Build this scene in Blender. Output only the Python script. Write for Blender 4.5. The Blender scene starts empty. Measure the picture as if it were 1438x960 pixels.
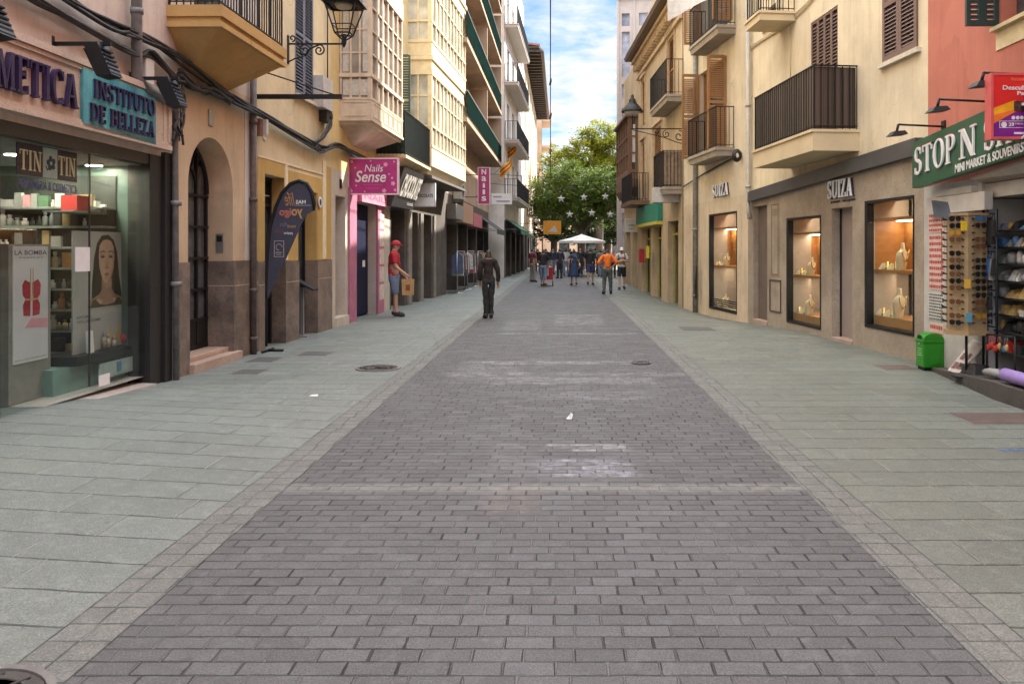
import bpy, bmesh, math, random
from mathutils import Vector, Matrix
random.seed(11)
S = bpy.context.scene
COL = S.collection
# photograph measurements (1438 x 960 px): vanishing point, focal length in px, eye height
F, CX, CY, H = 1150.0, 785.0, 350.0, 1.63
R = math.radians

def P(px, py, Y):
    return Vector(((px - CX) * Y / F, Y, H - (py - CY) * Y / F))

class Frame:
    """A vertical plane from A to B (plan points); s runs along it, d out of it (towards the viewer of it), z up."""
    def __init__(f, A, B):
        f.A = Vector((A[0], A[1])); f.B = Vector((B[0], B[1]))
        f.L = (f.B - f.A).length
        f.t = (f.B - f.A).normalized(); f.n = Vector((f.t.y, -f.t.x))
    def w(f, s, d, z):
        q = f.A + f.t * s + f.n * d
        return Vector((q.x, q.y, z))
    def s(f, px, d=0.0):
        k = (px - CX) / F
        O = f.A + f.n * d
        den = f.t.x - k * f.t.y
        return (k * O.y - O.x) / den
    def Y(f, px, d=0.0):
        return (f.A + f.n * d + f.t * f.s(px, d)).y
    def z(f, px, py, d=0.0):
        return H - (py - CY) * f.Y(px, d) / F
    def ang(f):
        return math.atan2(f.t.y, f.t.x)

def ident(x, y, z): return Vector((x, y, z))

class MB:
    def __init__(b, fr=None):
        b.v = []; b.f = []; b.m = []; b.sm = []
        b.fr = fr.w if isinstance(fr, Frame) else (fr or ident)
    def add(b, vs, fs, mi=0, smooth=False, fr=None):
        o = len(b.v); g = fr or b.fr
        b.v += [g(*p) for p in vs]
        for f in fs:
            b.f.append([i + o for i in f]); b.m.append(mi); b.sm.append(smooth)
        return b
    def box(b, x0, x1, y0, y1, z0, z1, mi=0):
        vs = [(x0,y0,z0),(x1,y0,z0),(x1,y1,z0),(x0,y1,z0),(x0,y0,z1),(x1,y0,z1),(x1,y1,z1),(x0,y1,z1)]
        return b.add(vs, [(0,3,2,1),(4,5,6,7),(0,1,5,4),(1,2,6,5),(2,3,7,6),(3,0,4,7)], mi)
    def hexa(b, lo, hi, mi=0):
        """lo, hi: two 4-point loops"""
        return b.add(list(lo) + list(hi), [(3,2,1,0),(4,5,6,7),(0,1,5,4),(1,2,6,5),(2,3,7,6),(3,0,4,7)], mi)
    def prism(b, poly, d0, d1, mi=0, ax='xz', smooth=False):
        n = len(poly)
        if ax == 'xz': vs = [(p[0], d0, p[1]) for p in poly] + [(p[0], d1, p[1]) for p in poly]
        elif ax == 'xy': vs = [(p[0], p[1], d0) for p in poly] + [(p[0], p[1], d1) for p in poly]
        else: vs = [(d0, p[0], p[1]) for p in poly] + [(d1, p[0], p[1]) for p in poly]
        fs = [list(range(n)), list(range(2*n-1, n-1, -1))]
        b.add(vs, fs, mi)
        b.add(vs, [(i, (i+1) % n, n + (i+1) % n, n + i) for i in range(n)], mi, smooth)
        return b
    def quad(b, a, c, d, e, mi=0): return b.add([a, c, d, e], [(0,1,2,3)], mi)
    def tube(b, path, r, n=8, mi=0, smooth=True, cap=True):
        pts = [Vector(p) for p in path]; N = len(pts)
        rr = r if isinstance(r, (list, tuple)) else [r] * N
        vs = []; fs = []
        prev = None
        for i, p in enumerate(pts):
            t = (pts[min(i+1, N-1)] - pts[max(i-1, 0)])
            if t.length < 1e-9: t = Vector((0,0,1))
            t.normalize()
            if prev is None:
                u = t.orthogonal().normalized()
            else:
                u = prev - t * prev.dot(t)
                u = u.normalized() if u.length > 1e-6 else t.orthogonal().normalized()
            prev = u; w = t.cross(u)
            for k in range(n):
                a = 2 * math.pi * k / n
                vs.append(tuple(p + (u * math.cos(a) + w * math.sin(a)) * rr[i]))
        for i in range(N - 1):
            for k in range(n):
                fs.append((i*n + k, i*n + (k+1) % n, (i+1)*n + (k+1) % n, (i+1)*n + k))
        b.add(vs, fs, mi, smooth)
        if cap: b.add(vs[:n] , [list(range(n-1, -1, -1))], mi); b.add(vs[-n:], [list(range(n))], mi)
        return b
    def lathe(b, prof, c=(0,0,0), n=16, mi=0, smooth=True, sx=1, sy=1):
        vs = []; fs = []
        for (r, z) in prof:
            for k in range(n):
                a = 2 * math.pi * k / n
                vs.append((c[0] + r * math.cos(a) * sx, c[1] + r * math.sin(a) * sy, c[2] + z))
        m = len(prof)
        for i in range(m - 1):
            for k in range(n):
                fs.append((i*n + k, i*n + (k+1) % n, (i+1)*n + (k+1) % n, (i+1)*n + k))
        b.add(vs, fs, mi, smooth)
        if prof[0][0] > 1e-4: b.add(vs[:n], [list(range(n-1,-1,-1))], mi)
        if prof[-1][0] > 1e-4: b.add(vs[-n:], [list(range(n))], mi)
        return b
    def ball(b, c, rx, ry=None, rz=None, n=12, m=8, mi=0):
        ry = ry or rx; rz = rz or rx
        prof = [(math.sin(math.pi * i / m), -math.cos(math.pi * i / m)) for i in range(m + 1)]
        vs = []; fs = []
        for (r, z) in prof:
            for k in range(n):
                a = 2 * math.pi * k / n
                vs.append((c[0] + max(r, 1e-4) * math.cos(a) * rx, c[1] + max(r, 1e-4) * math.sin(a) * ry, c[2] + z * rz))
        for i in range(m):
            for k in range(n):
                fs.append((i*n + k, i*n + (k+1) % n, (i+1)*n + (k+1) % n, (i+1)*n + k))
        return b.add(vs, fs, mi, True)
    def xform(b, fn, start=0):
        for i in range(start, len(b.v)): b.v[i] = fn(b.v[i])
        return b
    def bounds(b):
        xs = [v.x for v in b.v]; ys = [v.y for v in b.v]; zs = [v.z for v in b.v]
        return min(xs), max(xs), min(ys), max(ys), min(zs), max(zs)
    def build(b, name, mats, parent=None, org=None, bevel=0, recalc=True):
        """link as ONE mesh object; verts are in world coordinates, or local to the parent's place"""
        if name == 'window_panes':          # each window its own part
            for i in range(0, len(b.v), 8):
                c = MB(); c.v = b.v[i:i+8]; c.f = [[k - i for k in f] for f in b.f if i <= f[0] < i+8]; c.m = [0]*len(c.f); c.sm = [False]*len(c.f); o = c.build('window', mats, parent)
            return o
        off = Vector((0, 0, 0))
        if parent is not None:
            q = parent
            while q is not None:
                off = off + q.location; q = q.parent
        loc = Vector(org) if org is not None else Vector((0, 0, 0))
        me = bpy.data.meshes.new(name)
        me.from_pydata([tuple(v - off - loc) for v in b.v], [], b.f)
        if not isinstance(mats, (list, tuple)): mats = [mats]
        for m in mats: me.materials.append(m)
        me.polygons.foreach_set('material_index', b.m)
        me.polygons.foreach_set('use_smooth', b.sm)
        if recalc or bevel:
            bm = bmesh.new(); bm.from_mesh(me)
            bmesh.ops.remove_doubles(bm, verts=bm.verts, dist=1e-5)
            if recalc: bmesh.ops.recalc_face_normals(bm, faces=bm.faces)
            if bevel:
                es = [e for e in bm.edges if len(e.link_faces) == 2 and e.calc_face_angle(0) > 0.6]
                bmesh.ops.bevel(bm, geom=es, offset=bevel, segments=2, affect='EDGES', profile=0.6, clamp_overlap=True)
            bm.to_mesh(me); bm.free()
        me.update()
        o = bpy.data.objects.new(name, me); COL.objects.link(o)
        o.location = loc
        if parent is not None: o.parent = parent
        return o

def tag(o, label=None, cat=None, group=None, kind=None):
    if label: o['label'] = label
    if cat: o['category'] = cat
    if group: o['group'] = group
    if kind: o['kind'] = kind
    return o

def thing(name, label, cat, loc=(0,0,0), group=None):
    o = bpy.data.objects.new(name, None); COL.objects.link(o)
    o.location = loc; o.empty_display_size = 0.2
    return tag(o, label, cat, group)

def solo(name, mb, mats, label, cat, group=None, bevel=0):
    x0,x1,y0,y1,z0,z1 = mb.bounds()
    o = mb.build(name, mats, None, ((x0+x1)/2, (y0+y1)/2, z0), bevel)
    return tag(o, label, cat, group)

def setting(name, mb, mats, kind='structure', recalc=False):
    o = mb.build(name, mats, None, recalc=recalc); o['kind'] = kind
    return o

def kids(o): return [c for c in bpy.data.objects if c.parent == o]

def dup(root, loc=None, rz=0.0, label=None, group=None, sc=None):
    """a copy of a thing with copies of its parts and their sub-parts"""
    r = root.copy(); COL.objects.link(r)
    if loc is not None: r.location = loc
    r.rotation_euler = (0, 0, rz)
    if sc: r.scale = sc if isinstance(sc, tuple) else (sc, sc, sc)
    if label: r['label'] = label
    if group: r['group'] = group
    for ch in list(root.children):
        c = ch.copy(); COL.objects.link(c); c.parent = r
        for g in list(ch.children):
            e = g.copy(); COL.objects.link(e); e.parent = c
    return r

# ---------- writing ----------
_tc = {}
def _text_geo(txt, bold=0.0, shear=0.0, spacing=1.0):
    key = (txt, bold, shear, spacing)
    if key in _tc: return _tc[key]
    cu = bpy.data.curves.new('text', 'FONT'); cu.body = txt; cu.offset = bold; cu.shear = shear
    cu.space_character = spacing; cu.resolution_u = 4; cu.extrude = 0.0
    o = bpy.data.objects.new('text', cu); COL.objects.link(o)
    dg = bpy.context.evaluated_depsgraph_get(); dg.update()
    me = bpy.data.meshes.new_from_object(o.evaluated_get(dg))
    vs = [v.co.copy() for v in me.vertices]; fs = [list(p.vertices) for p in me.polygons]
    bpy.data.objects.remove(o); bpy.data.curves.remove(cu); bpy.data.meshes.remove(me)
    x0 = min(v.x for v in vs); x1 = max(v.x for v in vs); y0 = min(v.y for v in vs); y1 = max(v.y for v in vs)
    vs = [((v.x-x0)/(x1-x0), (v.y-y0)/(y1-y0)) for v in vs]
    _tc[key] = (vs, fs, (x1-x0)/(y1-y0))
    return _tc[key]

def write(mb, txt, s0, s1, z0, z1, d, mi=0, bold=0.0, shear=0.0, spacing=1.0, thick=0.0, mirror=False, tilt=0.0):
    """flat or raised lettering that fills the rectangle s0..s1, z0..z1 of mb's frame, at distance d"""
    vs, fs, asp = _text_geo(txt, bold, shear, spacing)
    def pt(x, y, dd):
        x = 1 - x if mirror else x
        return (s0 + x*(s1-s0), dd, z0 + y*(z1-z0) + tilt*x)
    if thick <= 0:
        return mb.add([pt(x, y, d) for x, y in vs], fs, mi)
    n = len(vs)
    mb.add([pt(x, y, d+thick) for x, y in vs] , fs, mi)
    cnt = {}
    for f in fs:
        for i in range(len(f)):
            e = (f[i], f[(i+1) % len(f)]); cnt[tuple(sorted(e))] = cnt.get(tuple(sorted(e)), 0) + 1
    side = [e for e, c in cnt.items() if c == 1]
    mb.add([pt(x, y, d+thick) for x, y in vs] + [pt(x, y, d) for x, y in vs], [(a, c, c+n, a+n) for a, c in side], mi)
    return mb

def _arc(cx, cy, rx, ry, a0, a1, t0, t1, n=14):
    """band of an ellipse: t1 thick at its sides, t0 at its top and foot"""
    q = []
    for i in range(n + 1):
        a = R(a0 + (a1 - a0) * i / n); c, s_ = math.cos(a), math.sin(a)
        t = t0 + (t1 - t0) * abs(c) ** 1.5
        q.append(((cx + rx*c, cy + ry*s_), (cx + (rx - t)*c, cy + (ry - min(t, t0*1.2))*s_)))
    return [[q[i][0], q[i+1][0], q[i+1][1], q[i][1]] for i in range(n)]
def _bar(x0, y0, x1, y1, t):
    return [[(x0 - t/2, y0), (x0 + t/2, y0), (x1 + t/2, y1), (x1 - t/2, y1)]]
def _rc(x0, x1, y0, y1): return [[(x0, y0), (x1, y0), (x1, y1), (x0, y1)]]
K, T, Q = 0.17, 0.065, 0.06   # thick stem, thin stroke, serif height
def _ser(x, y, w=0.15): return _rc(x - w, x + w, y, y + Q)
def _stem(x): return _rc(x - K/2, x + K/2, 0, 1) + _ser(x, 0) + _ser(x, 1 - Q)
GLYPH = {
 'I': (0.40, _stem(0.2)),
 'T': (0.78, _rc(0.39-K/2, 0.39+K/2, 0, 1) + _ser(0.39, 0) + _rc(0.02, 0.76, 1-T, 1) + _rc(0.02, 0.07, 0.76, 1) + _rc(0.71, 0.76, 0.76, 1)),
 'E': (0.70, _rc(0.1, 0.1+K, 0, 1) + _rc(0.02, 0.64, 0, T) + _rc(0.02, 0.62, 1-T, 1) + _rc(0.2, 0.5, 0.49, 0.49+T) + _rc(0.59, 0.64, 0, 0.24) + _rc(0.57, 0.62, 0.76, 1) + _rc(0.46, 0.5, 0.4, 0.64)),
 'L': (0.68, _rc(0.1, 0.1+K, 0, 1) + _ser(0.185, 1-Q) + _rc(0.02, 0.64, 0, T) + _rc(0.59, 0.64, 0, 0.26)),
 'M': (1.02, _rc(0.12, 0.12+T, 0, 1) + _rc(0.76, 0.76+K, 0, 1) + _bar(0.2, 1, 0.5, 0, K) + _bar(0.5, 0, 0.78, 1, T) + _ser(0.15, 0, 0.12) + _ser(0.845, 0) + _rc(0.02, 0.26, 1-Q, 1) + _rc(0.74, 0.99, 1-Q, 1)),
 'N': (0.86, _rc(0.13, 0.13+T, 0, 1) + _rc(0.68, 0.68+T, 0, 1) + _bar(0.17, 1, 0.7, 0, K) + _ser(0.16, 0, 0.13) + _rc(0.02, 0.2, 1-Q, 1) + _rc(0.58, 0.84, 1-Q, 1)),
 'A': (0.86, _bar(0.13, 0, 0.42, 1, T) + _bar(0.7, 0, 0.42, 1, K) + _rc(0.25, 0.6, 0.3, 0.3+T) + _ser(0.13, 0, 0.13) + _ser(0.71, 0, 0.15)),
 'Z': (0.74, _rc(0.06, 0.68, 1-T, 1) + _rc(0.05, 0.7, 0, T) + _bar(0.14, 0, 0.6, 1, K) + _rc(0.06, 0.11, 0.76, 1) + _rc(0.65, 0.7, 0, 0.25)),
 'H': (0.90, _rc(0.1, 0.1+K, 0, 1) + _rc(0.63, 0.63+K, 0, 1) + _rc(0.2, 0.7, 0.47, 0.47+T) + sum([_ser(x, y) for x in (0.185, 0.715) for y in (0, 1-Q)], [])),
 'U': (0.86, _rc(0.1, 0.1+K, 0.3, 1) + _rc(0.68, 0.68+T, 0.3, 1) + _arc(0.425, 0.32, 0.325, 0.33, 180, 360, 0.07, 0.14) + _ser(0.185, 1-Q) + _ser(0.71, 1-Q, 0.13)),
 'O': (0.90, _arc(0.45, 0.5, 0.41, 0.52, 0, 360, 0.06, 0.17, 26)),
 'C': (0.82, _arc(0.45, 0.5, 0.41, 0.52, 42, 318, 0.06, 0.17, 22) + _rc(0.69, 0.74, 0.7, 0.98)),
 'D': (0.88, _rc(0.1, 0.1+K, 0, 1) + _arc(0.36, 0.5, 0.47, 0.5, -90, 90, 0.06, 0.17) + _rc(0.02, 0.38, 0, T) + _rc(0.02, 0.38, 1-T, 1)),
 'B': (0.76, _rc(0.1, 0.1+K, 0, 1) + _arc(0.36, 0.76, 0.3, 0.24, -90, 90, 0.06, 0.15) + _arc(0.36, 0.27, 0.35, 0.27, -90, 90, 0.06, 0.16) + _rc(0.02, 0.38, 0, T) + _rc(0.02, 0.38, 1-T, 1) + _rc(0.2, 0.38, 0.48, 0.54)),
 'P': (0.72, _rc(0.1, 0.1+K, 0, 1) + _arc(0.36, 0.72, 0.32, 0.28, -90, 90, 0.06, 0.16) + _rc(0.02, 0.38, 1-T, 1) + _rc(0.2, 0.38, 0.44, 0.5) + _ser(0.185, 0)),
 'S': (0.66, _arc(0.33, 0.74, 0.27, 0.28, 40, 250, 0.07, 0.15) + _arc(0.33, 0.26, 0.28, 0.28, -140, 70, 0.07, 0.15) + _bar(0.42, 0.43, 0.25, 0.57, 0.22) + _rc(0.5, 0.55, 0.74, 0.98) + _rc(0.08, 0.13, 0.03, 0.27)),
 ' ': (0.4, []),
}
def serif(mb, txt, s0, s1, z0, z1, d, thick, mi=0, tilt=0.0, gap=0.06):
    """raised serif capitals, each stroke a hair prouder than the last so that no faces coincide"""
    tot = sum(GLYPH[c][0] for c in txt) + gap * (len(txt) - 1)
    x = 0.0
    for c in txt:
        w, polys = GLYPH[c]
        for k, q in enumerate(polys):
            pl = []
            for (a, b_) in q:
                u = (x + a) / tot
                pl.append((s0 + u*(s1-s0), z0 + b_*(z1-z0) + tilt*u))
            mb.prism(pl, d, d + thick + 0.0004 * (k % 7), mi)
        x += w + gap
    return mb

# ---------- facade with openings ----------
def facade(mb, s0, s1, z0, z1, holes, reveal=0.22, mi=0, mi_rev=None, z1b=None):
    """a wall face at d=0 with rectangular holes (s0,s1,z0,z1[,reveal]) and their reveals"""
    mi_rev = mi if mi_rev is None else mi_rev
    xs = sorted({s0, s1} | {min(max(h[i], s0), s1) for h in holes for i in (0, 1)})
    zs = sorted({z0, z1} | {min(max(h[i], z0), z1) for h in holes for i in (2, 3)})
    for i in range(len(xs) - 1):
        for j in range(len(zs) - 1):
            cx, cz = (xs[i] + xs[i+1]) / 2, (zs[j] + zs[j+1]) / 2
            if any(h[0] < cx < h[1] and h[2] < cz < h[3] for h in holes): continue
            mb.add([(xs[i],0,zs[j]),(xs[i+1],0,zs[j]),(xs[i+1],0,zs[j+1]),(xs[i],0,zs[j+1])], [(0,1,2,3)], mi)
    for h in holes:
        a, b_, c, e = h[:4]; r = h[4] if len(h) > 4 else reveal
        if a >= s0: mb.add([(a,0,c),(a,-r,c),(a,-r,e),(a,0,e)], [(0,1,2,3)], mi_rev)
        if b_ <= s1: mb.add([(b_,0,c),(b_,-r,c),(b_,-r,e),(b_,0,e)], [(0,1,2,3)], mi_rev)
        mb.add([(a,0,e),(b_,0,e),(b_,-r,e),(a,-r,e)], [(0,1,2,3)], mi_rev)
        mb.add([(a,0,c),(b_,0,c),(b_,-r,c),(a,-r,c)], [(0,1,2,3)], mi_rev)
    return mb
def shell(mb, s0, s1, z0, z1, back=7.0, mi=0, front=-0.02):
    """the sides, top and rear of the building behind its facade"""
    f = front
    mb.add([(s0,f,z0),(s0,-back,z0),(s0,-back,z1),(s0,f,z1)], [(0,1,2,3)], mi)
    mb.add([(s1,f,z0),(s1,-back,z0),(s1,-back,z1),(s1,f,z1)], [(0,1,2,3)], mi)
    mb.add([(s0,-back,z0),(s1,-back,z0),(s1,-back,z1),(s0,-back,z1)], [(0,1,2,3)], mi)
    mb.add([(s0,f,z1),(s1,f,z1),(s1,-back,z1),(s0,-back,z1)], [(0,1,2,3)], mi)
    return mb
def louvers(mb, s0, s1, z0, z1, d, t=0.035, mi=0, pitch=0.05, rail=0.05, mid=True, axis=None):
    """a louvred shutter leaf: stiles, rails and slanting slats"""
    mb.box(s0, s0+rail, d, d+t, z0, z1, mi); mb.box(s1-rail, s1, d, d+t, z0, z1, mi)
    rails = [z0, (z0+z1)/2 - rail/2, z1 - rail] if mid else [z0, z1 - rail]
    for zr in rails: mb.box(s0+rail, s1-rail, d+0.001, d+t-0.001, zr, zr+rail*1.3, mi)
    z = z0 + rail*1.3 + 0.01
    while z < z1 - rail - pitch:
        if not any(zr - pitch*0.9 < z < zr + rail*1.3 for zr in rails):
            mb.hexa([(s0+rail, d+t, z), (s1-rail, d+t, z), (s1-rail, d+t-0.004, z+0.008), (s0+rail, d+t-0.004, z+0.008)],
                    [(s0+rail, d+0.004, z+pitch*0.85), (s1-rail, d+0.004, z+pitch*0.85), (s1-rail, d, z+pitch*0.85+0.008), (s0+rail, d, z+pitch*0.85+0.008)], mi)
        z += pitch
    return mb
def railing(mb, pts, z0, z1, step=0.11, r=0.008, mi=0, top=0.018, bot=True):
    """bars and rails along a plan path in frame coordinates"""
    for i in range(len(pts) - 1):
        a, c = Vector(pts[i]), Vector(pts[i+1]); L = (c-a).length
        n = max(1, int(L/step))
        for k in range(n + (1 if i == len(pts)-2 else 0)):
            q = a.lerp(c, k/n); e = r*1.6 if k == 0 else r
            mb.box(q.x-e, q.x+e, q.y-e, q.y+e, z0, z1, mi)
        u = (c-a).normalized(); nn = Vector((-u.y, u.x))
        for (zz, w, h) in ([(z1, top, 0.02)] + ([(z0+0.05, 0.012, 0.015)] if bot else [])):
            A = a - u*w*0.5; B = c + u*w*0.5
            lo = [(A.x-nn.x*w, A.y-nn.y*w, zz), (B.x-nn.x*w, B.y-nn.y*w, zz), (B.x+nn.x*w, B.y+nn.y*w, zz), (A.x+nn.x*w, A.y+nn.y*w, zz)]
            mb.hexa(lo, [(p[0], p[1], zz+h) for p in lo], mi)
    return mb
# ---------- procedural materials ----------
class NT:
    def __init__(s, m):
        s.t = m.node_tree; s.n = s.t.nodes; s.l = s.t.links
    def node(s, typ, **kw):
        x = s.n.new(typ)
        for k, v in kw.items(): setattr(x, k, v)
        return x
    def put(s, sock, v):
        if hasattr(v, 'is_output'): s.l.new(v, sock)
        else: sock.default_value = v
    def math(s, op, a, b=None, c=None, clamp=False):
        x = s.node('ShaderNodeMath', operation=op); x.use_clamp = clamp
        s.put(x.inputs[0], a)
        if b is not None: s.put(x.inputs[1], b)
        if c is not None: s.put(x.inputs[2], c)
        return x.outputs[0]
    def noise(s, vec, scale, detail=3, rough=0.55):
        x = s.node('ShaderNodeTexNoise'); x.inputs['Scale'].default_value = scale
        x.inputs['Detail'].default_value = detail; x.inputs['Roughness'].default_value = rough
        if vec is not None: s.l.new(vec, x.inputs['Vector'])
        return x.outputs[0]
    def map(s, v, a, b, c=0.0, d=1.0):
        x = s.node('ShaderNodeMapRange'); s.put(x.inputs[0], v)
        for i, q in zip((1, 2, 3, 4), (a, b, c, d)): s.put(x.inputs[i], q)
        return x.outputs[0]
    def mix(s, f, a, b, typ='MIX'):
        x = s.node('ShaderNodeMix', data_type='RGBA', blend_type=typ)
        s.put(x.inputs[0], f)
        s.put(x.inputs[6], a if hasattr(a, 'is_output') else (*a[:3], 1)); s.put(x.inputs[7], b if hasattr(b, 'is_output') else (*b[:3], 1))
        return x.outputs[2]
    def comb(s, x, y, z=0.0):
        c = s.node('ShaderNodeCombineXYZ')
        for i, v in enumerate((x, y, z)): s.put(c.inputs[i], v)
        return c.outputs[0]
    def white(s, vec):
        w = s.node('ShaderNodeTexWhiteNoise', noise_dimensions='3D'); s.l.new(vec, w.inputs['Vector'])
        return w.outputs['Value']
    def pos(s): return s.node('ShaderNodeNewGeometry').outputs['Position']
    def stretch(s, vec, sc):
        m = s.node('ShaderNodeMapping'); m.inputs['Scale'].default_value = sc; s.l.new(vec, m.inputs['Vector'])
        return m.outputs[0]
    def bump(s, h, strength=0.3, dist=0.01):
        b = s.node('ShaderNodeBump'); b.inputs['Strength'].default_value = strength; b.inputs['Distance'].default_value = dist
        s.l.new(h, b.inputs['Height']); return b.outputs[0]

def srgb(r, g, b):
    f = lambda c: (c/255/12.92) if c/255 <= 0.04045 else ((c/255+0.055)/1.055)**2.4
    return (f(r), f(g), f(b))
def newmat(name):
    m = bpy.data.materials.new(name); m.use_nodes = True
    return m, NT(m), m.node_tree.nodes['Principled BSDF']

_mc = {}
def flat(name, c, rough=0.5, metal=0.0, var=0.12, scale=9.0, spec=0.5, bump=0.0):
    """paint, plastic, metal, cloth: a colour with a little wear"""
    if name in _mc: return _mc[name]
    m, n, p = newmat(name)
    f = n.noise(n.pos(), scale, 4)
    lo = tuple(x*(1-var) for x in c); hi = tuple(min(1, x*(1+var)) for x in c)
    n.l.new(n.mix(n.map(f, 0.3, 0.7), lo, hi), p.inputs['Base Color'])
    p.inputs['Roughness'].default_value = rough; p.inputs['Metallic'].default_value = metal
    p.inputs['Specular IOR Level'].default_value = spec
    if bump: n.l.new(n.bump(n.noise(n.pos(), scale*6, 3), bump, 0.01), p.inputs['Normal'])
    _mc[name] = m; return m

def stucco(name, c, dirt=None, amt=0.35, rough=0.9, bump=0.25, var=0.16):
    """plaster with blotches, fine grain and runs of grime"""
    if name in _mc: return _mc[name]
    m, n, p = newmat(name); v = n.pos()
    dirt = dirt or tuple(x*0.55 for x in c)
    a = n.noise(v, 0.9, 5, 0.6); g = n.noise(v, 30, 3)
    base = n.mix(n.map(a, 0.3, 0.7), tuple(x*(1-var) for x in c), tuple(min(1, x*(1+var)) for x in c))
    base = n.mix(n.map(g, 0.35, 0.7, 0, 0.12), base, tuple(x*0.7 for x in c))
    run = n.noise(n.stretch(v, (3.2, 3.2, 0.35)), 1.4, 6, 0.65)
    blot = n.noise(v, 2.6, 6, 0.7)
    f = n.math('MULTIPLY', n.map(run, 0.46, 0.72), n.map(blot, 0.32, 0.6))
    base = n.mix(n.math('MULTIPLY', f, amt), base, dirt)
    drip = n.noise(n.stretch(v, (11, 11, 0.28)), 1.0, 5, 0.6)
    base = n.mix(n.math('MULTIPLY', n.map(drip, 0.54, 0.74), n.map(n.noise(v, 0.8, 3), 0.42, 0.62, 0, amt*0.9)), base, dirt)
    patch = n.map(n.noise(v, 0.62, 4, 0.55), 0.585, 0.605)
    base = n.mix(n.math('MULTIPLY', patch, 0.35), base, tuple(min(1, x*1.14+.02) for x in c))
    vc = n.node('ShaderNodeTexVoronoi', feature='DISTANCE_TO_EDGE'); vc.inputs['Scale'].default_value = 0.55
    dv = n.node('ShaderNodeVectorMath', operation='ADD'); n.l.new(v, dv.inputs[0]); nz = n.node('ShaderNodeTexNoise'); nz.inputs['Scale'].default_value = 2.2; n.l.new(v, nz.inputs['Vector']); n.l.new(nz.outputs['Color'], dv.inputs[1]); n.l.new(dv.outputs[0], vc.inputs['Vector'])
    crack = n.math('MULTIPLY', n.map(vc.outputs['Distance'], 0.0, 0.006, 1, 0), n.map(n.noise(v, 0.5, 2), 0.5, 0.6))
    base = n.mix(n.math('MULTIPLY', crack, 0.6), base, tuple(x*.4 for x in c))
    n.l.new(base, p.inputs['Base Color'])
    p.inputs['Roughness'].default_value = rough; p.inputs['Specular IOR Level'].default_value = 0.25
    h = n.math('ADD', n.math('MULTIPLY', g, 0.4), n.math('MULTIPLY', n.noise(v, 6, 4), 1.0))
    n.l.new(n.bump(h, bump, 0.012), p.inputs['Normal'])
    _mc[name] = m; return m

def stone(name, c1, c2, c3, scale=3.0, rough=0.6, bump=0.15):
    """mottled dressed stone"""
    if name in _mc: return _mc[name]
    m, n, p = newmat(name); v = n.pos()
    a = n.noise(v, scale, 8, 0.72); b = n.noise(v, scale*0.35, 3); g = n.noise(v, 38, 3, .7)
    col = n.mix(n.map(a, 0.38, 0.62), c1, c2)
    col = n.mix(n.map(b, 0.45, 0.75, 0, 0.6), col, c3)
    col = n.mix(n.map(g, 0.48, 0.68, 0, 0.5), col, tuple(x*0.5 for x in c1))
    n.l.new(col, p.inputs['Base Color']); p.inputs['Roughness'].default_value = rough
    n.l.new(n.bump(n.math('ADD', a, n.math('MULTIPLY', g, 0.4)), bump, 0.01), p.inputs['Normal'])
    _mc[name] = m; return m

def wood(name, c, dark=0.6, rough=0.5, along=(9, 9, 0.7)):
    if name in _mc: return _mc[name]
    m, n, p = newmat(name); v = n.stretch(n.pos(), along)
    a = n.noise(v, 3.0, 5, 0.6)
    n.l.new(n.mix(n.map(a, 0.3, 0.7), tuple(x*dark for x in c), c), p.inputs['Base Color'])
    p.inputs['Roughness'].default_value = rough
    n.l.new(n.bump(a, 0.15, 0.004), p.inputs['Normal'])
    _mc[name] = m; return m

def glassmat(name, tint=(0.93, 0.97, 0.95), refl=.45):
    """clear shop glass: see-through with a fresnel reflection"""
    if name in _mc: return _mc[name]
    m = bpy.data.materials.new(name); m.use_nodes = True; n = NT(m); n.n.clear()
    out = n.node('ShaderNodeOutputMaterial'); tr = n.node('ShaderNodeBsdfTransparent'); gl = n.node('ShaderNodeBsdfGlossy')
    tr.inputs[0].default_value = (*tint, 1); gl.inputs['Roughness'].default_value = 0.02
    lw = n.node('ShaderNodeLayerWeight'); lw.inputs[0].default_value = .5
    fr_ = n.math('ADD', .04, n.math('MULTIPLY', n.math('POWER', lw.outputs['Facing'], 4.0), .6))
    mx = n.node('ShaderNodeMixShader')
    n.l.new(n.math('MULTIPLY', fr_, refl, clamp=True), mx.inputs[0]); n.l.new(tr.outputs[0], mx.inputs[1]); n.l.new(gl.outputs[0], mx.inputs[2])
    n.l.new(mx.outputs[0], out.inputs[0])
    _mc[name] = m; return m

def pane(name='pane', c=(0.05, 0.06, 0.065), rough=0.06):
    if name in _mc: return _mc[name]
    m, n, p = newmat(name)
    f = n.noise(n.pos(), 1.3, 3)
    n.l.new(n.mix(n.map(f, 0.35, 0.65), tuple(x*0.6 for x in c), tuple(x*1.5 for x in c)), p.inputs['Base Color'])
    p.inputs['Roughness'].default_value = rough; p.inputs['Specular IOR Level'].default_value = 0.8
    n.l.new(n.bump(n.noise(n.pos(), 2.0, 2), 0.05, 0.01), p.inputs['Normal'])
    _mc[name] = m; return m

def lit(name, c, e):
    """a lamp that is on"""
    if name in _mc: return _mc[name]
    m, n, p = newmat(name)
    p.inputs['Base Color'].default_value = (*c, 1); p.inputs['Emission Color'].default_value = (*c, 1); p.inputs['Emission Strength'].default_value = e
    _mc[name] = m; return m

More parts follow.
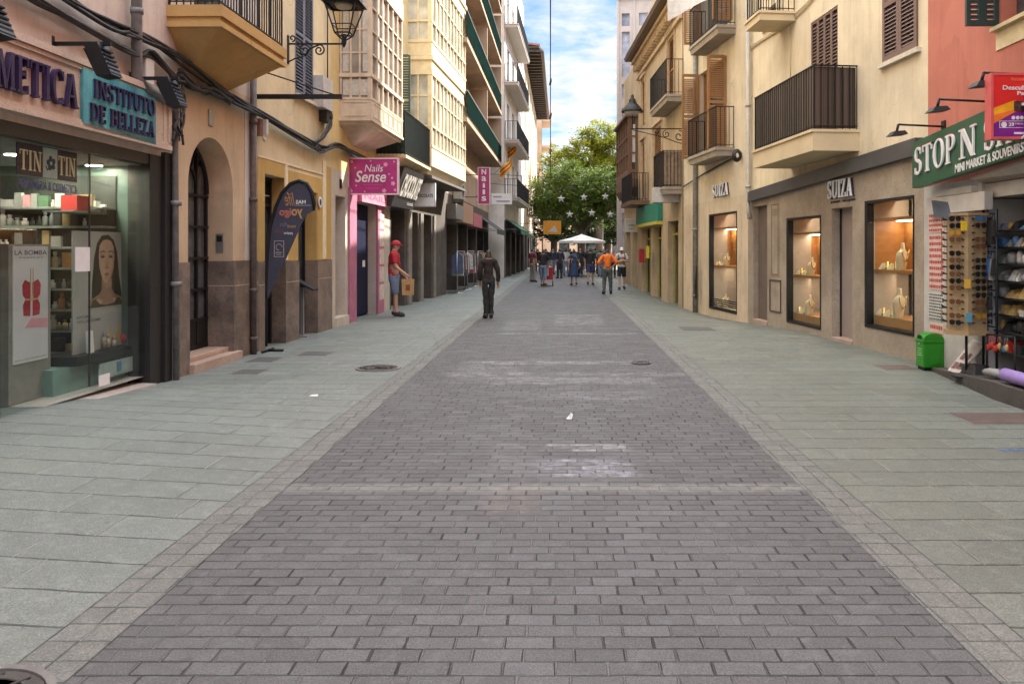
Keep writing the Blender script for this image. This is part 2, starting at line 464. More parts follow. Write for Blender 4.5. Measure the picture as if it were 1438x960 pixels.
def paver_mat(name, bx, by, c, joint_dark, joint_pale, var=0.2, jw=0.005, cross_pale=0.0, warm=(0.03, 0.0, -0.01), marks=None, half=0.5, rough=0.75, gloss=0.5, x_off=0.0, blot=0.25):
    """laid stones: rows along the street's cross direction, each row shifted, each stone its own tone"""
    m, n, p = newmat(name); v = n.pos()
    sp = n.node('ShaderNodeSeparateXYZ'); n.l.new(v, sp.inputs[0]); x, y = sp.outputs[0], sp.outputs[1]
    wob = n.noise(n.comb(n.math('MULTIPLY', x, 1.0), n.math('MULTIPLY', y, 1.0)), 3.0, 2)
    y = n.math('ADD', y, n.math('MULTIPLY', n.math('SUBTRACT', wob, 0.5), by*0.12))
    yr = n.math('DIVIDE', y, by); row = n.math('FLOOR', yr); fy = n.math('FRACT', n.math('ADD', yr, 1000.0))
    rnd = n.white(n.comb(row, 3.7, 1.1))
    off = n.math('ADD', n.math('MULTIPLY', n.math('MODULO', n.math('ADD', row, 1000.0), 2.0), half), n.math('MULTIPLY', rnd, 0.32))
    u = n.math('ADD', n.math('DIVIDE', n.math('SUBTRACT', x, x_off), bx), off); colm = n.math('FLOOR', u); fx = n.math('FRACT', n.math('ADD', u, 1000.0))
    t1 = n.white(n.comb(colm, row, 0.3)); t2 = n.white(n.comb(colm, row, 7.9))
    dx = n.math('MULTIPLY', n.math('MINIMUM', fx, n.math('SUBTRACT', 1.0, fx)), bx)
    dy = n.math('MULTIPLY', n.math('MINIMUM', fy, n.math('SUBTRACT', 1.0, fy)), by)
    fine = n.noise(v, 95, 3, 0.6); mid = n.noise(v, 11, 5, 0.65); big = n.noise(v, 0.75, 5, 0.6)
    chip = n.math('MULTIPLY', n.math('SUBTRACT', mid, 0.5), jw*2.4)
    jx = n.map(n.math('ADD', dx, chip), jw*0.45, jw*1.05, 1, 0); jy = n.map(n.math('ADD', dy, chip), jw*0.45, jw*1.05, 1, 0)
    lo = tuple(q*(1-var) for q in c); hi = tuple(q*(1+var) for q in c)
    col = n.mix(t1, lo, hi)
    col = n.mix(n.math('MULTIPLY', n.math('POWER', t2, 3.0), 0.55), col, tuple(max(0, q + w) for q, w in zip(c, warm)))
    col = n.mix(n.map(fine, 0.36, 0.62, 0, 0.75), col, tuple(q*0.45 for q in c))
    col = n.mix(n.map(n.noise(v, 150, 2, .6), 0.55, 0.68, 0, 0.6), col, tuple(min(1, q*2.2) for q in c))
    col = n.mix(n.map(mid, 0.52, 0.72, 0, 0.55), col, tuple(min(1, q*1.5) for q in c))
    col = n.mix(n.map(n.noise(v, 4.3, 6, .7), 0.5, 0.7, 0, 0.45), col, tuple(q*.6 for q in c))
    col = n.mix(n.map(big, 0.4, 0.7, 0, blot), col, tuple(q*0.68 for q in c))
    col = n.mix(n.map(n.noise(v, 0.31, 3), 0.5, 0.7, 0, blot*0.8), col, tuple(q*1.3 for q in c))
    # bright scuffs and dark gum spots
    sc = n.map(n.noise(n.stretch(v, (5, 9, 1)), 2.0, 8, 0.75), 0.60, 0.72)
    col = n.mix(n.math('MULTIPLY', sc, 0.5), col, tuple(min(1, q*2.0) for q in c))
    vo = n.node('ShaderNodeTexVoronoi'); vo.inputs['Scale'].default_value = 2.3; n.l.new(v, vo.inputs['Vector'])
    gum = n.map(vo.outputs['Distance'], 0.035, 0.06, 1, 0)
    col = n.mix(n.math('MULTIPLY', gum, 0.5), col, tuple(q*0.4 for q in c))
    # joints: dark and open here, filled and pale there
    wear = n.noise(v, 1.7, 4, 0.6); w2 = n.white(n.comb(colm, row, 2.2))
    open_ = n.map(n.math('ADD', n.math('MULTIPLY', wear, 0.6), n.math('MULTIPLY', w2, 0.55)), 0.42, 0.68)
    w3 = n.white(n.comb(n.math('FLOOR', n.math('MULTIPLY', u, .5)), row, 5.2))
    lo3 = .3 if cross_pale == 0 else .75
    col = n.mix(n.math('MULTIPLY', jy, n.math('MULTIPLY', n.map(wear, 0.25, 0.6, lo3, 1.0), n.map(w3, 0.0, 0.7, lo3, 1.0))), col, joint_dark)
    jc = n.mix(open_, joint_pale, joint_dark) if cross_pale == 0 else n.mix(n.map(n.math('ADD', n.math('MULTIPLY', w2, .6), n.math('MULTIPLY', mid, .5)), 0.3, 0.6), joint_dark, joint_pale)
    col = n.mix(n.math('MULTIPLY', jx, n.map(w2, 0.0, 1.0, 0.2, 0.95)), col, jc)
    if marks: col = marks(n, v, sp.outputs[0], sp.outputs[1], col, mid, fine, t1)
    n.l.new(col, p.inputs['Base Color'])
    p.inputs['Specular IOR Level'].default_value = gloss
    n.l.new(n.map(n.math('ADD', n.math('MULTIPLY', t2, 0.5), n.math('MULTIPLY', mid, 0.5)), 0.2, 0.8, rough-0.14, rough+0.12), p.inputs['Roughness'])
    j = n.math('MAXIMUM', jx, jy)
    h = n.math('ADD', n.math('SUBTRACT', n.math('MULTIPLY', fine, 0.22), j), n.math('MULTIPLY', t1, 0.35))
    h = n.math('ADD', h, n.math('MULTIPLY', mid, 0.35))
    n.l.new(n.bump(h, 0.9, 0.009), p.inputs['Normal'])
    _mc[name] = m; return m

M = {}
M['black'] = flat('black_metal', (0.010, 0.010, 0.011), 0.5, 0.0, spec=.35)
M['iron'] = flat('wrought_iron', (0.011, 0.011, 0.012), 0.55, 0.0, spec=.35)
M['cable'] = flat('cable_rubber', (0.022, 0.02, 0.019), 0.6, var=0.4, scale=14)
M['grey_metal'] = flat('grey_metal', (0.25, 0.25, 0.25), 0.45, 0.3)
M['steel'] = flat('steel', (0.45, 0.46, 0.46), 0.35, 0.8)
M['zinc'] = flat('zinc_pipe', (0.19, 0.185, 0.18), 0.55, 0.2, var=0.3)
M['white'] = flat('white_paint', (0.75, 0.75, 0.74), 0.5, var=0.05)
M['off_white'] = flat('off_white', (0.6, 0.58, 0.54), 0.55, var=0.06)
M['glass'] = glassmat('shop_glass')
M['pane'] = pane()
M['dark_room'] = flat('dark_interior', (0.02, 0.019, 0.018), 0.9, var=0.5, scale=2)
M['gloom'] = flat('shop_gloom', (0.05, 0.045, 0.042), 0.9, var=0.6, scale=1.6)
# ---------- street ----------
def sstep(a, b, x):
    t = min(1, max(0, (x-a)/(b-a))); return t*t*(3-2*t)
XL0, XL1 = -1.86, -2.13      # left edge of the carriageway, left edge of its stone border
XR0, XR1 = 1.66, 1.94
def gz(x, y):
    """height of the pavement: the left one climbs to the shop near the camera, the right one dips by the jeweller's"""
    if x < XL1:
        return min(1, (XL1 - x)/2.7) * 0.145 * (1 - sstep(7.0, 10.4, y))
    if x > XR1:
        return -min(1, (x - XR1)/2.1) * 0.2 * sstep(15, 22.5, y) * (1 - sstep(28, 40, y))
    return 0.0
def sheet(name, mat, x0, x1, y0, y1, dx, dy, dz=0.0, fx0=None, fx1=None):
    mb = MB(); nx = max(1, int((x1-x0)/dx)); ny = max(1, int((y1-y0)/dy)); vs = []; fs = []
    for j in range(ny+1):
        y = y0 + (y1-y0)*j/ny
        for i in range(nx+1):
            x = x0 + (x1-x0)*i/nx
            vs.append((x, y, gz(x, y) + dz))
    for j in range(ny):
        for i in range(nx):
            a = j*(nx+1)+i; fs.append((a, a+1, a+nx+2, a+nx+1))
    mb.add(vs, fs)
    return setting(name, mb, mat)

def street_marks(n, v, x, y, col, mid, fine, t1):
    def rect(x0, x1, y0, y1, e=0.05):
        a = n.math('MULTIPLY', n.map(x, x0-e, x0+e), n.map(x, x1-e, x1+e, 1, 0))
        b = n.math('MULTIPLY', n.map(y, y0-e*0.6, y0+e*0.6), n.map(y, y1-e*0.6, y1+e*0.6, 1, 0))
        return n.math('MULTIPLY', a, b)
    def lay(col, mask, c, f):
        return n.mix(n.math('MULTIPLY', mask, f), col, c)
    band = n.math('MULTIPLY', n.map(y, 5.50, 5.52), n.map(y, 5.68, 5.70, 1, 0))
    col = lay(col, band, (0.24, 0.245, 0.225), n.map(mid, 0.3, 0.7, 0.1, 0.7))
    worn = n.math('MULTIPLY', n.map(n.noise(n.stretch(v, (9, 22, 1)), 1.0, 7, 0.85), 0.44, 0.62), n.map(t1, 0.1, 0.6, 0.4, 1.0))
    worn = n.math('MULTIPLY', worn, n.map(n.noise(v, 2.2, 3), .3, .5))
    col = lay(col, rect(-0.12, 0.58, 6.62, 6.86), (0.6, 0.6, 0.63), n.math('MULTIPLY', worn, 0.6))
    col = lay(col, rect(-0.14, 0.56, 5.86, 6.38), (0.48, 0.5, 0.58), n.math('MULTIPLY', worn, 0.62))
    col = lay(col, rect(-0.14, 0.3, 6.42, 6.6), (0.05, 0.05, 0.055), 0.3)
    col = lay(col, rect(-0.55, -0.15, 5.85, 6.9), (0.3, 0.3, 0.3), n.math('MULTIPLY', worn, 0.3))
    col = lay(col, rect(-0.48, -0.14, 5.05, 5.62, 0.08), (0.22, 0.18, 0.15), n.map(mid, 0.35, 0.65, 0.0, 0.4))
    for (x0, x1, y0, y1, f) in ((-1.3, 1.25, 11.6, 11.95, 0.6), (-1.5, 1.66, 10.55, 10.85, 0.5), (-0.9, 1.2, 9.9, 10.45, 0.5),
                                (-1.4, -0.5, 10.2, 11.9, 0.32), (-0.2, 1.0, 8.9, 9.4, 0.35), (-1.2, 1.55, 15.7, 15.95, 0.6), (-0.1, 1.0, 17.6, 20.5, 0.5), (-1.2, -0.4, 16.5, 19.0, 0.35)):
        col = lay(col, rect(x0, x1, y0, y1), (0.42, 0.42, 0.45), n.math('MULTIPLY', worn, min(1.0, f*1.1)))
    dots = n.map(n.noise(n.stretch(v, (22, 10, 1)), 1.0, 4, 0.7), 0.56, 0.66)
    col = lay(col, rect(0.25, 1.25, 9.6, 10.7), (0.05, 0.05, 0.055), n.math('MULTIPLY', dots, 0.7))
    col = lay(col, rect(-1.75, -1.2, 10.9, 11.9), (0.06, 0.06, 0.06), n.math('MULTIPLY', dots, 0.5))
    return col
PAVER = paver_mat('street_setts', 0.205, 0.1045, (0.112, 0.114, 0.117), (0.014, 0.014, 0.014), (0.23, 0.23, 0.235), 0.2, 0.0065, marks=street_marks, rough=0.72, gloss=0.4, warm=(.006,.001,-.004))
BORDER = paver_mat('border_setts', 0.142, 0.162, (0.165, 0.17, 0.158), (0.045, 0.065, 0.06), (0.28, 0.27, 0.25), 0.16, 0.006, half=0.0, warm=(0.008, 0.003, -0.004))
SLAB_L = paver_mat('slabs_left', 0.70, 0.352, (0.178, 0.203, 0.186), (0.035, 0.038, 0.036), (0.31, 0.33, 0.31), 0.15, 0.008, cross_pale=1.0, warm=(0.012, 0.01, 0.012), rough=0.6, blot=0.3)
SLAB_R = paver_mat('slabs_right', 0.70, 0.352, (0.156, 0.173, 0.15), (0.032, 0.032, 0.026), (0.30, 0.305, 0.26), 0.15, 0.008, cross_pale=1.0, warm=(0.012, 0.01, 0.005), rough=0.6, x_off=0.12, blot=0.3)
PLAZA = paver_mat('plaza_slabs', 0.6, 0.4, (0.26, 0.25, 0.23), (0.08, 0.08, 0.07), (0.3, 0.29, 0.27), 0.15, 0.008)
SOIL = stone('far_ground', (0.2, 0.19, 0.17), (0.16, 0.15, 0.14), (0.24, 0.22, 0.2), 1.0, 0.9)
Y0, Y1 = -9.0, 62.0
b = MB(); b.add([(-900,-600,-0.5),(900,-600,-0.5),(900,1500,-0.5),(-900,1500,-0.5)], [(0,1,2,3)]); setting('ground', b, SOIL)
sheet('street', PAVER, XL0, XR0, Y0, Y1, 0.6, 1.0)
sheet('left_border_strip', BORDER, XL1, XL0, Y0, Y1, 0.3, 1.0, 0.003)
sheet('right_border_strip', BORDER, XR0, XR1, Y0, Y1, 0.3, 1.0, 0.003)
sheet('left_pavement', SLAB_L, -8.5, XL1, Y0, Y1, 0.3, 0.4, 0.006)
sheet('right_pavement', SLAB_R, XR1, 9.0, Y0, Y1, 0.3, 0.4, 0.006)
sheet('plaza', PLAZA, -40, 40, Y1, 110, 8, 8, -0.004)

IRON_PLATE = stone('cast_iron_plate', (0.07, 0.065, 0.06), (0.045, 0.042, 0.04), (0.10, 0.085, 0.07), 14, 0.5, 0.5)
def manhole(px, py, r, label, ribs=True):
    Y = F*H/(py-CY); x = (px-CX)*Y/F; z = gz(x, Y) + 0.008
    t = thing('manhole_cover', label, 'manhole cover', (x, Y, z))
    a = MB(); a.lathe([(r*1.12, 0.0), (r*1.12, 0.012), (r*1.0, 0.013), (r*1.0, 0.0)], (x, Y, z), 40, 0, False); a.build('frame', M['iron_rim'], t)
    c = MB(); c.lathe([(r*0.98, 0), (r*0.98, 0.006), (0.0001, 0.006)], (x, Y, z), 40, 0, False)
    for k in range(3):
        q = r*(0.3 + 0.25*k)
        c.lathe([(q-0.012, 0.0065), (q-0.01, 0.011), (q+0.01, 0.011), (q+0.012, 0.0065)], (x, Y, z), 32, 0, False)
    for k in range(12):
        A = k*math.pi/6
        c.tube([(x+math.cos(A)*r*0.2, Y+math.sin(A)*r*0.2, z+0.008), (x+math.cos(A)*r*0.9, Y+math.sin(A)*r*0.9, z+0.008)], 0.008, 5)
    c.build('lid', IRON_PLATE, t)
M['iron_rim'] = stone('iron_rim', (0.2, 0.19, 0.18), (0.13, 0.125, 0.12), (0.22, 0.2, 0.18), 10, 0.6, 0.3)
manhole(531, 518, 0.27, 'round iron manhole cover in the green slabs beside the left stone border')
manhole(900, 510, 0.13, 'small round dark cover set in the grey setts towards the right')
manhole(-61, 1001, 0.27, 'ribbed round manhole cover cut by the near left corner of the street')
def plate(px0, py0, px1, py1, label, mat):
    Ya = F*H/(py1-CY); Yb = F*H/(py0-CY)
    xa = (px0-CX)*((Ya+Yb)/2)/F; xb = (px1-CX)*((Ya+Yb)/2)/F
    zz = [gz(x, y)+0.009 for x, y in ((xa,Ya),(xb,Ya),(xb,Yb),(xa,Yb))]
    t = thing('utility_cover', label, 'utility cover', ((xa+xb)/2, Ya, min(zz)))
    b = MB(); e = 0.03
    b.hexa([(xa,Ya,zz[0]-.005),(xb,Ya,zz[1]-.005),(xb,Yb,zz[2]-.005),(xa,Yb,zz[3]-.005)], [(xa,Ya,zz[0]),(xb,Ya,zz[1]),(xb,Yb,zz[2]),(xa,Yb,zz[3])]); b.build('frame', M['iron_rim'], t)
    b = MB(); b.hexa([(xa+e,Ya+e,zz[0]),(xb-e,Ya+e,zz[1]),(xb-e,Yb-e,zz[2]),(xa+e,Yb-e,zz[3])], [(xa+e,Ya+e,zz[0]+.003),(xb-e,Ya+e,zz[1]+.003),(xb-e,Yb-e,zz[2]+.003),(xa+e,Yb-e,zz[3]+.003)]); b.build('lid', mat, t)
RUST = stone('rusty_plate', (0.12, 0.085, 0.07), (0.09, 0.065, 0.058), (0.15, 0.11, 0.09), 8, 0.7, 0.3)
DARKS = stone('slab_cover', (0.085, 0.09, 0.085), (0.065, 0.07, 0.066), (0.12, 0.12, 0.11), 6, 0.7, 0.3)
plate(1345, 580, 1470, 597, 'rust brown rectangular plate in the right pavement before the souvenir shop step', RUST)
plate(1234, 513, 1284, 520, 'small rust brown plate in the pavement beside the green litter bin', RUST)
plate(352, 502, 392, 509, 'dark plate in the left pavement beside the stone doorstep, nearest to it', DARKS)
plate(330, 519, 372, 526, 'dark plate in the left pavement, closest to the street of the three by the doorstep', DARKS)
plate(422, 494, 465, 500, 'dark plate in the left pavement out from the feather banner', DARKS)
plate(955, 458, 1002, 464, 'dark plate in the right pavement before the beige jeweller window', DARKS)
# litter
b = MB(); x, y = (800-CX)*7.9/F, 7.85
b.add([(x-.035,y,.006),(x+.02,y-.02,.006),(x+.035,y+.03,.012),(x-.01,y+.03,.03),(x+.012,y+.02,.062),(x+.03,y+.005,.05)], [(0,1,2,3),(1,5,4,3),(1,2,4,5)])
solo('paper_scrap', b, M['white'], 'crumpled scrap of white paper lying on the grey setts', 'litter')
b = MB(); x, y = (440-CX)*9.0/F, 9.0; z = gz(x,y)+.008
b.add([(x-.05,y,z),(x+.05,y-.01,z),(x+.04,y+.05,z+.012),(x-.03,y+.05,z+.006)], [(0,1,2,3)])
solo('paper_scrap', b, M['white'], 'flat scrap of white paper on the green slabs short of the left manhole cover', 'litter')
BLUE = flat('blue_chalk', (0.09, 0.16, 0.35), 0.8, var=0.4, scale=30)
b = MB(); x, y = (1422-CX)*6.64/F, 6.64
for k in range(5):
    xx = x - .1 + k*.06; b.add([(xx,y-.03+.01*(k%2),.0095),(xx+.05,y-.035,.0095),(xx+.055,y+.02,.0095),(xx+.01,y+.03-.01*(k%3),.0095)], [(0,1,2,3)])
solo('paint_mark', b, BLUE, 'small blue paint mark sprayed on the right pavement', 'paint mark')
# ================= LEFT SIDE =================
LP = [(-4.85, -9.0), (-4.84, 10.34), (-4.80, 12.99), (-4.68, 16.8), (-4.55, 22.0), (-4.1, 29.5), (-4.0, 46.5)]
W1 = Frame(LP[0], LP[1]); W2 = Frame(LP[1], LP[2]); W3 = Frame(LP[2], LP[3]); W4 = Frame(LP[3], LP[4]); W5 = Frame(LP[4], LP[5]); W6 = Frame(LP[5], LP[6])
W7 = Frame((-3.1, 46.6), (-2.62, 61.0)); W8 = Frame((-2.6, 61.1), (-2.55, 95.0))

PINKISH = stucco('plaster_pinkish', (0.62, 0.54, 0.47), (0.28, 0.24, 0.21), 0.6)
PALE = stucco('plaster_pale', (0.66, 0.60, 0.55), (0.30, 0.26, 0.23), 0.7)
PEACH = stucco('plaster_peach', (0.60, 0.465, 0.315), (0.36, 0.26, 0.17), 0.6)
OCHRE = stucco('plaster_ochre', (0.54, 0.35, 0.12), (0.33, 0.2, 0.07), 0.5)
CREAM = stucco('plaster_cream', (0.70, 0.58, 0.38), (0.4, 0.31, 0.2), 0.4)
BALC = stucco('plaster_balcony', (0.52, 0.33, 0.13), (0.3, 0.19, 0.08), 0.3, bump=0.1)
FASCIA = stone('sign_stone', (0.55, 0.42, 0.33), (0.62, 0.49, 0.39), (0.5, 0.37, 0.29), 2.0, 0.6, 0.06)
GRANITE = stone('dado_granite', (0.115, 0.088, 0.073), (0.25, 0.195, 0.16), (0.3, 0.21, 0.15), 2.6, 0.55)
GRANITE2 = stone('pier_granite', (0.2, 0.165, 0.14), (0.31, 0.26, 0.22), (0.36, 0.28, 0.2), 2.6, 0.55)
MARBLE = stone('threshold_marble', (0.45, 0.40, 0.36), (0.55, 0.50, 0.46), (0.38, 0.3, 0.27), 2.0, 0.4, 0.05)
STEPM = stone('step_stone', (0.42, 0.30, 0.24), (0.5, 0.38, 0.3), (0.36, 0.26, 0.2), 3, 0.6)
TEALBASE = flat('teal_panel', (0.16, 0.27, 0.245), 0.35, var=0.08)
PURPLE = flat('purple_letters', (0.035, 0.022, 0.075), 0.35)
TEAL = None
def _teal():
    m, n, p = newmat('teal_board')
    f = n.noise(n.stretch(n.pos(), (1, 2.2, 0.9)), 2.2, 6, 0.6)
    n.l.new(n.mix(n.map(f, 0.35, 0.66), (0.01, 0.17, 0.23), (0.12, 0.42, 0.47)), p.inputs['Base Color']); p.inputs['Roughness'].default_value = 0.35
    return m
TEAL = _teal()
CREAMTXT = flat('cream_letters', (0.85, 0.78, 0.5), 0.5)

# ---- house over the perfume shop ----
S0 = 0.0; Sa = W1.L
sh0, sh1 = W1.s(-190), W1.s(209)            # glazed shop front
shz0, shz1 = 0.12, 2.76
b1 = thing('plastered_house', 'pale plastered house over the perfume shop with the lettered stone fascia', 'building', tuple(W1.w(Sa/2, 0, 0)))
mb = MB(W1); holes = [(sh0, W1.s(236), -0.5, shz1, 0.3)]
facade(mb, 0, Sa, -0.5, 15.5, holes + [(2.0, 3.0, 5.4, 7.6), (6.2, 7.2, 5.4, 7.6), (2.0, 3.0, 8.8, 11), (6.2, 7.2, 8.8, 11), (11, 12, 8.8, 11), (15, 16, 8.8, 11), (1.5, 6.5, 0, 2.8, 0.4)])
shell(mb, 0, Sa, -0.5, 15.5)
mb.build('wall', PINKISH, b1)
mb = MB(W1); mb.box(1.4, 6.6, -0.42, -0.4, 0, 2.9)
for (a, c) in ((1.9, 5.3), (6.1, 5.3), (1.9, 8.7), (6.1, 8.7), (10.9, 8.7), (14.9, 8.7)): mb.box(a, a+1.2, -0.26, -0.2, c, c+2.4)
mb.build('window_panes', M['pane'], b1)
mb = MB(W1); z = 0
mb.box(W1.s(237), Sa, 0.004, 0.03, 0, 1.42); mb.build('dado', GRANITE2, b1)
# shop room behind the glass
room = thing('shop_interior', 'dim green grey interior of the perfume shop seen through its glass front', 'shop interior', tuple(W1.w((sh0+sh1)/2, -2, 0.12)))
mb = MB(W1); d1 = -3.4; rz1 = 2.62
mb.add([(sh0-0.5,-0.06,0.13),(sh1+.06,-0.06,0.13),(sh1+.06,d1,0.13),(sh0-0.5,d1,0.13)], [(0,1,2,3)]); mb.build('floor', MARBLE, room)
mb = MB(W1); ROOMW = flat('shop_wall_green', (0.07, 0.115, 0.1), 0.4, var=0.1, scale=3)
mb.box(sh0-0.5, sh1+.06, d1-0.05, d1, 0.13, rz1+.1); mb.box(sh1+0.06, sh1+0.1, d1, -0.08, 0.13, rz1+.1); mb.box(sh0-0.55, sh0-0.5, d1, -0.08, 0.13, rz1+.1)
mb.build('inner_wall', ROOMW, room)
mb = MB(W1); mb.box(sh0-0.5, sh1+.06, d1, -0.1, rz1, rz1+0.05); mb.build('ceiling', flat('shop_ceiling', (0.32, 0.33, 0.31), 0.8), room)
LAMPON = lit('ceiling_lamp_on', (1.0, 0.97, 0.9), 8.0)
# round ceiling lamps that are on
for k, (px, py, dd) in enumerate(((20, 243, -0.75), (92, 233, -0.6), (132, 245, -0.55), (40, 268, -1.2), (78, 277, -1.3), (20, 299, -1.9))):
    s = W1.s(px, dd)
    b = MB(W1); c = W1.w(s, dd, rz1-0.022)
    b = MB(); b.lathe([(0.1, 0.0), (0.105, 0.02), (0.0001, 0.02)], c, 20); b.lathe([(0.0001, -0.001), (0.085, -0.001)], c, 20, 1, False)
    o = solo('ceiling_lamp', b, [M['white'], LAMPON], 'round white ceiling lamp shining in the perfume shop', 'ceiling lamp', 'lamps in the perfume shop ceiling')
# frames and glass of the shop front
front = thing('shop_window', 'tall frameless glass front of the perfume shop with dark posts', 'shop window', tuple(W1.w((sh0+sh1)/2, -0.05, 0.12)))
mb = MB(W1); mb.box(sh0, sh1, -0.062, -0.05, 0.16, shz1-0.12); mb.build('pane', M['glass'], front)
mb = MB(W1); mb.box(sh0, sh1+0.01, -0.12, 0.0, shz1-0.13, shz1-0.002)
for px in (133,): mb.box(W1.s(px)-.006, W1.s(px)+.006, -0.064, -0.048, 0.2, shz1-0.13)
mb.box(W1.s(3)-.02, W1.s(3)+.02, -0.08, -0.03, 0.14, shz1-0.13)
mb.build('frame', flat('shop_frame_dark', (0.03, 0.03, 0.03), 0.4), front)
mb = MB(W1); mb.hexa([(W1.s(-60), -0.2, 0.0), (sh1, -0.2, 0.0), (sh1, 0.1, 0.0), (W1.s(-60), 0.1, 0.0)], [(W1.s(-60), -0.2, 0.165), (sh1, -0.2, 0.06), (sh1, 0.1, 0.05), (W1.s(-60), 0.1, 0.155)]); mb.build('threshold', MARBLE, front)
mb = MB(W1)
mb.box(sh1+.002, W1.s(226), -0.25, 0.012, 0.0, shz1-0.004); mb.box(W1.s(226)+.005, W1.s(236), -0.25, 0.05, 0.0, shz1+0.05)
mb.box(sh1+.004, W1.s(226)-.004, 0.012, 0.02, 1.18, 1.2)
mb.build('roller_box', flat('roller_black', (0.016, 0.015, 0.015), 0.5), front)
# fascia sign
fz0, fz1 = 2.83, 3.5
sg = thing('fascia_board', 'pinkish stone fascia with raised dark purple capitals over the perfume shop', 'shop sign', tuple(W1.w(W1.s(60), 0.1, fz0)))
mb = MB(W1); fs0, fs1 = sh0-0.3, W1.s(238, .12)
mb.box(fs0, fs1, 0.0, 0.12, fz0, fz1)
for (za, zb, dd) in ((fz1-0.055, fz1+0.012, 0.16), (fz1-0.10, fz1-0.06, 0.14), (fz0-0.01, fz0+0.05, 0.15), (fz0+0.055, fz0+0.08, 0.135)): mb.box(fs0, fs1+0.015, 0.1, dd, za, zb)
mb.box(fs1-0.06, fs1+0.012, 0.1, 0.145, fz0+.082, fz1-0.102); mb.box(fs1-.16, fs1-.1, .1, .13, fz0+.082, fz1-0.102)
mb.build('panel', FASCIA, sg)
mb = MB(W1); serif(mb, 'COSMETICA', W1.s(104,.12)-1.78, W1.s(104,.12), 2.99, 3.31, 0.125, 0.045); mb.build('lettering', PURPLE, sg)
tb = thing('name_board', 'teal brushed board with dark capitals at the end of the perfume shop fascia', 'shop sign', tuple(W1.w(W1.s(168,.14), 0.14, 2.87)))
mb = MB(W1); t0, t1 = W1.s(117,.15), W1.s(219,.15); mb.box(t0, t1, 0.122, 0.15, 2.845, 3.425); mb.build('board', TEAL, tb)
mb = MB(W1); serif(mb, 'INSTITUTO', t0+0.16, t1-0.05, 3.16, 3.345, 0.152, 0.022); serif(mb, 'DE BELLEZA', t0+0.10, t1-0.06, 2.915, 3.095, 0.152, 0.022); mb.build('lettering', PURPLE, tb)
# window sign inside the glass
ws = thing('window_sign', 'purple board with cream capitals and a flower emblem behind the shop glass', 'shop sign', tuple(W1.w(W1.s(66,-.15), -0.15, 2.2)))
a0, a1 = W1.s(24,-.14), W1.s(108,-.14)
zt = lambda px, py: W1.z(px, py, -.14)
zb0, zb1 = 2.32, 2.62
mb = MB(W1); mb.box(a0, a1, -0.15, -0.14, zb0, zb1); mb.build('board', flat('purple_board', (0.05, 0.022, 0.06), 0.4), ws)
m0, m1 = a0+(a1-a0)*.4, a0+(a1-a0)*.64
mb = MB(W1); mb.box(m0, m1, -0.14, -0.135, zb0+.005, zb1-.005); mb.build('emblem_panel', flat('pale_panel', (0.5, 0.6, 0.62), 0.4), ws)
mb = MB(W1); cx, cz = (m0+m1)/2+.01, (zb0+zb1)/2
for k in range(5):
    A = k*2*math.pi/5+.5; q = [(cx+.045*math.cos(A)+.027*math.cos(t*math.pi/5), cz+.045*math.sin(A)+.03*math.sin(t*math.pi/5)) for t in range(10)]; mb.prism(q, -0.135, -0.133+.0002*k)
mb.tube([(cx-.02, -.134, cz-.04), (cx-.06, -.134, cz-.07), (cx-.085, -.134, cz-.03)], .006, 5); mb.build('emblem', flat('dark_blue', (0.015, 0.03, 0.09), 0.4), ws)
mb = MB(W1); serif(mb, 'TIN', a0+.03, m0-.02, zb0+.05, zb1-.06, -0.14, 0.004); serif(mb, 'TIN', m1+.02, a1-.03, zb0+.05, zb1-.06, -0.14, 0.004); mb.build('lettering', CREAMTXT, ws)
mb = MB(W1); write(mb, 'PERFUMERIA & COSMETICA', a0+.02, a1, 2.2, 2.285, -0.14, bold=0.01, thick=0.003); mb.build('lettering', flat('purple_text', (0.06, 0.04, 0.22), 0.5), ws)
# lipstick-red perfume display totem
tot = thing('display_totem', 'white backlit perfume display with a red butterfly bottle, just inside the glass', 'display stand', tuple(W1.w(W1.s(42,-.45), -0.5, 0.13)))
a0, a1 = W1.s(12,-.4), W1.s(71,-.4)
mb = MB(W1); mb.box(a0, a1, -0.62, -0.4, 0.135, 1.68); mb.build('case', flat('totem_grey', (0.22, 0.22, 0.2), 0.5), tot)
mb = MB(W1); mb.box(a0+.05, a1-.06, -0.4, -0.39, 0.52, 1.66); mb.build('poster', flat('poster_pale', (0.55, 0.56, 0.6), 0.4, var=0.06, scale=2), tot)
REDP = flat('poster_red', (0.36, 0.02, 0.05), 0.4, var=0.3, scale=18)
mb = MB(W1); cx = (a0+a1)/2; cz = 1.14
for sgn in (-1, 1):
    mb.prism([(cx+sgn*.015, cz+.16), (cx+sgn*.1, cz+.19), (cx+sgn*.14, cz+.14), (cx+sgn*.13, cz+.04), (cx+sgn*.09, cz), (cx+sgn*.13, cz-.06), (cx+sgn*.12, cz-.16), (cx+sgn*.02, cz-.17)], -0.39, -0.386+sgn*.001)
mb.build('bottle_picture', REDP, tot)
mb = MB(W1)
for q in (-.02, .02): mb.box(cx+q-.003, cx+q+.003, -.387, -.383, cz-.02, cz+.3)
mb.box(cx-.1, cx+.1, -.388, -.3835, cz-.012, cz+.004)
mb.build('gold_picture', flat('poster_gold', (0.5, 0.36, 0.16), 0.35), tot)
mb = MB(W1); write(mb, 'LA BOMBA', a0+.07, a1-.08, 1.575, 1.62, -.389, bold=.01); write(mb, 'PARFUM', a0+.14, a1-.15, 1.54, 1.556, -.389); write(mb, 'EAU DE PARFUM', a0+.08, a1-.1, .545, .56, -.389); mb.build('lettering', flat('poster_ink', (0.04, 0.05, 0.08), 0.5), tot)
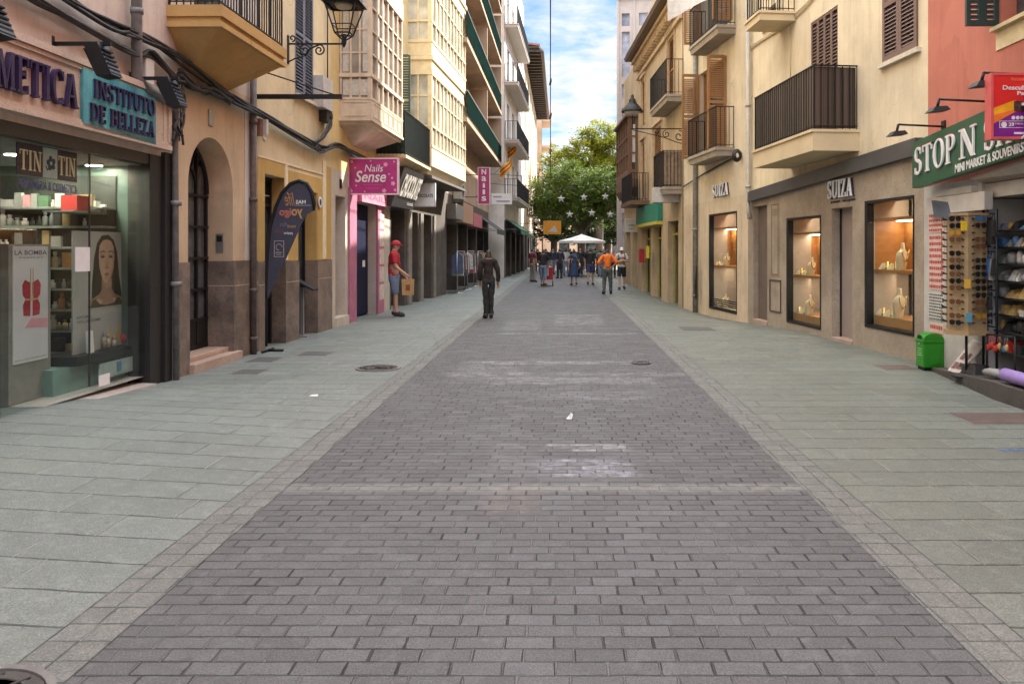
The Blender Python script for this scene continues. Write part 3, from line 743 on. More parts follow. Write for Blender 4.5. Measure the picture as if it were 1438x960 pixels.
mb = MB(W1); mb.prism([(cx-.1, .86), (a1-.07, .84), (a1-.07, .93), (cx, .95)], -.39, -.388); mb.build('petal_picture', flat('poster_pink', (0.6, 0.3, 0.36), 0.5), tot)
# woman poster
po = thing('woman_poster', 'tall advertising poster of a dark haired woman standing in the shop window', 'poster', tuple(W1.w(W1.s(140,-.35), -0.37, 0.6)))
a0, a1 = W1.s(103,-.35), W1.s(182,-.35); pz0, pz1 = 0.5, 1.83
PAPER = flat('poster_grey', (0.36, 0.36, 0.35), 0.5, var=0.06, scale=3)
mb = MB(W1); mb.box(a0, a1, -0.37, -0.355, pz0, pz1); mb.build('board', PAPER, po)
u = lambda x: a0 + (a1-a0)*x
v_ = lambda y: pz0 + (pz1-pz0)*y
def blob(cx, cz, rx, rz, n=22, fn=None): return [(u(cx)+rx*math.cos(2*math.pi*k/n), v_(cz)+rz*math.sin(2*math.pi*k/n)) for k in range(n)]
def flatpic(name, polys, d, mat):
    mb = MB(W1)
    for k, q in enumerate(polys): mb.prism([(u(x), v_(y)) for x, y in q], -.355, d + .0002*k)
    mb.build(name, mat, po)
def ell(cx, cy, rx, ry, n=20, a0=0, a1=360): return [(cx+rx*math.cos(R(a0+(a1-a0)*k/n)), cy+ry*math.sin(R(a0+(a1-a0)*k/n))) for k in range(n + (0 if a1-a0 == 360 else 1))]
flatpic('hair_picture', [[(.30,.36),(.31,.55),(.35,.78),(.40,.90),(.48,.965),(.60,.975),(.70,.93),(.76,.83),(.80,.62),(.84,.48),(.86,.36)]], -.3535, flat('poster_hair', (0.016, 0.012, 0.010), 0.5))
flatpic('neck_picture', [[(.48,.6),(.66,.6),(.665,.5),(.72,.46),(.9,.41),(.93,.36),(.24,.36),(.27,.42),(.44,.47),(.475,.5)]], -.353, flat('poster_shade_skin', (0.27, 0.165, 0.12), 0.6))
flatpic('face_picture', [[(.425,.79),(.44,.88),(.5,.925),(.575,.935),(.65,.92),(.7,.87),(.71,.78),(.695,.69),(.66,.62),(.61,.565),(.565,.553),(.52,.567),(.47,.63),(.44,.7)], [(.3,.40),(.42,.43),(.5,.41),(.45,.37),(.28,.37)], [(.68,.43),(.86,.40),(.9,.37),(.7,.37)]], -.3525, flat('poster_skin', (0.44, 0.29, 0.215), 0.6, var=.12, scale=9))
flatpic('face_shade', [[(.66,.62),(.695,.69),(.71,.78),(.7,.87),(.67,.85),(.675,.72),(.635,.63),(.585,.558),(.61,.565)], [(.565,.76),(.60,.70),(.595,.685),(.545,.685),(.555,.70)], ell(.565,.60,.035,.006), ell(.495,.79,.045,.018), ell(.64,.79,.045,.018), [(.5,.555),(.65,.57),(.64,.53),(.56,.51)]], -.352, flat('poster_mid_skin', (0.34, 0.21, 0.15), 0.6))
flatpic('top_picture', [[(.27,.36),(.33,.425),(.37,.43),(.44,.385),(.56,.37),(.7,.385),(.77,.43),(.81,.42),(.9,.36)]], -.3515, flat('poster_top', (0.05, 0.045, 0.03), 0.6))
flatpic('eyes_picture', [ell(.495,.785,.032,.009), ell(.64,.785,.032,.009), [(.45,.815),(.5,.83),(.545,.82),(.545,.828),(.5,.84),(.45,.822)], [(.595,.82),(.645,.83),(.69,.815),(.69,.822),(.645,.84),(.595,.828)], ell(.55,.688,.008,.004,8), ell(.59,.688,.008,.004,8), [(.52,.637),(.565,.634),(.615,.637),(.565,.64)]], -.3512, flat('poster_ink2', (0.04, 0.025, 0.02), 0.6))
flatpic('lips_picture', [[(.52,.638),(.55,.65),(.567,.645),(.585,.65),(.615,.638),(.59,.618),(.567,.613),(.54,.618)]], -.3508, flat('poster_lips', (0.34, 0.13, 0.11), 0.5))
mb = MB(W1); write(mb, 'HYDRA', u(.06), u(.3), v_(.28), v_(.305), -.354, bold=.01); write(mb, 'VOLUMISSIME', u(.06), u(.46), v_(.245), v_(.268), -.354, bold=.01); mb.build('lettering', flat('poster_ink', (0,0,0)), po)
mb = MB(W1)
for (cx, w, h) in ((.62, .03, .2), (.78, .04, .23), (.7, .03, .13)): mb.prism([(u(cx)-w, v_(.03)), (u(cx)+w, v_(.03)), (u(cx)+w, v_(.03)+h*.7), (u(cx)+w*.4, v_(.03)+h*.78), (u(cx)+w*.4, v_(.03)+h), (u(cx)-w*.4, v_(.03)+h), (u(cx)-w*.4, v_(.03)+h*.78), (u(cx)-w, v_(.03)+h*.7)], -.355, -.352)
mb.build('bottle_picture', flat('poster_gold', (0,0,0)), po)
# black bench with things on it, green base panel
a0, a1 = W1.s(96,-.3), W1.s(196,-.3)
mb = MB(W1); mb.box(a0, a1, -0.62, -0.2, 0.40, 0.5); solo('display_bench', mb, M['black'], 'long black display bench under the woman poster behind the glass', 'bench')
mb = MB(W1); mb.box(W1.s(74,-.3), sh1+.04, -0.6, -0.3, 0.13, 0.398); solo('window_plinth', mb, TEALBASE, 'low green plinth carrying the black bench inside the shop window', 'plinth')
mb = MB(W1); mb.prism([(W1.s(137,-.2), .2), (W1.s(190,-.2), .2), (W1.s(193,-.2), .37), (W1.s(139,-.2), .37)], -.2, -.19)
o = solo('notice_card', mb, flat('pale_green_card', (0.3, 0.38, 0.36), 0.5), 'pale green notice leaning at the foot of the glass', 'notice')
mb = MB(W1); mb.box(W1.s(145), W1.s(160), -.048, -.045, .17, .29); solo('notice_card', mb, M['white'], 'small white notice stuck low on the glass', 'notice')
mb = MB(W1); mb.box(W1.s(112), W1.s(133)-.01, -.048, -.044, W1.z(122,381), W1.z(122,347)); solo('notice_sheet', mb, M['white'], 'white paper sheet taped to the glass over the woman poster', 'notice')
mb = MB(W1); a = W1.s(166, -.17); mb.box(a, a+.09, -.185, -.18, .24, .35); solo('notice_card', mb, flat('blue_card', (0.08, 0.2, 0.38), 0.5), 'small blue card on the pale green notice', 'notice')
for k, (px, h, r, c) in enumerate(((146, .2, .026, 'cap_gold'), (152, .16, .028, 'cap_gold'), (160, .12, .03, 'cap_gold'))):
    b = MB(); p = W1.w(W1.s(px, -.33), -.33, .5); b.lathe([(r, 0), (r, h*.6), (r*.4, h*.68), (r*.4, h*.75), (r*.55, h*.76), (r*.55, h), (.0001, h)], p, 12)
    solo('perfume_bottle', b, flat('bottle_amber', (0.35, 0.3, 0.24), 0.2), 'slim bottle standing on the black bench in front of the poster', 'bottle', 'bottles on the black bench')
b = MB(); b.ball(tuple(W1.w(W1.s(172, -.36), -.36, .58)), .09, .05, .075); solo('gift_bag', b, flat('red_soft', (0.45, 0.03, 0.03), 0.5), 'round red gift pouch on the right of the black bench', 'pouch')
mb = MB(W1); a = W1.s(124,-.28); mb.prism([(a, .5), (a+.1, .5), (a+.07, .74), (a-.02, .74)], -.3, -.27); solo('price_card', mb, M['white'], 'white folded price card at the left of the black bench', 'card')
# shelves with boxes and bottles
BOXC = [flat('box_'+n_, c, 0.45) for n_, c in (('white', (.6,.6,.58)), ('grey', (.3,.31,.3)), ('black', (.03,.03,.03)), ('gold', (.4,.3,.15)), ('blue', (.06,.16,.24)), ('pink', (.5,.22,.25)), ('red', (.42,.03,.03)), ('green', (.1,.2,.12)), ('amber', (.3,.15,.05)))]
BOXN = ['white', 'grey', 'black', 'gold', 'blue', 'pink', 'red', 'green', 'amber']
shelf_root = None
SHELF = flat('glass_shelf', (0.3, 0.34, 0.32), 0.25)
rs = random.Random(5)
Yw = W1.w(sh1+.06, 0, 0).y - .01
sh_th = thing('wall_shelves', 'long glass shelves along the end wall of the perfume shop', 'shelves', (-6.3, Yw, .4))
WS = Frame((-8.0, Yw-.3), (-4.9, Yw-.3)); sA, sB = 0.0, 2.75
levels = [0.45, 0.7, 0.94, 1.18, 1.42, 1.66, 1.9, 2.12]
for z in levels:
    mb = MB(WS); mb.box(sA, sB, -.29, 0, z-.025, z); mb.build('shelf', SHELF, sh_th)
mb = MB(WS); mb.box(sA, sB, -.299, -.292, .2, 2.5); mb.build('back_panel', flat('shelf_back', (0.02, 0.026, 0.024), 0.5), sh_th)
def pack(fr, s, d, z, kind, w, h, ci, name, label, group):
    b = MB(fr)
    if kind == 0: b.box(s, s+w, d-w*.6, d, z+.001, z+h)
    else:
        b = MB(); r = w/2; p = fr.w(s+r, d-r, z+.001)
        b.lathe([(r, 0), (r, h*.62), (r*.45, h*.7), (r*.45, h*.78), (r*.6, h*.79), (r*.6, h), (.0001, h)], p, 8)
    solo(name, b, BOXC[ci], label, 'box' if kind == 0 else 'bottle', group)
for z in levels:
    s = sA + .05
    while s < sB - .2:
        kind = rs.choice((0, 0, 1)) if z > 1.9 else rs.choice((0, 1, 1)); w = rs.uniform(.06, .15) if kind == 0 else rs.uniform(.04, .075); h = rs.uniform(.08, .19)
        ci = rs.choice((0,0,1,3,4,5,7)) if z > 1.9 else rs.choice((1,2,2,2,3,8,0))
        if .6 < s < 2.5:
            nm = BOXN[ci]
            if kind == 0: pack(WS, s, -.02, z, 0, w, h, ci, 'carton', 'small %s carton on the end wall shelves of the perfume shop' % nm, nm+' cartons on the end wall shelves')
            else: pack(WS, s, -.04, z, 1, w, h, ci, 'perfume_bottle', 'small %s bottle on the end wall shelves of the perfume shop' % nm, nm+' bottles on the end wall shelves')
        s += w + rs.uniform(.008, .03)
# upper right shelves beside the poster
rsf = thing('side_shelves', 'short shelves above and beside the woman poster at the end of the shop window', 'shelves', tuple(W1.w(W1.s(170,-.55), -.6, 1.7)))
for z, p0, p1 in ((2.06, 104, 200), (1.72, 150, 204)):
    mb = MB(W1); mb.box(W1.s(p0,-.5), W1.s(p1,-.5), -.85, -.5, z-.02, z); mb.build('shelf', SHELF, rsf)
for (px, z, w, h, ci, q) in ((108, 2.06, .24, .17, 6, 'on the upper side shelf'), (164, 1.72, .18, .17, 6, 'on the lower side shelf')):
    b = MB(W1); s = W1.s(px, -.52); b.box(s, s+w, -.7, -.52, z+.001, z+h); solo('carton', b, BOXC[6], 'red carton %s near the woman poster' % q, 'box')
for (px, z, w, h) in ((134, 2.06, .1, .13), (147, 2.06, .08, .1), (158, 2.06, .09, .08), (172, 2.06, .1, .1), (184, 1.72, .24, .14)):
    b = MB(W1); s = W1.s(px, -.52); b.box(s, s+w, -.7, -.52, z+.001, z+h); solo('carton', b, BOXC[0], 'pale carton on the shelves beside the woman poster', 'box', 'pale cartons on the side shelves')

# ---- house with the arched door and the yellow shop ----
b2 = thing('corner_house', 'pale house with an arched peach doorway, ochre shop panels and a stone balcony', 'building', tuple(W2.w(1, 0, 0)))
ax0, ax1 = W2.s(264), W2.s(327); arc_c = (ax0+ax1)/2; ar = (ax1-ax0)/2; spring = 2.47
mb = MB(W2); LB = 6.7
facade(mb, 0, W2.L, -0.5, 3.98, [(ax0, ax1, -0.5, spring+ar+.05, 0.42)], mi=0)
n = 18; arcp = [(arc_c - ar*math.cos(math.pi*k/n), spring + ar*math.sin(math.pi*k/n)) for k in range(n+1)]
top = spring+ar+.05
mb.add([(p[0], 0, p[1]) for p in arcp] + [(p[0], 0, top) for p in arcp], [(i, i+1, n+1+i+1, n+1+i) for i in range(n)])
mb.add([(p[0], 0, p[1]) for p in arcp] + [(p[0], -0.42, p[1]) for p in arcp], [(i, i+1, n+1+i+1, n+1+i) for i in range(n)], 0, True)
mb.build('arch_wall', PEACH, b2)
mb = MB(W2); facade(mb, 0, W2.L, 3.98, 15, [(.5, 1.6, 4.6, 7.0), (.5, 1.6, 8.4, 10.6)]); shell(mb, 0, W2.L, -0.5, 15, back=4.5); mb.build('upper_wall', PALE, b2)
mb = MB(W2); mb.box(W2.s(343), W2.L-.001, 0.002, 0.012, 1.42, 3.9); mb.build('pale_strip', PALE, b2)
mb = MB(W2); mb.box(0.002, ax0, 0.003, 0.025, -.5, 1.46); mb.build('dado', GRANITE, b2)
mb = MB(W2); mb.box(ax1, W2.L-.002, 0.003, 0.025, -.5, 1.46); mb.box(ax1-.022, ax1+.0, -0.4, 0.024, -.5, 1.457)
mb.build('dado', GRANITE, b2)
mb = MB(W2); mb.box(ax1+.002, W2.L-.004, 0.025, 0.028, 1.085, 1.1); mb.box(ax1-.026, ax1-.022, -0.4, 0.02, 1.085, 1.1); mb.build('dado_joint', flat('mortar_pale', (0.42, 0.36, 0.3), 0.8), b2)
dr = MB(W2); dz = -0.38
GLD = flat('door_glass', (0.10, 0.11, 0.115), 0.12, var=0.2)
dr.prism([(ax0+.02, .2), (ax1-.02, .2)] + [(p[0], p[1]-.01) for p in reversed(arcp[1:-1])], -.41, -.40); door = dr.build('door', GLD, b2)
mb = MB(W2)
for s_ in (ax0+.03, ax0+.36, arc_c-.03, arc_c+.03, ax1-.36, ax1-.05): mb.box(s_-.022, s_+.022, -.4, -.36, .2, spring + math.sqrt(max(0.01, ar*ar-(s_-arc_c)**2))-.01)
for z in (.24, .62, 1.05, 1.5, 1.95, 2.4): mb.box(ax0+.01, ax1-.01, -.398, -.355, z-.02, z+.02)
mb.box(ax0+.02, ax1-.02, -.398, -.37, .2, .6)
mb.tube([(p[0]*.985+arc_c*.015, -.38, p[1]-.03) for p in arcp], .03, 6)
mb.tube([(arc_c+(p[0]-arc_c)*.5, -.38, spring+(p[1]-spring)*.5) for p in arcp], .018, 6)
for k in (4, 6, 12, 14): mb.tube([(arc_c+(arcp[k][0]-arc_c)*.5, -.38, spring+(arcp[k][1]-spring)*.5), (arcp[k][0], -.38, arcp[k][1])], .015, 5)
mb.build('door_frame', M['black'], door)
mb = MB(W2); mb.box(ax0-.02, ax1+.12, -.42, .1, -.3, .13); mb.box(ax0+.02, ax1-.02, -.42, -.05, .13, .2); mb.build('doorstep', STEPM, b2, bevel=.012)
mb = MB(W2); mb.box(ax1-.012, ax1-.001, -.25, -.14, 1.58, 1.86); ic = mb.build('intercom', M['steel'], b2); mb = MB(W2); mb.box(ax1-.017, ax1-.012, -.235, -.155, 1.74, 1.83); mb.build('screen', M['black'], ic)
mb = MB(W2); s_ = W2.s(295); mb.box(s_-.07, s_+.07, 0.001, .02, W2.z(295,177), W2.z(295,155)); np_ = mb.build('number_plate', M['steel'], b2)
# upper windows behind the balcony
mb = MB(W2); mb.box(.45, 1.65, -.2, -.15, 4.5, 7.1); mb.box(.45, 1.65, -.2, -.15, 8.3, 10.7); mb.build('window_panes', M['pane'], b2)
# balcony: corbelled slab and bars
q0, q1 = W2.s(232), W3.s(401, .68); so = W2.s(309, .68)
bs0, bs1 = W2.s(233), W2.L + 0.0
bl = bs1 - bs0
end = W2.s(401, .68)
bal = MB(W2); zt_ = 4.64
def loop(i, o, z): return [(bs0+i, 0, z), (end-i, 0, z), (end-i, o, z), (bs0+i, o, z)]
bal.hexa(loop(0, .70, 4.5), loop(0, .70, zt_)); bal.hexa(loop(.03, .66, 4.44), loop(.03, .66, 4.5)); bal.hexa(loop(.0, .69, 4.37), loop(.0, .69, 4.44))
bal.hexa(loop(.5, .04, 3.93), loop(.05, .64, 4.37))
balcony = bal.build('balcony', BALC, b2)
mb = MB(W2); railing(mb, [(bs0+.05, .02), (bs0+.05, .64), (end-.05, .64), (end-.05, .02)], zt_, 5.65, .085, .007); mb.build('railing', M['iron'], balcony)

# yellow shop part
o0, o1, p0, p1 = W3.s(371), W3.s(400), W3.s(418), W3.s(445)
zA, zB = 2.86, 2.72
mb = MB(W3); facade(mb, 0, W3.L, -0.5, 15, [(o0, o1, -0.5, zA, .3), (p0, p1, -0.5, zB, .3), (W3.s(414), W3.s(440), 4.42, 6.7, .12), (W3.s(414), W3.s(440), 8.4, 10.7, .12)], mi=0); shell(mb, 0, W3.L, -.5, 15, back=4.5)
mb.build('shop_wall', CREAM, b2)
mb = MB(W3)
zl = 3.1
mb.box(W3.s(361), o0, .002, .012, 1.43, zl); mb.box(o0, o1-.06, .002, .012, zA, zl); mb.box(o1-.06, W3.s(399), .002, .012, 1.43, zl)
mb.box(W3.s(403), p0, .002, .012, 1.43, 3.02); mb.box(p0, p1, .002, .012, zB, 3.02); mb.box(p1, W3.s(452), .002, .012, 1.43, 3.02); mb.box(W3.s(457), W3.L-.01, .002, .012, 1.43, 3.3)
mb.box(o1-.02, o1-.0005, -.28, .0, 1.42, zA-.001); mb.box(p1-.02, p1-.0005, -.28, 0, 1.42, zB-.001)
mb.build('ochre_panels', OCHRE, b2)
for a, c, e in ((0.002, o0, 0), (o1, p0, 1), (p1, W3.L-.002, 1)):
    mb = MB(W3); mb.box(a, c, .004, .03, -.5, 1.42)
    if e: mb.box(a-.03, a+.001, -.29, .029, -.5, 1.418)
    mb.build('dado', GRANITE, b2)
mb = MB(W3); 
for a, c in ((0.004, o0), (o1+.003, p0), (p1+.003, W3.L-.004)): mb.box(a, c, .03, .033, 1.05, 1.065)
mb.build('dado_joint', flat('mortar_pale', (0,0,0)), b2)
mb = MB(W3); mb.box(W3.s(361), W3.s(452), .012, .02, zl-.0, zl+.035); mb.box(W3.s(399), W3.s(403), .012, .02, 1.44, zl); mb.box(W3.s(452), W3.s(457), .003, .018, 1.44, 3.4); mb.build('plaster_bands', flat('cream_band', (0.72, 0.62, 0.42), 0.8), b2)
mb = MB(W3); mb.box(o0, o1-.03, -.3, -.27, 0, zA); mb.box(p0, p1-.03, -.3, -.27, 0, zB); mb.build('shop_glazing', M['pane'], b2)
mb = MB(W3)
for a, c, z in ((o0, o1-.03, zA), (p0, p1-.03, zB)):
    mb.box(a, a+.05, -.27, -.2, 0, z); mb.box(c-.05, c, -.27, -.22, 0, z); mb.box(a, c, -.27, -.21, z-.06, z); mb.box(a, c, -.265, -.22, z-.5, z-.45)
mb.box(p0+.001, p0+.09, -.2, .002, 0.05, zB-.002)
mb.build('shop_frames', M['black'], b2)
mb = MB(W3); mb.box(o0, o1-.03, -.262, -.24, zA-.32, zA-.3); mb.build('transom_light', flat('transom_white', (.6,.65,.6), .4), b2)
# shutters of the upper window
wn = MB(W3); w0, w1 = W3.s(414), W3.s(440); SHUT = flat('shutter_blue_grey', (0.16, 0.175, 0.22), 0.55)
wn.box(w0-.06, w1+.06, .0, .09, 4.36, 4.42); win = wn.build('window_sill', flat('sill_cream', (.6,.52,.4), .7), b2)
mb = MB(W3); wm = (w0+w1)/2; louvers(mb, w0+.005, wm-.003, 4.43, 6.69, -.05, .05, pitch=.06); mb.build('shutter', SHUT, win); mb = MB(W3); louvers(mb, wm+.003, w1-.005, 4.43, 6.69, -.05, .05, pitch=.06); mb.build('shutter', SHUT, win)
mb = MB(W3); louvers(mb, w0+.005, w1-.005, 8.41, 10.69, -.05, .05, pitch=.06); mb.build('shutter', SHUT, b2)
# round club emblem plate and small box
mb = MB(W3); s_ = W3.s(447); c = (s_, W3.z(447, 284)); mb.prism([(c[0]+.11*math.cos(k*math.pi/8), c[1]+.11*math.sin(k*math.pi/8)) for k in range(16)], .034, .044)
mb2 = MB(W3); mb2.prism([(c[0]+.06*math.cos(k*math.pi/3), c[1]+.07*math.sin(k*math.pi/3)) for k in range(6)], .044, .047)
pl = mb.build('round_plaque', M['white'], None, tuple(W3.w(c[0], .034, c[1]))); tag(pl, 'small round white plaque with a blue emblem on the ochre wall', 'plaque')
mb2.build('emblem', flat('dark_blue', (0,0,0)), pl)

# ---- house with the narrow stone doorway, nail studio and enclosed bays ----
b3 = thing('town_house', 'beige house with a glazed wooden bay over the pink nail studio', 'building', tuple(W4.w(1, 0, 0)))
STONEP = stone('portal_stone', (0.5, 0.44, 0.37), (0.58, 0.52, 0.44), (0.42, 0.35, 0.28), 2.5, 0.75)
YEL = stucco('plaster_yellow', (0.72, 0.55, 0.27), (0.45, 0.33, 0.17), 0.3)
d0, d1 = W4.s(471), W4.s(485); e0, e1 = W4.s(498), W4.s(528)
mb = MB(W4); facade(mb, 0, W4.L, -.5, 3.3, [(d0, d1, -.5, 2.76, .35), (e0, e1, -.5, 2.72, .25)]); mb.build('stone_front', STONEP, b3)
mb = MB(W4); facade(mb, 0, W4.L, 3.3, 15, [(W4.L-1.2, W4.L-.1, 4.3, 6.9)]); shell(mb, 0, W4.L, -.5, 15, back=4.5); mb.build('upper_wall', YEL, b3)
mb = MB(W4); mb.box(d0, d1, -.36, -.33, 0, 2.76); dd_ = mb.build('door', stone('stone_door', (.24,.19,.16), (.3,.24,.2), (.2,.16,.14), 2, .6), b3)
mb = MB(W4); mb.box(d0-.1, d1+.1, -.33, .06, -.3, .2); mb.build('doorstep', STONEP, b3)
mb = MB(W4); s_ = W4.s(478); mb.box(s_-.07, s_+.07, .002, .02, 2.93, 3.12); mb.build('number_plate', M['black'], b3)
mb = MB(W4); mb.box(e0+.03, e1-.03, -.24, -.2, .05, 2.7); nd = mb.build('studio_door', flat('navy_door', (0.006, 0.008, 0.035), 0.6, spec=.2), b3)
mb = MB(W4); s_ = W4.s(524); mb.box(s_-.25, s_-.02, -.2, -.195, 1.2, 1.36); mb.build('door_notice', M['white'], nd)
PINK = flat('pink_frame', (0.42, 0.15, 0.23), 0.6, var=.15, scale=4)
mb = MB(W4); mb.box(W4.s(488.5), e0, .003, .05, 0, 3.0); mb.box(e1, W4.s(537), .003, .05, 0, 2.74); mb.box(e0, W4.s(537), .003, .05, 2.72, 3.0); mb.build('studio_frame', PINK, b3)
mb = MB(W4); sf0, sf1 = W4.s(500), W4.s(541); mb.box(sf0, sf1, .05, .14, 2.72, 3.02); pf = mb.build('studio_fascia', flat('pink_fascia', (0.62, 0.27, 0.36), 0.5), b3)
mb = MB(W4); write(mb, 'NAILS', sf0+.2, sf1-.2, 2.8, 2.94, .142, bold=.02); mb.build('lettering', flat('pink_text', (.4,.1,.2), .5), pf)
mb = MB(W4); a0, a1 = W4.s(530), W4.s(536.5)
for k in range(5): mb.box(a0, a1, .05, .056, .35+k*.45, .74+k*.45)
mb.build('price_panels', flat('pale_pink', (.62,.5,.45), .6, var=.3, scale=12), b3)
# bay A
BEIGE = flat('bay_wood', (0.56, 0.45, 0.34), 0.6, var=.15, scale=5)
BAYG = pane('bay_glass', (0.22, 0.2, 0.17), 0.08)
a0, a1 = W4.s(476), W4.s(565.5, .69); dp = .69; z0 = 4.38
bay = MB(W4)
lp = lambda i, o, z: [(a0+i, 0, z), (a1-i, 0, z), (a1-i, o, z), (a0+i, o, z)]
bay.hexa(lp(.9, .05, z0-.42), lp(.12, dp-.1, z0-.1)); bay.hexa(lp(.06, dp-.04, z0-.1), lp(.03, dp-.02, z0-.03)); bay.hexa(lp(-.02, dp+.02, z0-.03), lp(-.02, dp+.02, z0+.03))
bay.hexa(lp(0, dp, z0+.03), lp(0, dp, z0+.42)); bay.hexa(lp(-.01, dp+.01, z0+.42), lp(-.01, dp+.01, z0+.47))
bay.hexa(lp(-.02, dp+.02, 5.28), lp(-.02, dp+.02, 5.36)); bay.hexa(lp(-.02, dp+.02, 7.3), lp(-.02, dp+.02, 7.7)); bay.hexa(lp(0, dp, 7.7), lp(0, dp, 7.9)); bay.hexa(lp(-.06, dp+.06, 7.9), lp(-.06, dp+.06, 8.0))
def bars(mb, fr_, posts, z_0, z_1, hz, t=.045):
    pass
for i in range(7):
    s_ = a0 + .05 + (a1-a0-.1)*i/6
    bay.box(s_-(.05 if i in (0,6) else .03), s_+(.05 if i in (0,6) else .03), dp-.08, dp, z0+.47, 7.3)
for q in (.05, .36, .64): bay.box(a0, a0+.07, dp*q-.02, dp*q+.02, z0+.47, 7.3); bay.box(a1-.07, a1, dp*q-.02, dp*q+.02, z0+.47, 7.3)
for z in (5.8, 6.3, 6.8):
    bay.box(a0+.002, a1-.002, dp-.06, dp-.012, z-.018, z+.018); bay.box(a0+.01, a0+.05, 0, dp-.06, z-.018, z+.018)
for i in range(6):
    s_ = a0+.1+(a1-a0-.2)*i/6; w = (a1-a0-.2)/6
    for (x0_,x1_,y0_,y1_) in ((s_+.04, s_+w-.04, z0+.36, z0+.385), (s_+.04, s_+w-.04, z0+.07, z0+.095), (s_+.04, s_+.06, z0+.095, z0+.36), (s_+w-.06, s_+w-.04, z0+.095, z0+.36)): bay.box(x0_, x1_, dp, dp+.012, y0_, y1_)
for (y0_,y1_,e0_,e1_) in ((.12, .6, z0+.36, z0+.39), (.12, .6, z0+.07, z0+.1)): bay.box(a0-.012, a0, y0_, y1_, e0_, e1_)
bayo = bay.build('bay_window', BEIGE, b3)
mb = MB(W4); mb.box(a0+.03, a1-.03, 0, dp-.05, z0+.45, 7.32); mb.build('panes', BAYG, bayo)
mb = MB(W4); CURT = flat('lace_curtain', (.5,.47,.42), .8, var=.2, scale=20)
for (y0_, y1_, z_0, z_1) in ((.08, .2, 5.4, 7.2), (.5, .62, 5.4, 7.2), (.08, .62, z0+.52, z0+.85)): mb.box(a0+.022, a0+.028, y0_, y1_, z_0, z_1)
for i in (1, 2, 4): mb.box(a0+.1+(a1-a0-.2)*i/6, a0+.1+(a1-a0-.2)*(i+.55)/6, dp-.048, dp-.044, 5.4, 7.2)
mb.build('curtain', CURT, bayo)
# green shutters and little balcony
g0, g1 = W4.s(543, .0)-.25, W4.L+1.95
mb = MB(W4); w0, w1 = W4.L-1.2, W4.L-.1
mb.box(w0-.08, w1+.08, -.1, -.06, 4.3, 6.9); wo = mb.build('balcony_window', M['pane'], b3)
mb = MB(W4); GRS = flat('shutter_green', (0.06, 0.10, 0.075), 0.5)
PW = Frame(W4.w(w0+.02, 0, 0)[:2], W4.w(w0+.02, .55, 0)[:2])
louvers(mb, w0-.5, w0, 4.3, 6.9, .012, .045, pitch=.07); mb.build('shutter', GRS, wo); mb = MB(W4); louvers(mb, w1+.02, w1+.1, 4.3, 6.9, .012, .045, pitch=.07)
mb.build('shutter', GRS, wo)
q_ = W4.w(W4.L-.1, .02, 0); frS = Frame((q_.x, q_.y+.35), (q_.x+.5, q_.y+.35)); mb = MB(frS); louvers(mb, 0, .5, 4.3, 6.9, -.02, .045, pitch=.07); mb.build('shutter', GRS, wo)
mb = MB(W4); g0 = 3.7; lp2 = lambda i, o, z: [(g0+i, 0, z), (g1-i, 0, z), (g1-i, o, z), (g0+i, o, z)]
mb.hexa(lp2(.15, .5, 3.78), lp2(.03, .72, 3.92)); mb.hexa(lp2(0, .76, 3.92), lp2(0, .76, 4.0)); bo = mb.build('balcony', flat('slab_cream', (.55,.43,.27), .8, var=.2, scale=3), b3)
mb = MB(W4); railing(mb, [(g0+.04, .02), (g0+.04, .72), (g1-.04, .72), (g1-.04, .02)], 4.0, 5.1, .1); mb.build('railing', M['iron'], bo)
NET = flat('green_netting', (0.02, 0.06, 0.035), 0.85, var=.5, scale=16)
mb = MB(W4); mb.box(g0+.055, g0+.06, .03, .70, 4.02, 5.08); mb.box(g0+.06, g1-.05, .70, .705, 4.02, 5.08); mb.build('screen', NET, bo)

# ---- glazed gallery house ----
b4 = thing('gallery_house', 'narrow house with a tall white glazed gallery above the chocolate shop', 'building', tuple(W5.w(2, 0, 0)))
YW = stucco('gallery_yellow', (0.72, 0.6, 0.36), (0.5, 0.4, 0.24), 0.3)
DARK_STONE = stone('dark_stone', (0.06, 0.052, 0.046), (0.12, 0.104, 0.09), (0.15, 0.125, 0.105), 1.6, 0.75)  # dark mottled stone for the far left shop fronts
hz = [(W5.s(x0), W5.s(x1), -.5, 2.75, .9) for x0, x1 in ((549, 568), (577.5, 587), (594, 606))]
mb = MB(W5); facade(mb, 0, W5.L, -.5, 3.9, hz); mb.build('shop_front', DARK_STONE, b4)
mb = MB(W5); facade(mb, 0, W5.L, 3.9, 16, []); shell(mb, 0, W5.L, -.5, 16, back=4.5); mb.build('upper_wall', YW, b4)
mb = MB(W5); mb.box(hz[0][0]+.02, hz[-1][1]-.02, -.95, -.88, 0, 2.9); mb.build('shop_back', flat('shop_brown', (.10,.08,.07), .7, var=.2, scale=2), b4)
mb = MB(W5); PALEP = flat('pilaster_pale', (.22,.2,.175), .7, var=.2, scale=5)
for x0_, x1_ in ((571, 576), (588.5, 592.5), (607.5, 610)):
    mb = MB(W5); mb.box(W5.s(x0_), W5.s(x1_), .004, .06, -.3, 2.75); mb.build('pilaster', PALEP, b4)
GALW = flat('gallery_white', (0.70, 0.60, 0.40), 0.5, var=.12, scale=6)
GALG = pane('gallery_glass', (0.42, 0.42, 0.38), 0.1)
a0, a1 = 2.05, W5.L+.25; dp = .7; z0 = 4.12
gal = MB(W5)
lp3 = lambda i, o, z: [(a0+i, 0, z), (a1-i, 0, z), (a1-i, o, z), (a0+i, o, z)]
gal.hexa(lp3(.25, .5, z0-.25), lp3(.02, dp-.02, z0-.05)); gal.hexa(lp3(0, dp, z0-.05), lp3(0, dp, z0+.12))
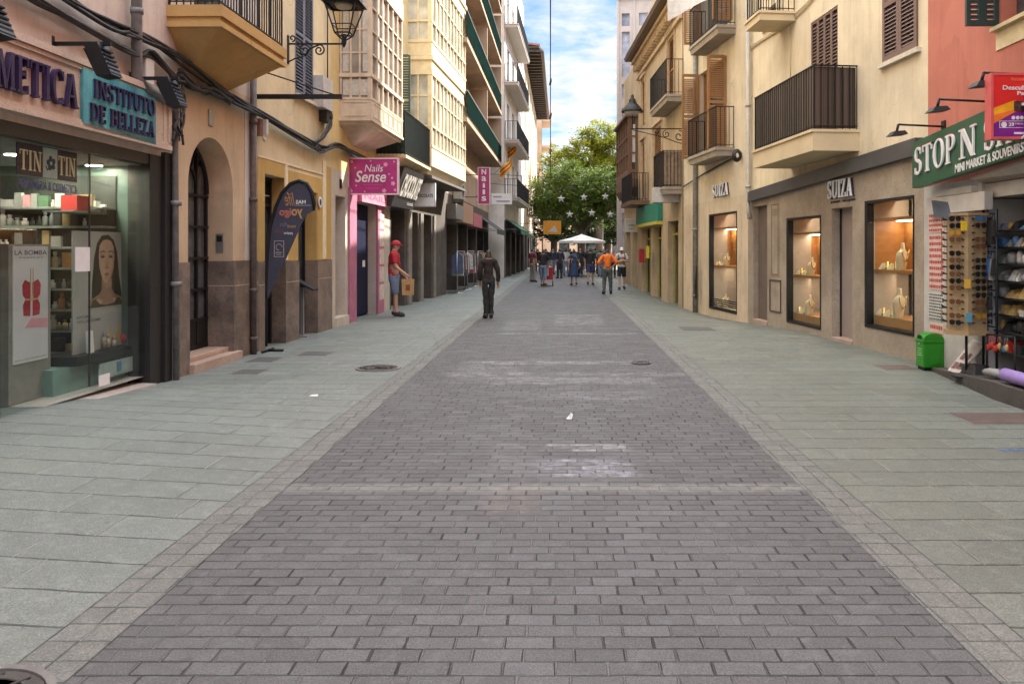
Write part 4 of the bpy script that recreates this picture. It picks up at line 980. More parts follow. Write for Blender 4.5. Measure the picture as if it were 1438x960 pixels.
floors = [(z0, 7.2), (7.2, 10.3), (10.3, 13.4)]
for (f0, f1) in floors:
    gal.hexa(lp3(0, dp, f0+.12), lp3(0, dp, f0+.5)); gal.hexa(lp3(-.02, dp+.02, f0+.5), lp3(-.02, dp+.02, f0+.58)); gal.hexa(lp3(-.01, dp+.01, f0+1.1), lp3(-.01, dp+.01, f0+1.16))
    gal.hexa(lp3(-.02, dp+.02, f1-.45), lp3(-.02, dp+.02, f1-.3)); gal.hexa(lp3(0, dp, f1-.3), lp3(0, dp, f1-.02)); gal.hexa(lp3(-.05, dp+.05, f1-.02), lp3(-.05, dp+.05, f1+.1))
    for i in range(11):
        s_ = a0+.04+(a1-a0-.08)*i/10; gal.box(s_-.03, s_+.03, dp-.07, dp+.003, f0+.58, f1-.45)
    gal.box(a0-.003, a0+.06, dp-.12, dp-.0, f0+.58, f1-.45); gal.box(a0, a0+.06, dp*.42-.025, dp*.42+.025, f0+.58, f1-.45)
    gal.box(a0+.01, a1-.01, dp-.05, dp-.01, f0+2.0, f0+2.05); gal.box(a0+.01, a0+.05, 0, dp-.1, f0+2.0, f0+2.05)
galo = gal.build('glazed_gallery', GALW, b4)
mb = MB(W5); mb.box(a0+.03, a1-.03, 0, dp-.045, z0+.5, 13.2); mb.build('panes', GALG, galo)
mb = MB(W5); mb.hexa([(a0-.2, 0, 3.7), (W5.L, 0, 3.7), (W5.L, .75, 3.7), (a0-.2, .75, 3.7)], [(a0-.2, 0, 3.78), (W5.L, 0, 3.78), (W5.L, .75, 3.78), (a0-.2, .75, 3.78)]); mb.build('canopy_slab', flat('slab_dark', (.12,.1,.085), .8), b4)

# ---- orange house with deep balconies ----
b5 = thing('balcony_house', 'orange house with deep open balconies behind the white gallery', 'building', tuple(W6.w(4, 0, 0)))
ORG = stucco('plaster_orange', (0.46, 0.345, 0.245), (0.3, 0.19, 0.12), 0.4)
og = [(.3, 3.2, -.5, 2.6, 1.2), (3.6, 6.6, -.5, 2.7, 1.2), (7.0, 10.3, -.5, 2.6, 1.2), (10.8, 14.0, -.5, 2.6, 1.0), (14.4, 16.7, -.5, 2.6, 1.0)]
mb = MB(W6); facade(mb, 0, W6.L, -.5, 3.7, og); mb.build('shop_front', DARK_STONE, b5)
uh = []
for z in (6.5, 9.4, 12.3):
    for s_ in (2.0, 6.0, 10.5, 14.2): uh.append((s_, s_+1.4, z, z+2.1, .15))
mb = MB(W6); facade(mb, 0, W6.L, 3.7, 18, uh); shell(mb, 0, W6.L, -.5, 18, back=4.5); mb.build('upper_wall', ORG, b5)
mb = MB(W6)
for h in uh: mb.box(h[0]-.02, h[1]+.02, -.2, -.14, h[2]-.02, h[3]+.02)
mb.build('window_panes', M['pane'], b5)
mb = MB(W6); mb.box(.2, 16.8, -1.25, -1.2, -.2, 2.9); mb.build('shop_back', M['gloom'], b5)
SLABO = stucco('slab_orange', (0.40, 0.30, 0.22), (0.35, 0.22, 0.13), 0.4)
GAWN = flat('green_glass', (0.007, 0.018, 0.015), 0.85, spec=0.0, var=.3, scale=3)
for i, z in enumerate((6.2, 9.05, 11.9, 14.75)):
    mb = MB(W6); mb.box(-.2, 16.2, 0, .82, z, z+.16); mb.box(16.0, 16.2, 0.0, .8, z+.16, z+2.69); mb.box(7.9, 8.05, 0, .78, z+.16, z+2.69); ob = mb.build('balcony', SLABO, b5)
    mb = MB(W6); mb.box(-.15, 16.0, .79, .81, z+.3, z+1.1); mb.build('parapet', GAWN if i else flat('dark_green_panel', (.008,.018,.016), .85, spec=0.0), ob)
    mb = MB(W6); mb.box(-.15, 16.0, .77, .83, z+1.1, z+1.14); mb.build('handrail', M['grey_metal'], ob)

# ---- white house ----
b6 = thing('white_house', 'white house with small railed balconies beyond the orange house', 'building', tuple(W7.w(4, 0, 0)))
WHT = stucco('plaster_white', (0.72, 0.68, 0.64), (0.5, 0.45, 0.4), 0.3)
wh = [(1.5+3.3*i, 2.9+3.3*i, z, z+2.2, .2) for z in (4.7, 8.0, 11.3, 14.6) for i in range(4)]
sh = [(.8+3.5*i, 3.6+3.5*i, -.5, 2.7, 1.0) for i in range(4)]
mb = MB(W7); facade(mb, 0, W7.L, -.5, 3.3, sh); mb.build('shop_front', DARK_STONE, b6)
mb = MB(W7); facade(mb, 0, W7.L, 3.3, 19.5, wh); shell(mb, 0, W7.L, -.5, 19.5, back=5); mb.build('wall', WHT, b6)
mb = MB(W7)
for h in wh: mb.box(h[0]-.02, h[1]+.02, -.25, -.19, h[2], h[3])
mb.box(.5, W7.L-.2, -1.05, -1.0, -.2, 2.8); mb.build('window_panes', M['pane'], b6)
for z in (4.6, 7.9, 11.2, 14.5):
    mb = MB(W7); mb.box(.15, 9.5, 0, .75, z-.18, z); mb.box(.1, 9.55, 0, .79, z-.05, z-.001); ob = mb.build('balcony', flat('slab_white', (.6,.55,.5), .8), b6)
    mb = MB(W7); railing(mb, [(.2, .02), (.2, .71), (9.45, .71), (9.45, .02)], z, z+1.05, .12, .012); mb.build('railing', M['iron'], ob)
# ---- house with the dark eaves ----
b7 = thing('eaves_house', 'tall house with wide dark timber eaves near the end of the street', 'building', tuple(W8.w(10, 0, 0)))
PCH = stucco('plaster_peach_far', (0.66, 0.5, 0.36), (0.4, 0.3, 0.2), 0.3)
wh = [(2+5*i, 3.4+5*i, z, z+2.1, .2) for z in (4.6, 7.7, 10.8, 13.6) for i in range(6)] + [(1+5.5*i, 5+5.5*i, -.5, 2.8, 1.0) for i in range(6)]
mb = MB(W8); facade(mb, 0, W8.L, -.5, 3.2, wh[24:]); mb.build('shop_front', DARK_STONE, b7)
mb = MB(W8); facade(mb, 0, W8.L, 3.2, 16.6, wh[:24]); shell(mb, 0, W8.L, -.5, 16.6, back=5); mb.build('wall', PCH, b7)
mb = MB(W8)
for h in wh: mb.box(h[0]-.02, h[1]+.02, -h[4]-.05, -h[4]+.01, h[2], h[3])
mb.build('window_panes', M['pane'], b7)
EAV = wood('eaves_timber', (0.06, 0.04, 0.03), .6)
mb = MB(W8); mb.prism([(-.1, -.2), (-.1, 1.1), (1.2, 1.45), (33.8, 1.45), (33.8, -.2)], 16.62, 16.75, 0, 'xy')
for k in range(30): mb.box(.1+k*1.1, .3+k*1.1, -.1, 1.2, 16.42, 16.615)
eo = mb.build('eaves', EAV, b7)
mb = MB(W8); mb.hexa([(-.15, -5, 17.6), (33.8, -5, 17.6), (33.8, 1.5, 16.76), (-.15, 1.15, 16.76)], [(-.15, -5, 17.75), (33.8, -5, 17.75), (33.8, 1.55, 16.9), (-.15, 1.2, 16.9)]); mb.build('roof', flat('roof_tile', (.3,.13,.09), .8), b7)
for (s_, z, l) in ((6, 4.5, 4), (16, 4.5, 4), (12, 7.6, 5)):
    mb = MB(W8); mb.box(s_, s_+l, 0, .7, z-.15, z); ob = mb.build('balcony', flat('slab_white', (0,0,0)), b7)
    mb = MB(W8); railing(mb, [(s_+.04, .02), (s_+.04, .66), (s_+l-.04, .66), (s_+l-.04, .02)], z, z+1, .14, .014); mb.build('railing', M['iron'], ob)
# far block beyond
W9 = Frame((-2.0, 96), (-2.6, 118))
b8 = thing('far_block', 'pale apartment block with stacked balconies beyond the dark eaves', 'building', tuple(W9.w(8, 0, 0)))
mb = MB(W9); wh = [(1.5+4*i, 3+4*i, z, z+2.1, .2) for z in (4.6, 7.7, 10.8, 13.9, 17) for i in range(5)]
facade(mb, 0, W9.L, -.5, 22, wh); shell(mb, 0, W9.L, -.5, 22, back=6); mb.build('wall', PCH, b8)
mb = MB(W9)
for h in wh: mb.box(h[0]-.02, h[1]+.02, -.25, -.19, h[2], h[3])
mb.build('window_panes', M['pane'], b8)
for z in (7.6, 10.7, 13.8, 16.9):
    mb = MB(W9); mb.box(.1, 6, 0, 1.1, z-.2, z); mb.box(.1, 6, 1.02, 1.1, z, z+.9); mb.build('balcony', flat('slab_peach', (.6,.46,.34), .8), b8)
# ---------- things fixed to the left facades ----------
def LF(px): return W1 if px < 248 else W2 if px < 360 else W3 if px < 466 else W4
def lw(px, py, d): f = LF(px); return f.w(f.s(px, d), d, f.z(px, py, d))
def smooth_path(pts, n=6):
    out = []
    for i in range(len(pts)-1):
        p0, p1, p2, p3 = pts[max(i-1,0)], pts[i], pts[i+1], pts[min(i+2, len(pts)-1)]
        for k in range(n):
            t = k/n
            out.append(0.5*((2*p1) + (p2-p0)*t + (2*p0-5*p1+4*p2-p3)*t*t + (3*p1-p0-3*p2+p3)*t**3))
    out.append(pts[-1]); return out
rc = random.Random(3)
mb = MB()
up = [(20,-62),(60,-28),(97,0),(162,38),(200,52),(260,88),(310,125),(337,142),(383,168),(441,203),(455,208),(475,203),(500,216),(535,232)]
lo = [(-25,-70),(10,-28),(47,0),(103,32),(187,72),(215,78),(244,106),(264,118),(310,132),(337,146),(383,170),(441,206),(455,211),(475,206),(500,218),(535,233)]
for path, cnt in ((up, 6), (lo, 6)):
    for k in range(cnt):
        pts = []
        for i, (x, y) in enumerate(path):
            spread = 6 if x < 250 else 8.5
            pts.append(lw(x, y + rc.uniform(-spread, spread)*(8.0/ max(6, LF(x).Y(x)))*1.1, 0.06 + rc.uniform(0, .09)))
        mb.tube(smooth_path(pts), rc.uniform(.011, .024), 6)
# the thick wrapped stretch over the arch
mb.tube(smooth_path([lw(x, y, .13) for x, y in ((258,104),(275,118),(292,126),(310,134),(325,138))]), [.03]+[.075]*23+[.03], 8) if False else None
for k in range(5):
    pts = [lw(x + rc.uniform(-2,2), y + rc.uniform(-6, 8), .08 + rc.uniform(0,.1)) for x, y in ((252,100),(268,116),(285,124),(302,131),(322,140))]
    mb.tube(smooth_path(pts), .03, 7)
for k in range(4):  # knot by the junction box
    pts = [lw(x + rc.uniform(-4,4), y + rc.uniform(-6,6), .1 + rc.uniform(0,.08)) for x, y in ((440,204),(452,196),(464,176),(466,165))]
    mb.tube(smooth_path(pts), .02, 6)
solo('cable_bundle', mb, M['cable'], 'thick black bundle of old cables sagging along the left facades', 'cables')
mb = MB()
for k in range(6):
    pts = [lw(248 + rc.uniform(-6, 12), y, .1 + rc.uniform(0,.08)) for y in (112, 135, 158, 178, 198 + rc.uniform(-12, 8))]
    mb.tube(smooth_path(pts), .016, 6)
solo('cable_coil', mb, M['cable'], 'tangle of black cable hanging down by the downpipe beside the arch', 'cables')
def flood(Yw, px, z, label):
    """a black flood lamp on a bar sticking out of the wall"""
    X0 = W1.w(W1.s(px), 0, 0)
    t = thing('flood_lamp', label, 'flood lamp', (X0.x, X0.y, z), 'flood lamps over the perfume shop fascia')
    fr = Frame((X0.x, X0.y), (X0.x+1, X0.y))
    mb = MB(fr); mb.box(-.02, .54, -.018, .018, z-.018, z+.018); mb.box(-.02, .0, -.05, .05, z-.07, z+.07); mb.build('bar', M['black'], t)
    mb = MB(fr); tl = .1
    mb.hexa([(.36+tl, -.1, z-.33), (.5+tl, -.1, z-.31), (.5+tl, .1, z-.31), (.36+tl, .1, z-.33)], [(.33, -.1, z-.03), (.46, -.1, z-.0), (.46, .1, z-.0), (.33, .1, z-.03)])
    for k in range(6):
        u_ = k/6; mb.box(.465+tl*(1-u_)+.002, .495+tl*(1-u_), -.09, .09, z-.3+u_*.27, z-.285+u_*.27)
    h_ = mb.build('lamp_head', M['black'], t)
    mb = MB(fr); mb.hexa([(.345+tl, -.09, z-.32), (.355+tl, -.09, z-.32), (.355+tl, .09, z-.32), (.345+tl, .09, z-.32)], [(.32, -.09, z-.06), (.325, -.09, z-.06), (.325, .09, z-.06), (.32, .09, z-.06)]); mb.build('lens', M['pane'], h_)
flood(7.86, 77, 3.60, 'black finned flood lamp on a bar above the end of the purple lettering')
flood(9.3, 184, 3.56, 'black flood lamp on a bar past the teal board, near the downpipe')
flood(6.32, -97, 3.58, 'black flood lamp above the fascia, mostly cut off by the left edge of the photo')
# downpipes
mb = MB(); r = .06
p = [W1.w(W1.s(192,.1), .1, 12), W1.w(W1.s(192,.1), .1, W1.z(192, 108, .1)), W1.w(W1.s(203,.12), .14, W1.z(203,122,.14)), W1.w(W1.s(236,.12), .17, W1.z(236,142,.17)), W1.w(W1.s(246,.12), .12, W1.z(246,156,.12)), W1.w(W1.s(247,.1), .09, 2.9), W1.w(W1.s(247.5,.09), .09, 0.0)]
mb.tube(p, [r, r, r, r, r, r*.65, r*.65], 10)
for z in (4.3, 2.2, 1.2, 5.6):
    c = W1.w(W1.s(192,.1), .1, z) if z > 3.5 else W1.w(W1.s(247,.09), .09, z); mb.tube([c+Vector((0,0,-.03)), c+Vector((0,0,.03))], r*1.2, 10)
solo('drain_pipe', mb, M['zinc'], 'grey downpipe bent round the perfume shop fascia, beside the arched doorway', 'drainpipe')
mb = MB(); s_ = W2.s(355, .06); r = .05
mb.tube([W2.w(s_, .07, 4.5), W2.w(s_, .07, 0.0)], r, 10)
for z in (3.6, 2.4, 1.0, .25): mb.tube([W2.w(s_, .07, z-.03), W2.w(s_, .07, z+.03)], r*1.25, 10)
solo('drain_pipe', mb, flat('brown_pipe', (.11,.085,.075), .55, var=.35), 'brown downpipe between the arched doorway and the ochre shop', 'drainpipe')
# small boxes
def wbox(fr, x0, x1, y0, y1, d, name, mat, label, cat, d0=0.003, extra=None, bev=.008):
    mb = MB(fr); a, c = fr.s(x0, d), fr.s(x1, d); xm = (x0+x1)/2
    mb.box(a, c, d0, d, fr.z(xm, y1, d), fr.z(xm, y0, d))
    if extra: extra(mb, a, c)
    return solo(name, mb, mat, label, cat, bevel=bev)
wbox(W1, 205, 217, 82, 118, .12, 'junction_box', M['off_white'], 'pale plastic junction box on the wall right of the grey downpipe', 'junction box')
wbox(W3, 454, 468, 110, 154, .2, 'meter_box', flat('meter_grey', (.5,.47,.44), .6), 'grey meter box on the pale wall over the cable knot', 'meter box')
wbox(W3, 459, 467, 156, 172, .16, 'junction_box', M['cable'], 'small dark box under the grey meter box', 'junction box')
mb = MB(); mb.tube([W3.w(W3.s(460,.05), .05, W3.z(460,-20,.05)), W3.w(W3.s(460,.05), .05, W3.z(460,112,.05))], .014, 6); solo('conduit', mb, M['cable'], 'thin dark conduit running up the wall from the meter box', 'conduit')
# small wall lamp under the cables
t = thing('wall_lamp', 'small brown and white wall lamp under the cables by the brown downpipe', 'wall lamp', tuple(W3.w(W3.s(369,.1), .1, W3.z(369,196,.1))))
s_ = W3.s(369,.1); z = W3.z(369,196,.1)
mb = MB(W3); mb.box(s_-.09, s_-.0, .003, .1, z+.05, z+.32); mb.build('case', flat('lamp_brown', (.25,.13,.08), .6), t)
mb = MB(W3); mb.box(s_+.0, s_+.08, .003, .16, z+.08, z+.32); mb.tube([(s_, .1, z+.06), (s_+.02, .12, z-.02), (s_+.06, .12, z+.03)], .02, 6); mb.build('lamp_shade', M['off_white'], t)
# bare sign bracket
t = thing('sign_bracket', 'empty black iron bar with a stay, sticking out over the ochre shop', 'sign bracket', tuple(W2.w(W2.L-.05, 0, 4.0)))
q0 = W2.w(W2.s(359), 0, 0); fr = Frame((q0.x, q0.y), (q0.x+1, q0.y)); z = W2.z(359, 136)
ex = (480-CX)*q0.y/F - q0.x
mb = MB(fr); mb.box(-.03, ex, -.03, .03, z-.035, z+.035); mb.box(-.03, .0, -.06, .06, z-.1, z+.2); mb.build('bar', M['iron'], t)
mb = MB(fr); mb.tube([(.05, 0, z+.42), (ex-.12, 0, z+.03)], .012, 6); mb.build('stay', M['iron'], t)
# scroll bracket with the lantern
def scroll(mb, fr, c, r0, r1, a0, a1, th=.014, n=26):
    mb.tube([(c[0]+(r0+(r1-r0)*i/n)*math.cos(R(a0+(a1-a0)*i/n)), c[1], c[2]+(r0+(r1-r0)*i/n)*math.sin(R(a0+(a1-a0)*i/n))) for i in range(n+1)], th, 6)
def lantern(t, c, s=1.0, glass=True):
    """a four-sided tapering street lantern whose foot is at c"""
    X, Y_, Z = c
    mb = MB()
    w0, w1, h0, h1 = .12*s, .25*s, .16*s, .62*s
    L4 = lambda w, z: [(X-w, Y_-w, Z+z), (X+w, Y_-w, Z+z), (X+w, Y_+w, Z+z), (X-w, Y_+w, Z+z)]
    A = L4(w0, h0); B = L4(w1, h1)
    for k in range(4):
        mb.tube([A[k], B[k]], .013*s, 6); mb.tube([A[k], A[(k+1) % 4]], .013*s, 6); mb.tube([B[k], B[(k+1) % 4]], .018*s, 6)
        C = L4(w0+.04*s, h0+.13*s); mb.tube([C[k], C[(k+1) % 4]], .009*s, 6)
        mb.tube([A[k], (X, Y_, Z+.04*s)], .012*s, 6)
    mb.lathe([(.0001, -.07*s), (.03*s, -.02*s), (.045*s, .03*s), (.03*s, .08*s), (.05*s, .15*s)], (X, Y_, Z), 10)
    mb.build('frame', M['iron'], t)
    mb = MB(); mb.hexa(L4(w1+.06*s, h1+.02*s), L4(w1+.03*s, h1+.07*s)); mb.hexa(L4(w1+.0*s, h1+.07*s), L4(.12*s, h1+.25*s)); mb.lathe([(.1*s, h1+.25*s), (.1*s, h1+.33*s), (.13*s, h1+.34*s), (.03*s, h1+.44*s), (.035*s, h1+.48*s), (.0001, h1+.55*s)], (X, Y_, Z), 10)
    cap = mb.build('lamp_cap', M['iron'], t)
    mb = MB(); mb.lathe([(.0001, h1-.06*s), (.12*s, h1-.04*s), (.15*s, h1+.018*s)], (X, Y_, Z), 14); mb.build('reflector', M['off_white'], cap)
    mb = MB(); A = L4(w0-.004, h0+.01); B = L4(w1-.006, h1-.01); mb.add(A + B, [(0,1,5,4),(1,2,6,5),(2,3,7,6),(3,0,4,7)]); mb.build('panes', glassmat('lantern_glass', (.92,.9,.84)), t)
q0 = W3.w(W3.s(404, 0), 0, 0); fr = Frame((q0.x, q0.y), (q0.x+1, q0.y)); z = H + 288*q0.y/F
lx = (483-CX)*q0.y/F
t = thing('street_lantern', 'black iron street lantern on a scrolled bracket beside the ochre balcony', 'street lamp', (q0.x, q0.y, z))
ex = lx - q0.x
mb = MB(fr); mb.box(0, ex+.03, -.014, .014, z-.014, z+.014); mb.box(-.02, .02, -.03, .03, z-.35, z+.15)
scroll(mb, fr, (ex*.56, 0, z-.11), .1, .02, 90, -430); scroll(mb, fr, (.3, 0, z-.11), .1, .02, 90, 560); mb.tube([(.0, 0, z-.32), (.12, 0, z-.26), (.3, 0, z-.21)], .014, 6); mb.tube([(.3, 0, z-.21), (ex*.4, 0, z-.08), (ex*.56, 0, z-.015)], .016, 6); scroll(mb, fr, (.08, 0, z+.1), .06, .015, -90, 300)
mb.build('bracket', M['iron'], t)
lantern(t, (lx, q0.y, z+.0), 1.08)

# ---------- hanging and wall signs ----------
def board(px0, px1, py0, py1, Y, th, name, label, mat, cat='sign', edge=None, hang=None, wallx=None):
    """a signboard that faces along the street at distance Y; returns (thing, frame, z0, z1)"""
    x0, x1 = (px0-CX)*Y/F, (px1-CX)*Y/F; z1 = H-(py0-CY)*Y/F; z0 = H-(py1-CY)*Y/F
    t = thing(name, label, cat, ((x0+x1)/2, Y, z0)); fr = Frame((0, Y), (1, Y))
    mb = MB(fr); mb.box(x0, x1, -th, 0, z0, z1); mb.build('panel', mat, t, bevel=.006)
    if edge:
        mb = MB(fr); e = .022
        for q in ((x0-.004, x1+.004, z1-e, z1+.004), (x0-.004, x1+.004, z0-.004, z0+e), (x0-.004, x0+e, z0+e, z1-e), (x1-e, x1+.004, z0+e, z1-e)): mb.box(q[0], q[1], -th-.004, .006, q[2], q[3])
        mb.build('frame', edge, t)
    if wallx is not None:
        mb = MB(fr)
        for zz in (z0+(z1-z0)*.2, z0+(z1-z0)*.8): mb.box(min(wallx, x0 if wallx < x0 else x1), max(wallx, x0 if wallx < x0 else x1), -th*.5-.015, -th*.5+.015, zz-.015, zz+.015)
        mb.build('arm', M['black'], t)
    return t, fr, x0, x1, z0, z1
MAG = flat('magenta_sign', (0.42, 0.035, 0.19), 0.35, var=.15, scale=4)
PALEPINK = flat('pale_pink_paint', (.8,.6,.66), .5, var=.04)
t, fr, x0, x1, z0, z1 = board(489, 559, 222, 273, 18.1, .14, 'hanging_sign', 'magenta hanging sign with white lettering and pink flowers over the nail studio', MAG, 'shop sign', PALEPINK, wallx=-4.7)
w = x1-x0
mb = MB(fr); write(mb, 'Nails', x0+w*.33, x0+w*.70, z0+.50, z0+.66, .003, shear=.2, thick=.004); write(mb, 'Sense', x0+w*.14, x0+w*.76, z0+.27, z0+.52, .003, shear=.25, bold=.012, thick=.005); mb.build('lettering', M['white'], t)
mb = MB(fr); write(mb, 'manicure & pedicure', x0+w*.3, x0+w*.68, z0+.19, z0+.225, .003, thick=.002); write(mb, 'beauty studio', x0+w*.35, x0+w*.62, z0+.12, z0+.15, .003, thick=.002); mb.build('lettering', flat('pink_text2', (.62,.16,.36), .5), t)
mb = MB(fr)
for (u_, v, r) in ((.07,.9,.03),(.75,.82,.045),(.92,.9,.02),(.9,.3,.045),(.06,.1,.035),(.72,.1,.045),(.33,.08,.02),(.88,.45,.025),(.82,.56,.02),(.14,.73,.018),(.45,.92,.02),(.16,.24,.02),(.94,.12,.03)):
    c = (x0+w*u_, z0+(z1-z0)*v); mb.prism([(c[0]+r*(1+.2*math.cos(5*a))*math.cos(a), c[1]+r*(1+.2*math.cos(5*a))*math.sin(a)) for a in [k*math.pi/10 for k in range(20)]], .002, .004)
mb.build('flower_picture', flat('flower_pink', (.8,.33,.5), .5), t)
# chocolate shop: sloping dark board and a small white box sign
t = thing('shop_sign', 'sloping dark board with bold white capitals over the chocolate shop', 'shop sign', tuple(W5.w(1, .3, 2.75)))
a0, a1 = -0.9, W5.s(590, .5)
mb = MB(W5); mb.hexa([(a0, 0.01, 2.75), (a1, .01, 2.75), (a1, .28, 2.75), (a0, .28, 2.75)], [(a0, .01, 3.74), (a1, .01, 3.74), (a1, .63, 3.74), (a0, .63, 3.74)]); mb.build('board', flat('charcoal_board', (.028,.027,.028), .5), t)
class Tilt:
    pass
def tiltfr(s, d, z): return W5.w(s, .285 + (z-2.75)*.34/.97 + d, z)
mb = MB(tiltfr); L_ = a1-a0
write(mb, 'CHOCOLATE', a0+.3, a1-.08, 3.02, 3.6, .008, bold=.03, spacing=1.0, thick=.02); write(mb, 'tienda', a1-.9, a1-.2, 2.84, 2.94, .008, thick=.004); mb.build('lettering', flat('cream_white', (.62,.6,.55), .5), t)
t, fr, x0, x1, z0, z1 = board(580, 611, 257, 290, 24.2, .16, 'hanging_sign', 'small white box sign with black capitals beside the dark chocolate board', M['white'], 'shop sign', flat('light_frame', (.55,.55,.55), .5), wallx=-4.5)
mb = MB(fr); write(mb, 'CHOCOLATE', x0+.04, x1-.06, z0+.27, z0+.37, .003, bold=.02, thick=.003); mb.build('lettering', M['black'], t)
# vertical magenta nail sign
t, fr, x0, x1, z0, z1 = board(671, 688, 235, 287, 34.0, .16, 'hanging_sign', 'upright magenta sign with stacked white letters under the deep balconies', flat('plum_sign', (.36,.03,.15), .4), 'shop sign', PALEPINK, wallx=-4.1)
mb = MB(fr)
for k, ch in enumerate('Nails'):
    zz = z1-.3-k*.275; ww = .1 if ch in 'il' else .19; write(mb, ch, (x0+x1)/2-ww/2, (x0+x1)/2+ww/2, zz, zz+(.2 if ch != 'N' else .22), .004, bold=.02, thick=.006)
mb.build('lettering', M['white'], t)
t, fr, x0, x1, z0, z1 = board(690, 719, 272, 287, 40.0, .15, 'hanging_sign', 'small white horizontal sign with grey lettering below the white house', M['white'], 'shop sign', wallx=-4.1)
mb = MB(fr); write(mb, 'CAFE', x0+.1, x1-.5, z0+.29, z0+.44, .004, bold=.01, thick=.004) if False else None
for k, (a, c, z) in enumerate(((.08,.5,.34),(.25,.9,.12))): mb.box(x0+a, x0+c, .004, .008, z0+z, z0+z+.07)
mb.build('lettering', flat('sign_grey', (.3,.33,.38), .5), t)
# air conditioner
t = thing('air_conditioner', 'grey air conditioning unit on the wall above the clothes shop', 'air conditioner', tuple(W6.w(W6.s(655,.3), .2, 3.3)))
a0 = W6.s(648, .35); z = W6.z(655, 283, .35)
mb = MB(W6); mb.box(a0, a0+1.0, .03, .36, z, z+.65); mb.build('case', flat('ac_grey', (.42,.42,.4), .5), t, bevel=.01)
mb = MB(W6); c = (a0+.4, z+.33)
for k in range(4): mb.tube([(c[0]+(.06+.06*k)*math.cos(j*math.pi/8), .368, c[1]+(.06+.06*k)*math.sin(j*math.pi/8)) for j in range(17)], .006, 4)
mb.build('fan_grille', M['black'], t)
mb = MB(W6); mb.box(a0+.1, a0+.16, 0, .3, z-.1, z-.002); mb.box(a0+.84, a0+.9, 0, .3, z-.1, z-.002); mb.build('bracket', M['grey_metal'], t)
# fascias over the far shops
def fascia(fr, s0, s1, z0, z1, d, col, label, txt=None, tc='white', name='shop_sign'):
    t = thing(name, label, 'shop sign', tuple(fr.w((s0+s1)/2, d, z0)))
    mb = MB(fr); mb.box(s0, s1, .01, d, z0, z1); mb.build('panel', col, t)
    if txt:
        mb = MB(fr); h = z1-z0; write(mb, txt, s0+(s1-s0)*.12, s1-(s1-s0)*.12, z0+h*.28, z1-h*.28, d+.004, bold=.02, thick=.01); mb.build('lettering', M[tc], t)
fascia(W6, .3, 2.6, 2.75, 3.3, .35, flat('fascia_grey', (.25,.25,.24), .6), 'grey fascia board over the first clothes shop past the chocolate shop')
fascia(W6, 2.9, 6.4, 2.7, 3.5, .3, flat('fascia_peach', (.5,.3,.2), .6), 'peach fascia board over the clothes shop under the air conditioner')
fascia(W6, 6.7, 10.4, 2.65, 3.25, .3, flat('fascia_pink', (.5,.15,.18), .6), 'dull pink fascia board over the shop before the upright nail sign')
def awning(fr, s0, s1, z0, z1, d, col, label):
    t = thing('shop_awning', label, 'awning', tuple(fr.w((s0+s1)/2, d, z0)))
    mb = MB(fr); mb.hexa([(s0, .02, z1-.03), (s1, .02, z1-.03), (s1, d, z0), (s0, d, z0)], [(s0, .02, z1), (s1, .02, z1), (s1, d, z0+.03), (s0, d, z0+.03)]); mb.box(s0, s1, d-.01, d+.01, z0-.22, z0+.01); mb.build('cloth', col, t)
    mb = MB(fr); 
    for q in (s0+.1, s1-.1): mb.tube([(q, .02, z1-.6), (q, d-.03, z0+.0)], .015, 6)
    mb.build('arm', M['grey_metal'], t)
awning(W6, 10.8, 16.4, 2.6, 3.3, 1.0, flat('awning_dark', (.05,.055,.05), .8, var=.3), 'dark awning beneath the last deep balcony of the orange house')
awning(W7, .5, 7.0, 2.75, 3.4, .9, flat('awning_green', (.05,.16,.09), .8, var=.25, scale=3), 'green awning along the foot of the white house')
awning(W7, 7.6, 13.5, 2.6, 3.2, .8, flat('awning_olive', (.10,.13,.07), .8, var=.25), 'olive awning beyond the green one on the white house')
t, fr, x0, x1, z0, z1 = board(763, 788, 310, 329, 56.0, .15, 'hanging_sign', 'yellow orange signboard with a pale picture near the end of the street', flat('orange_sign', (.62,.26,.02), .5), 'shop sign', wallx=-2.6)
mb = MB(fr); mb.prism([(x0+.3, z0+.15), (x1-.25, z0+.15), (x1-.35, z0+.42), (x0+.75, z0+.62), (x0+.55, z0+.4)], .003, .01); mb.build('picture', flat('sign_pale', (.5,.45,.4), .6), t)
# flags on the white house
def flag(px, py, Y, ang, label, stripes):
    x, z = (px-CX)*Y/F, H-(py-CY)*Y/F
    t = thing('hanging_flag', label, 'flag', (x, Y, z))
    mb = MB(); mb.tube([(x-.6, Y, z-.5), (x+.35, Y, z+.5)], .015, 6); mb.build('pole', M['grey_metal'], t)
    YEL2 = flat('flag_yellow', (.7,.42,.03), .8); RED2 = flat('flag_red', (.45,.03,.03), .8)
    mb = MB(); n = 8
    vs = []; fs = []; mi = []
    for i in range(n+1):
        for j in range(6):
            u_ = i/n; v = j/5
            vs.append((x+.35-u_*.7+.05*math.sin(u_*7)+.04*v, Y+.08*math.sin(u_*9+v), z+.5-u_*.75-v*.55-.1*math.sin(u_*3)))
    for i in range(n):
        for j in range(5): mb.add([], [], 0); fs.append(((i*6+j, (i+1)*6+j, (i+1)*6+j+1, i*6+j+1), j % 2))
    for f, k in fs: pass
    o = len(mb.v); mb.v += [Vector(v) for v in vs]
    for f, k in fs: mb.f.append(list(f)); mb.m.append(k); mb.sm.append(True)
    mb.build('cloth', [YEL2, RED2], t, recalc=False)
flag(716, 210, 48.5, 0, 'striped yellow and red flag drooping from the lowest balcony of the white house', 1)
flag(709, 232, 46.0, 0, 'striped yellow and red flag hanging lower, against the orange house corner', 1)

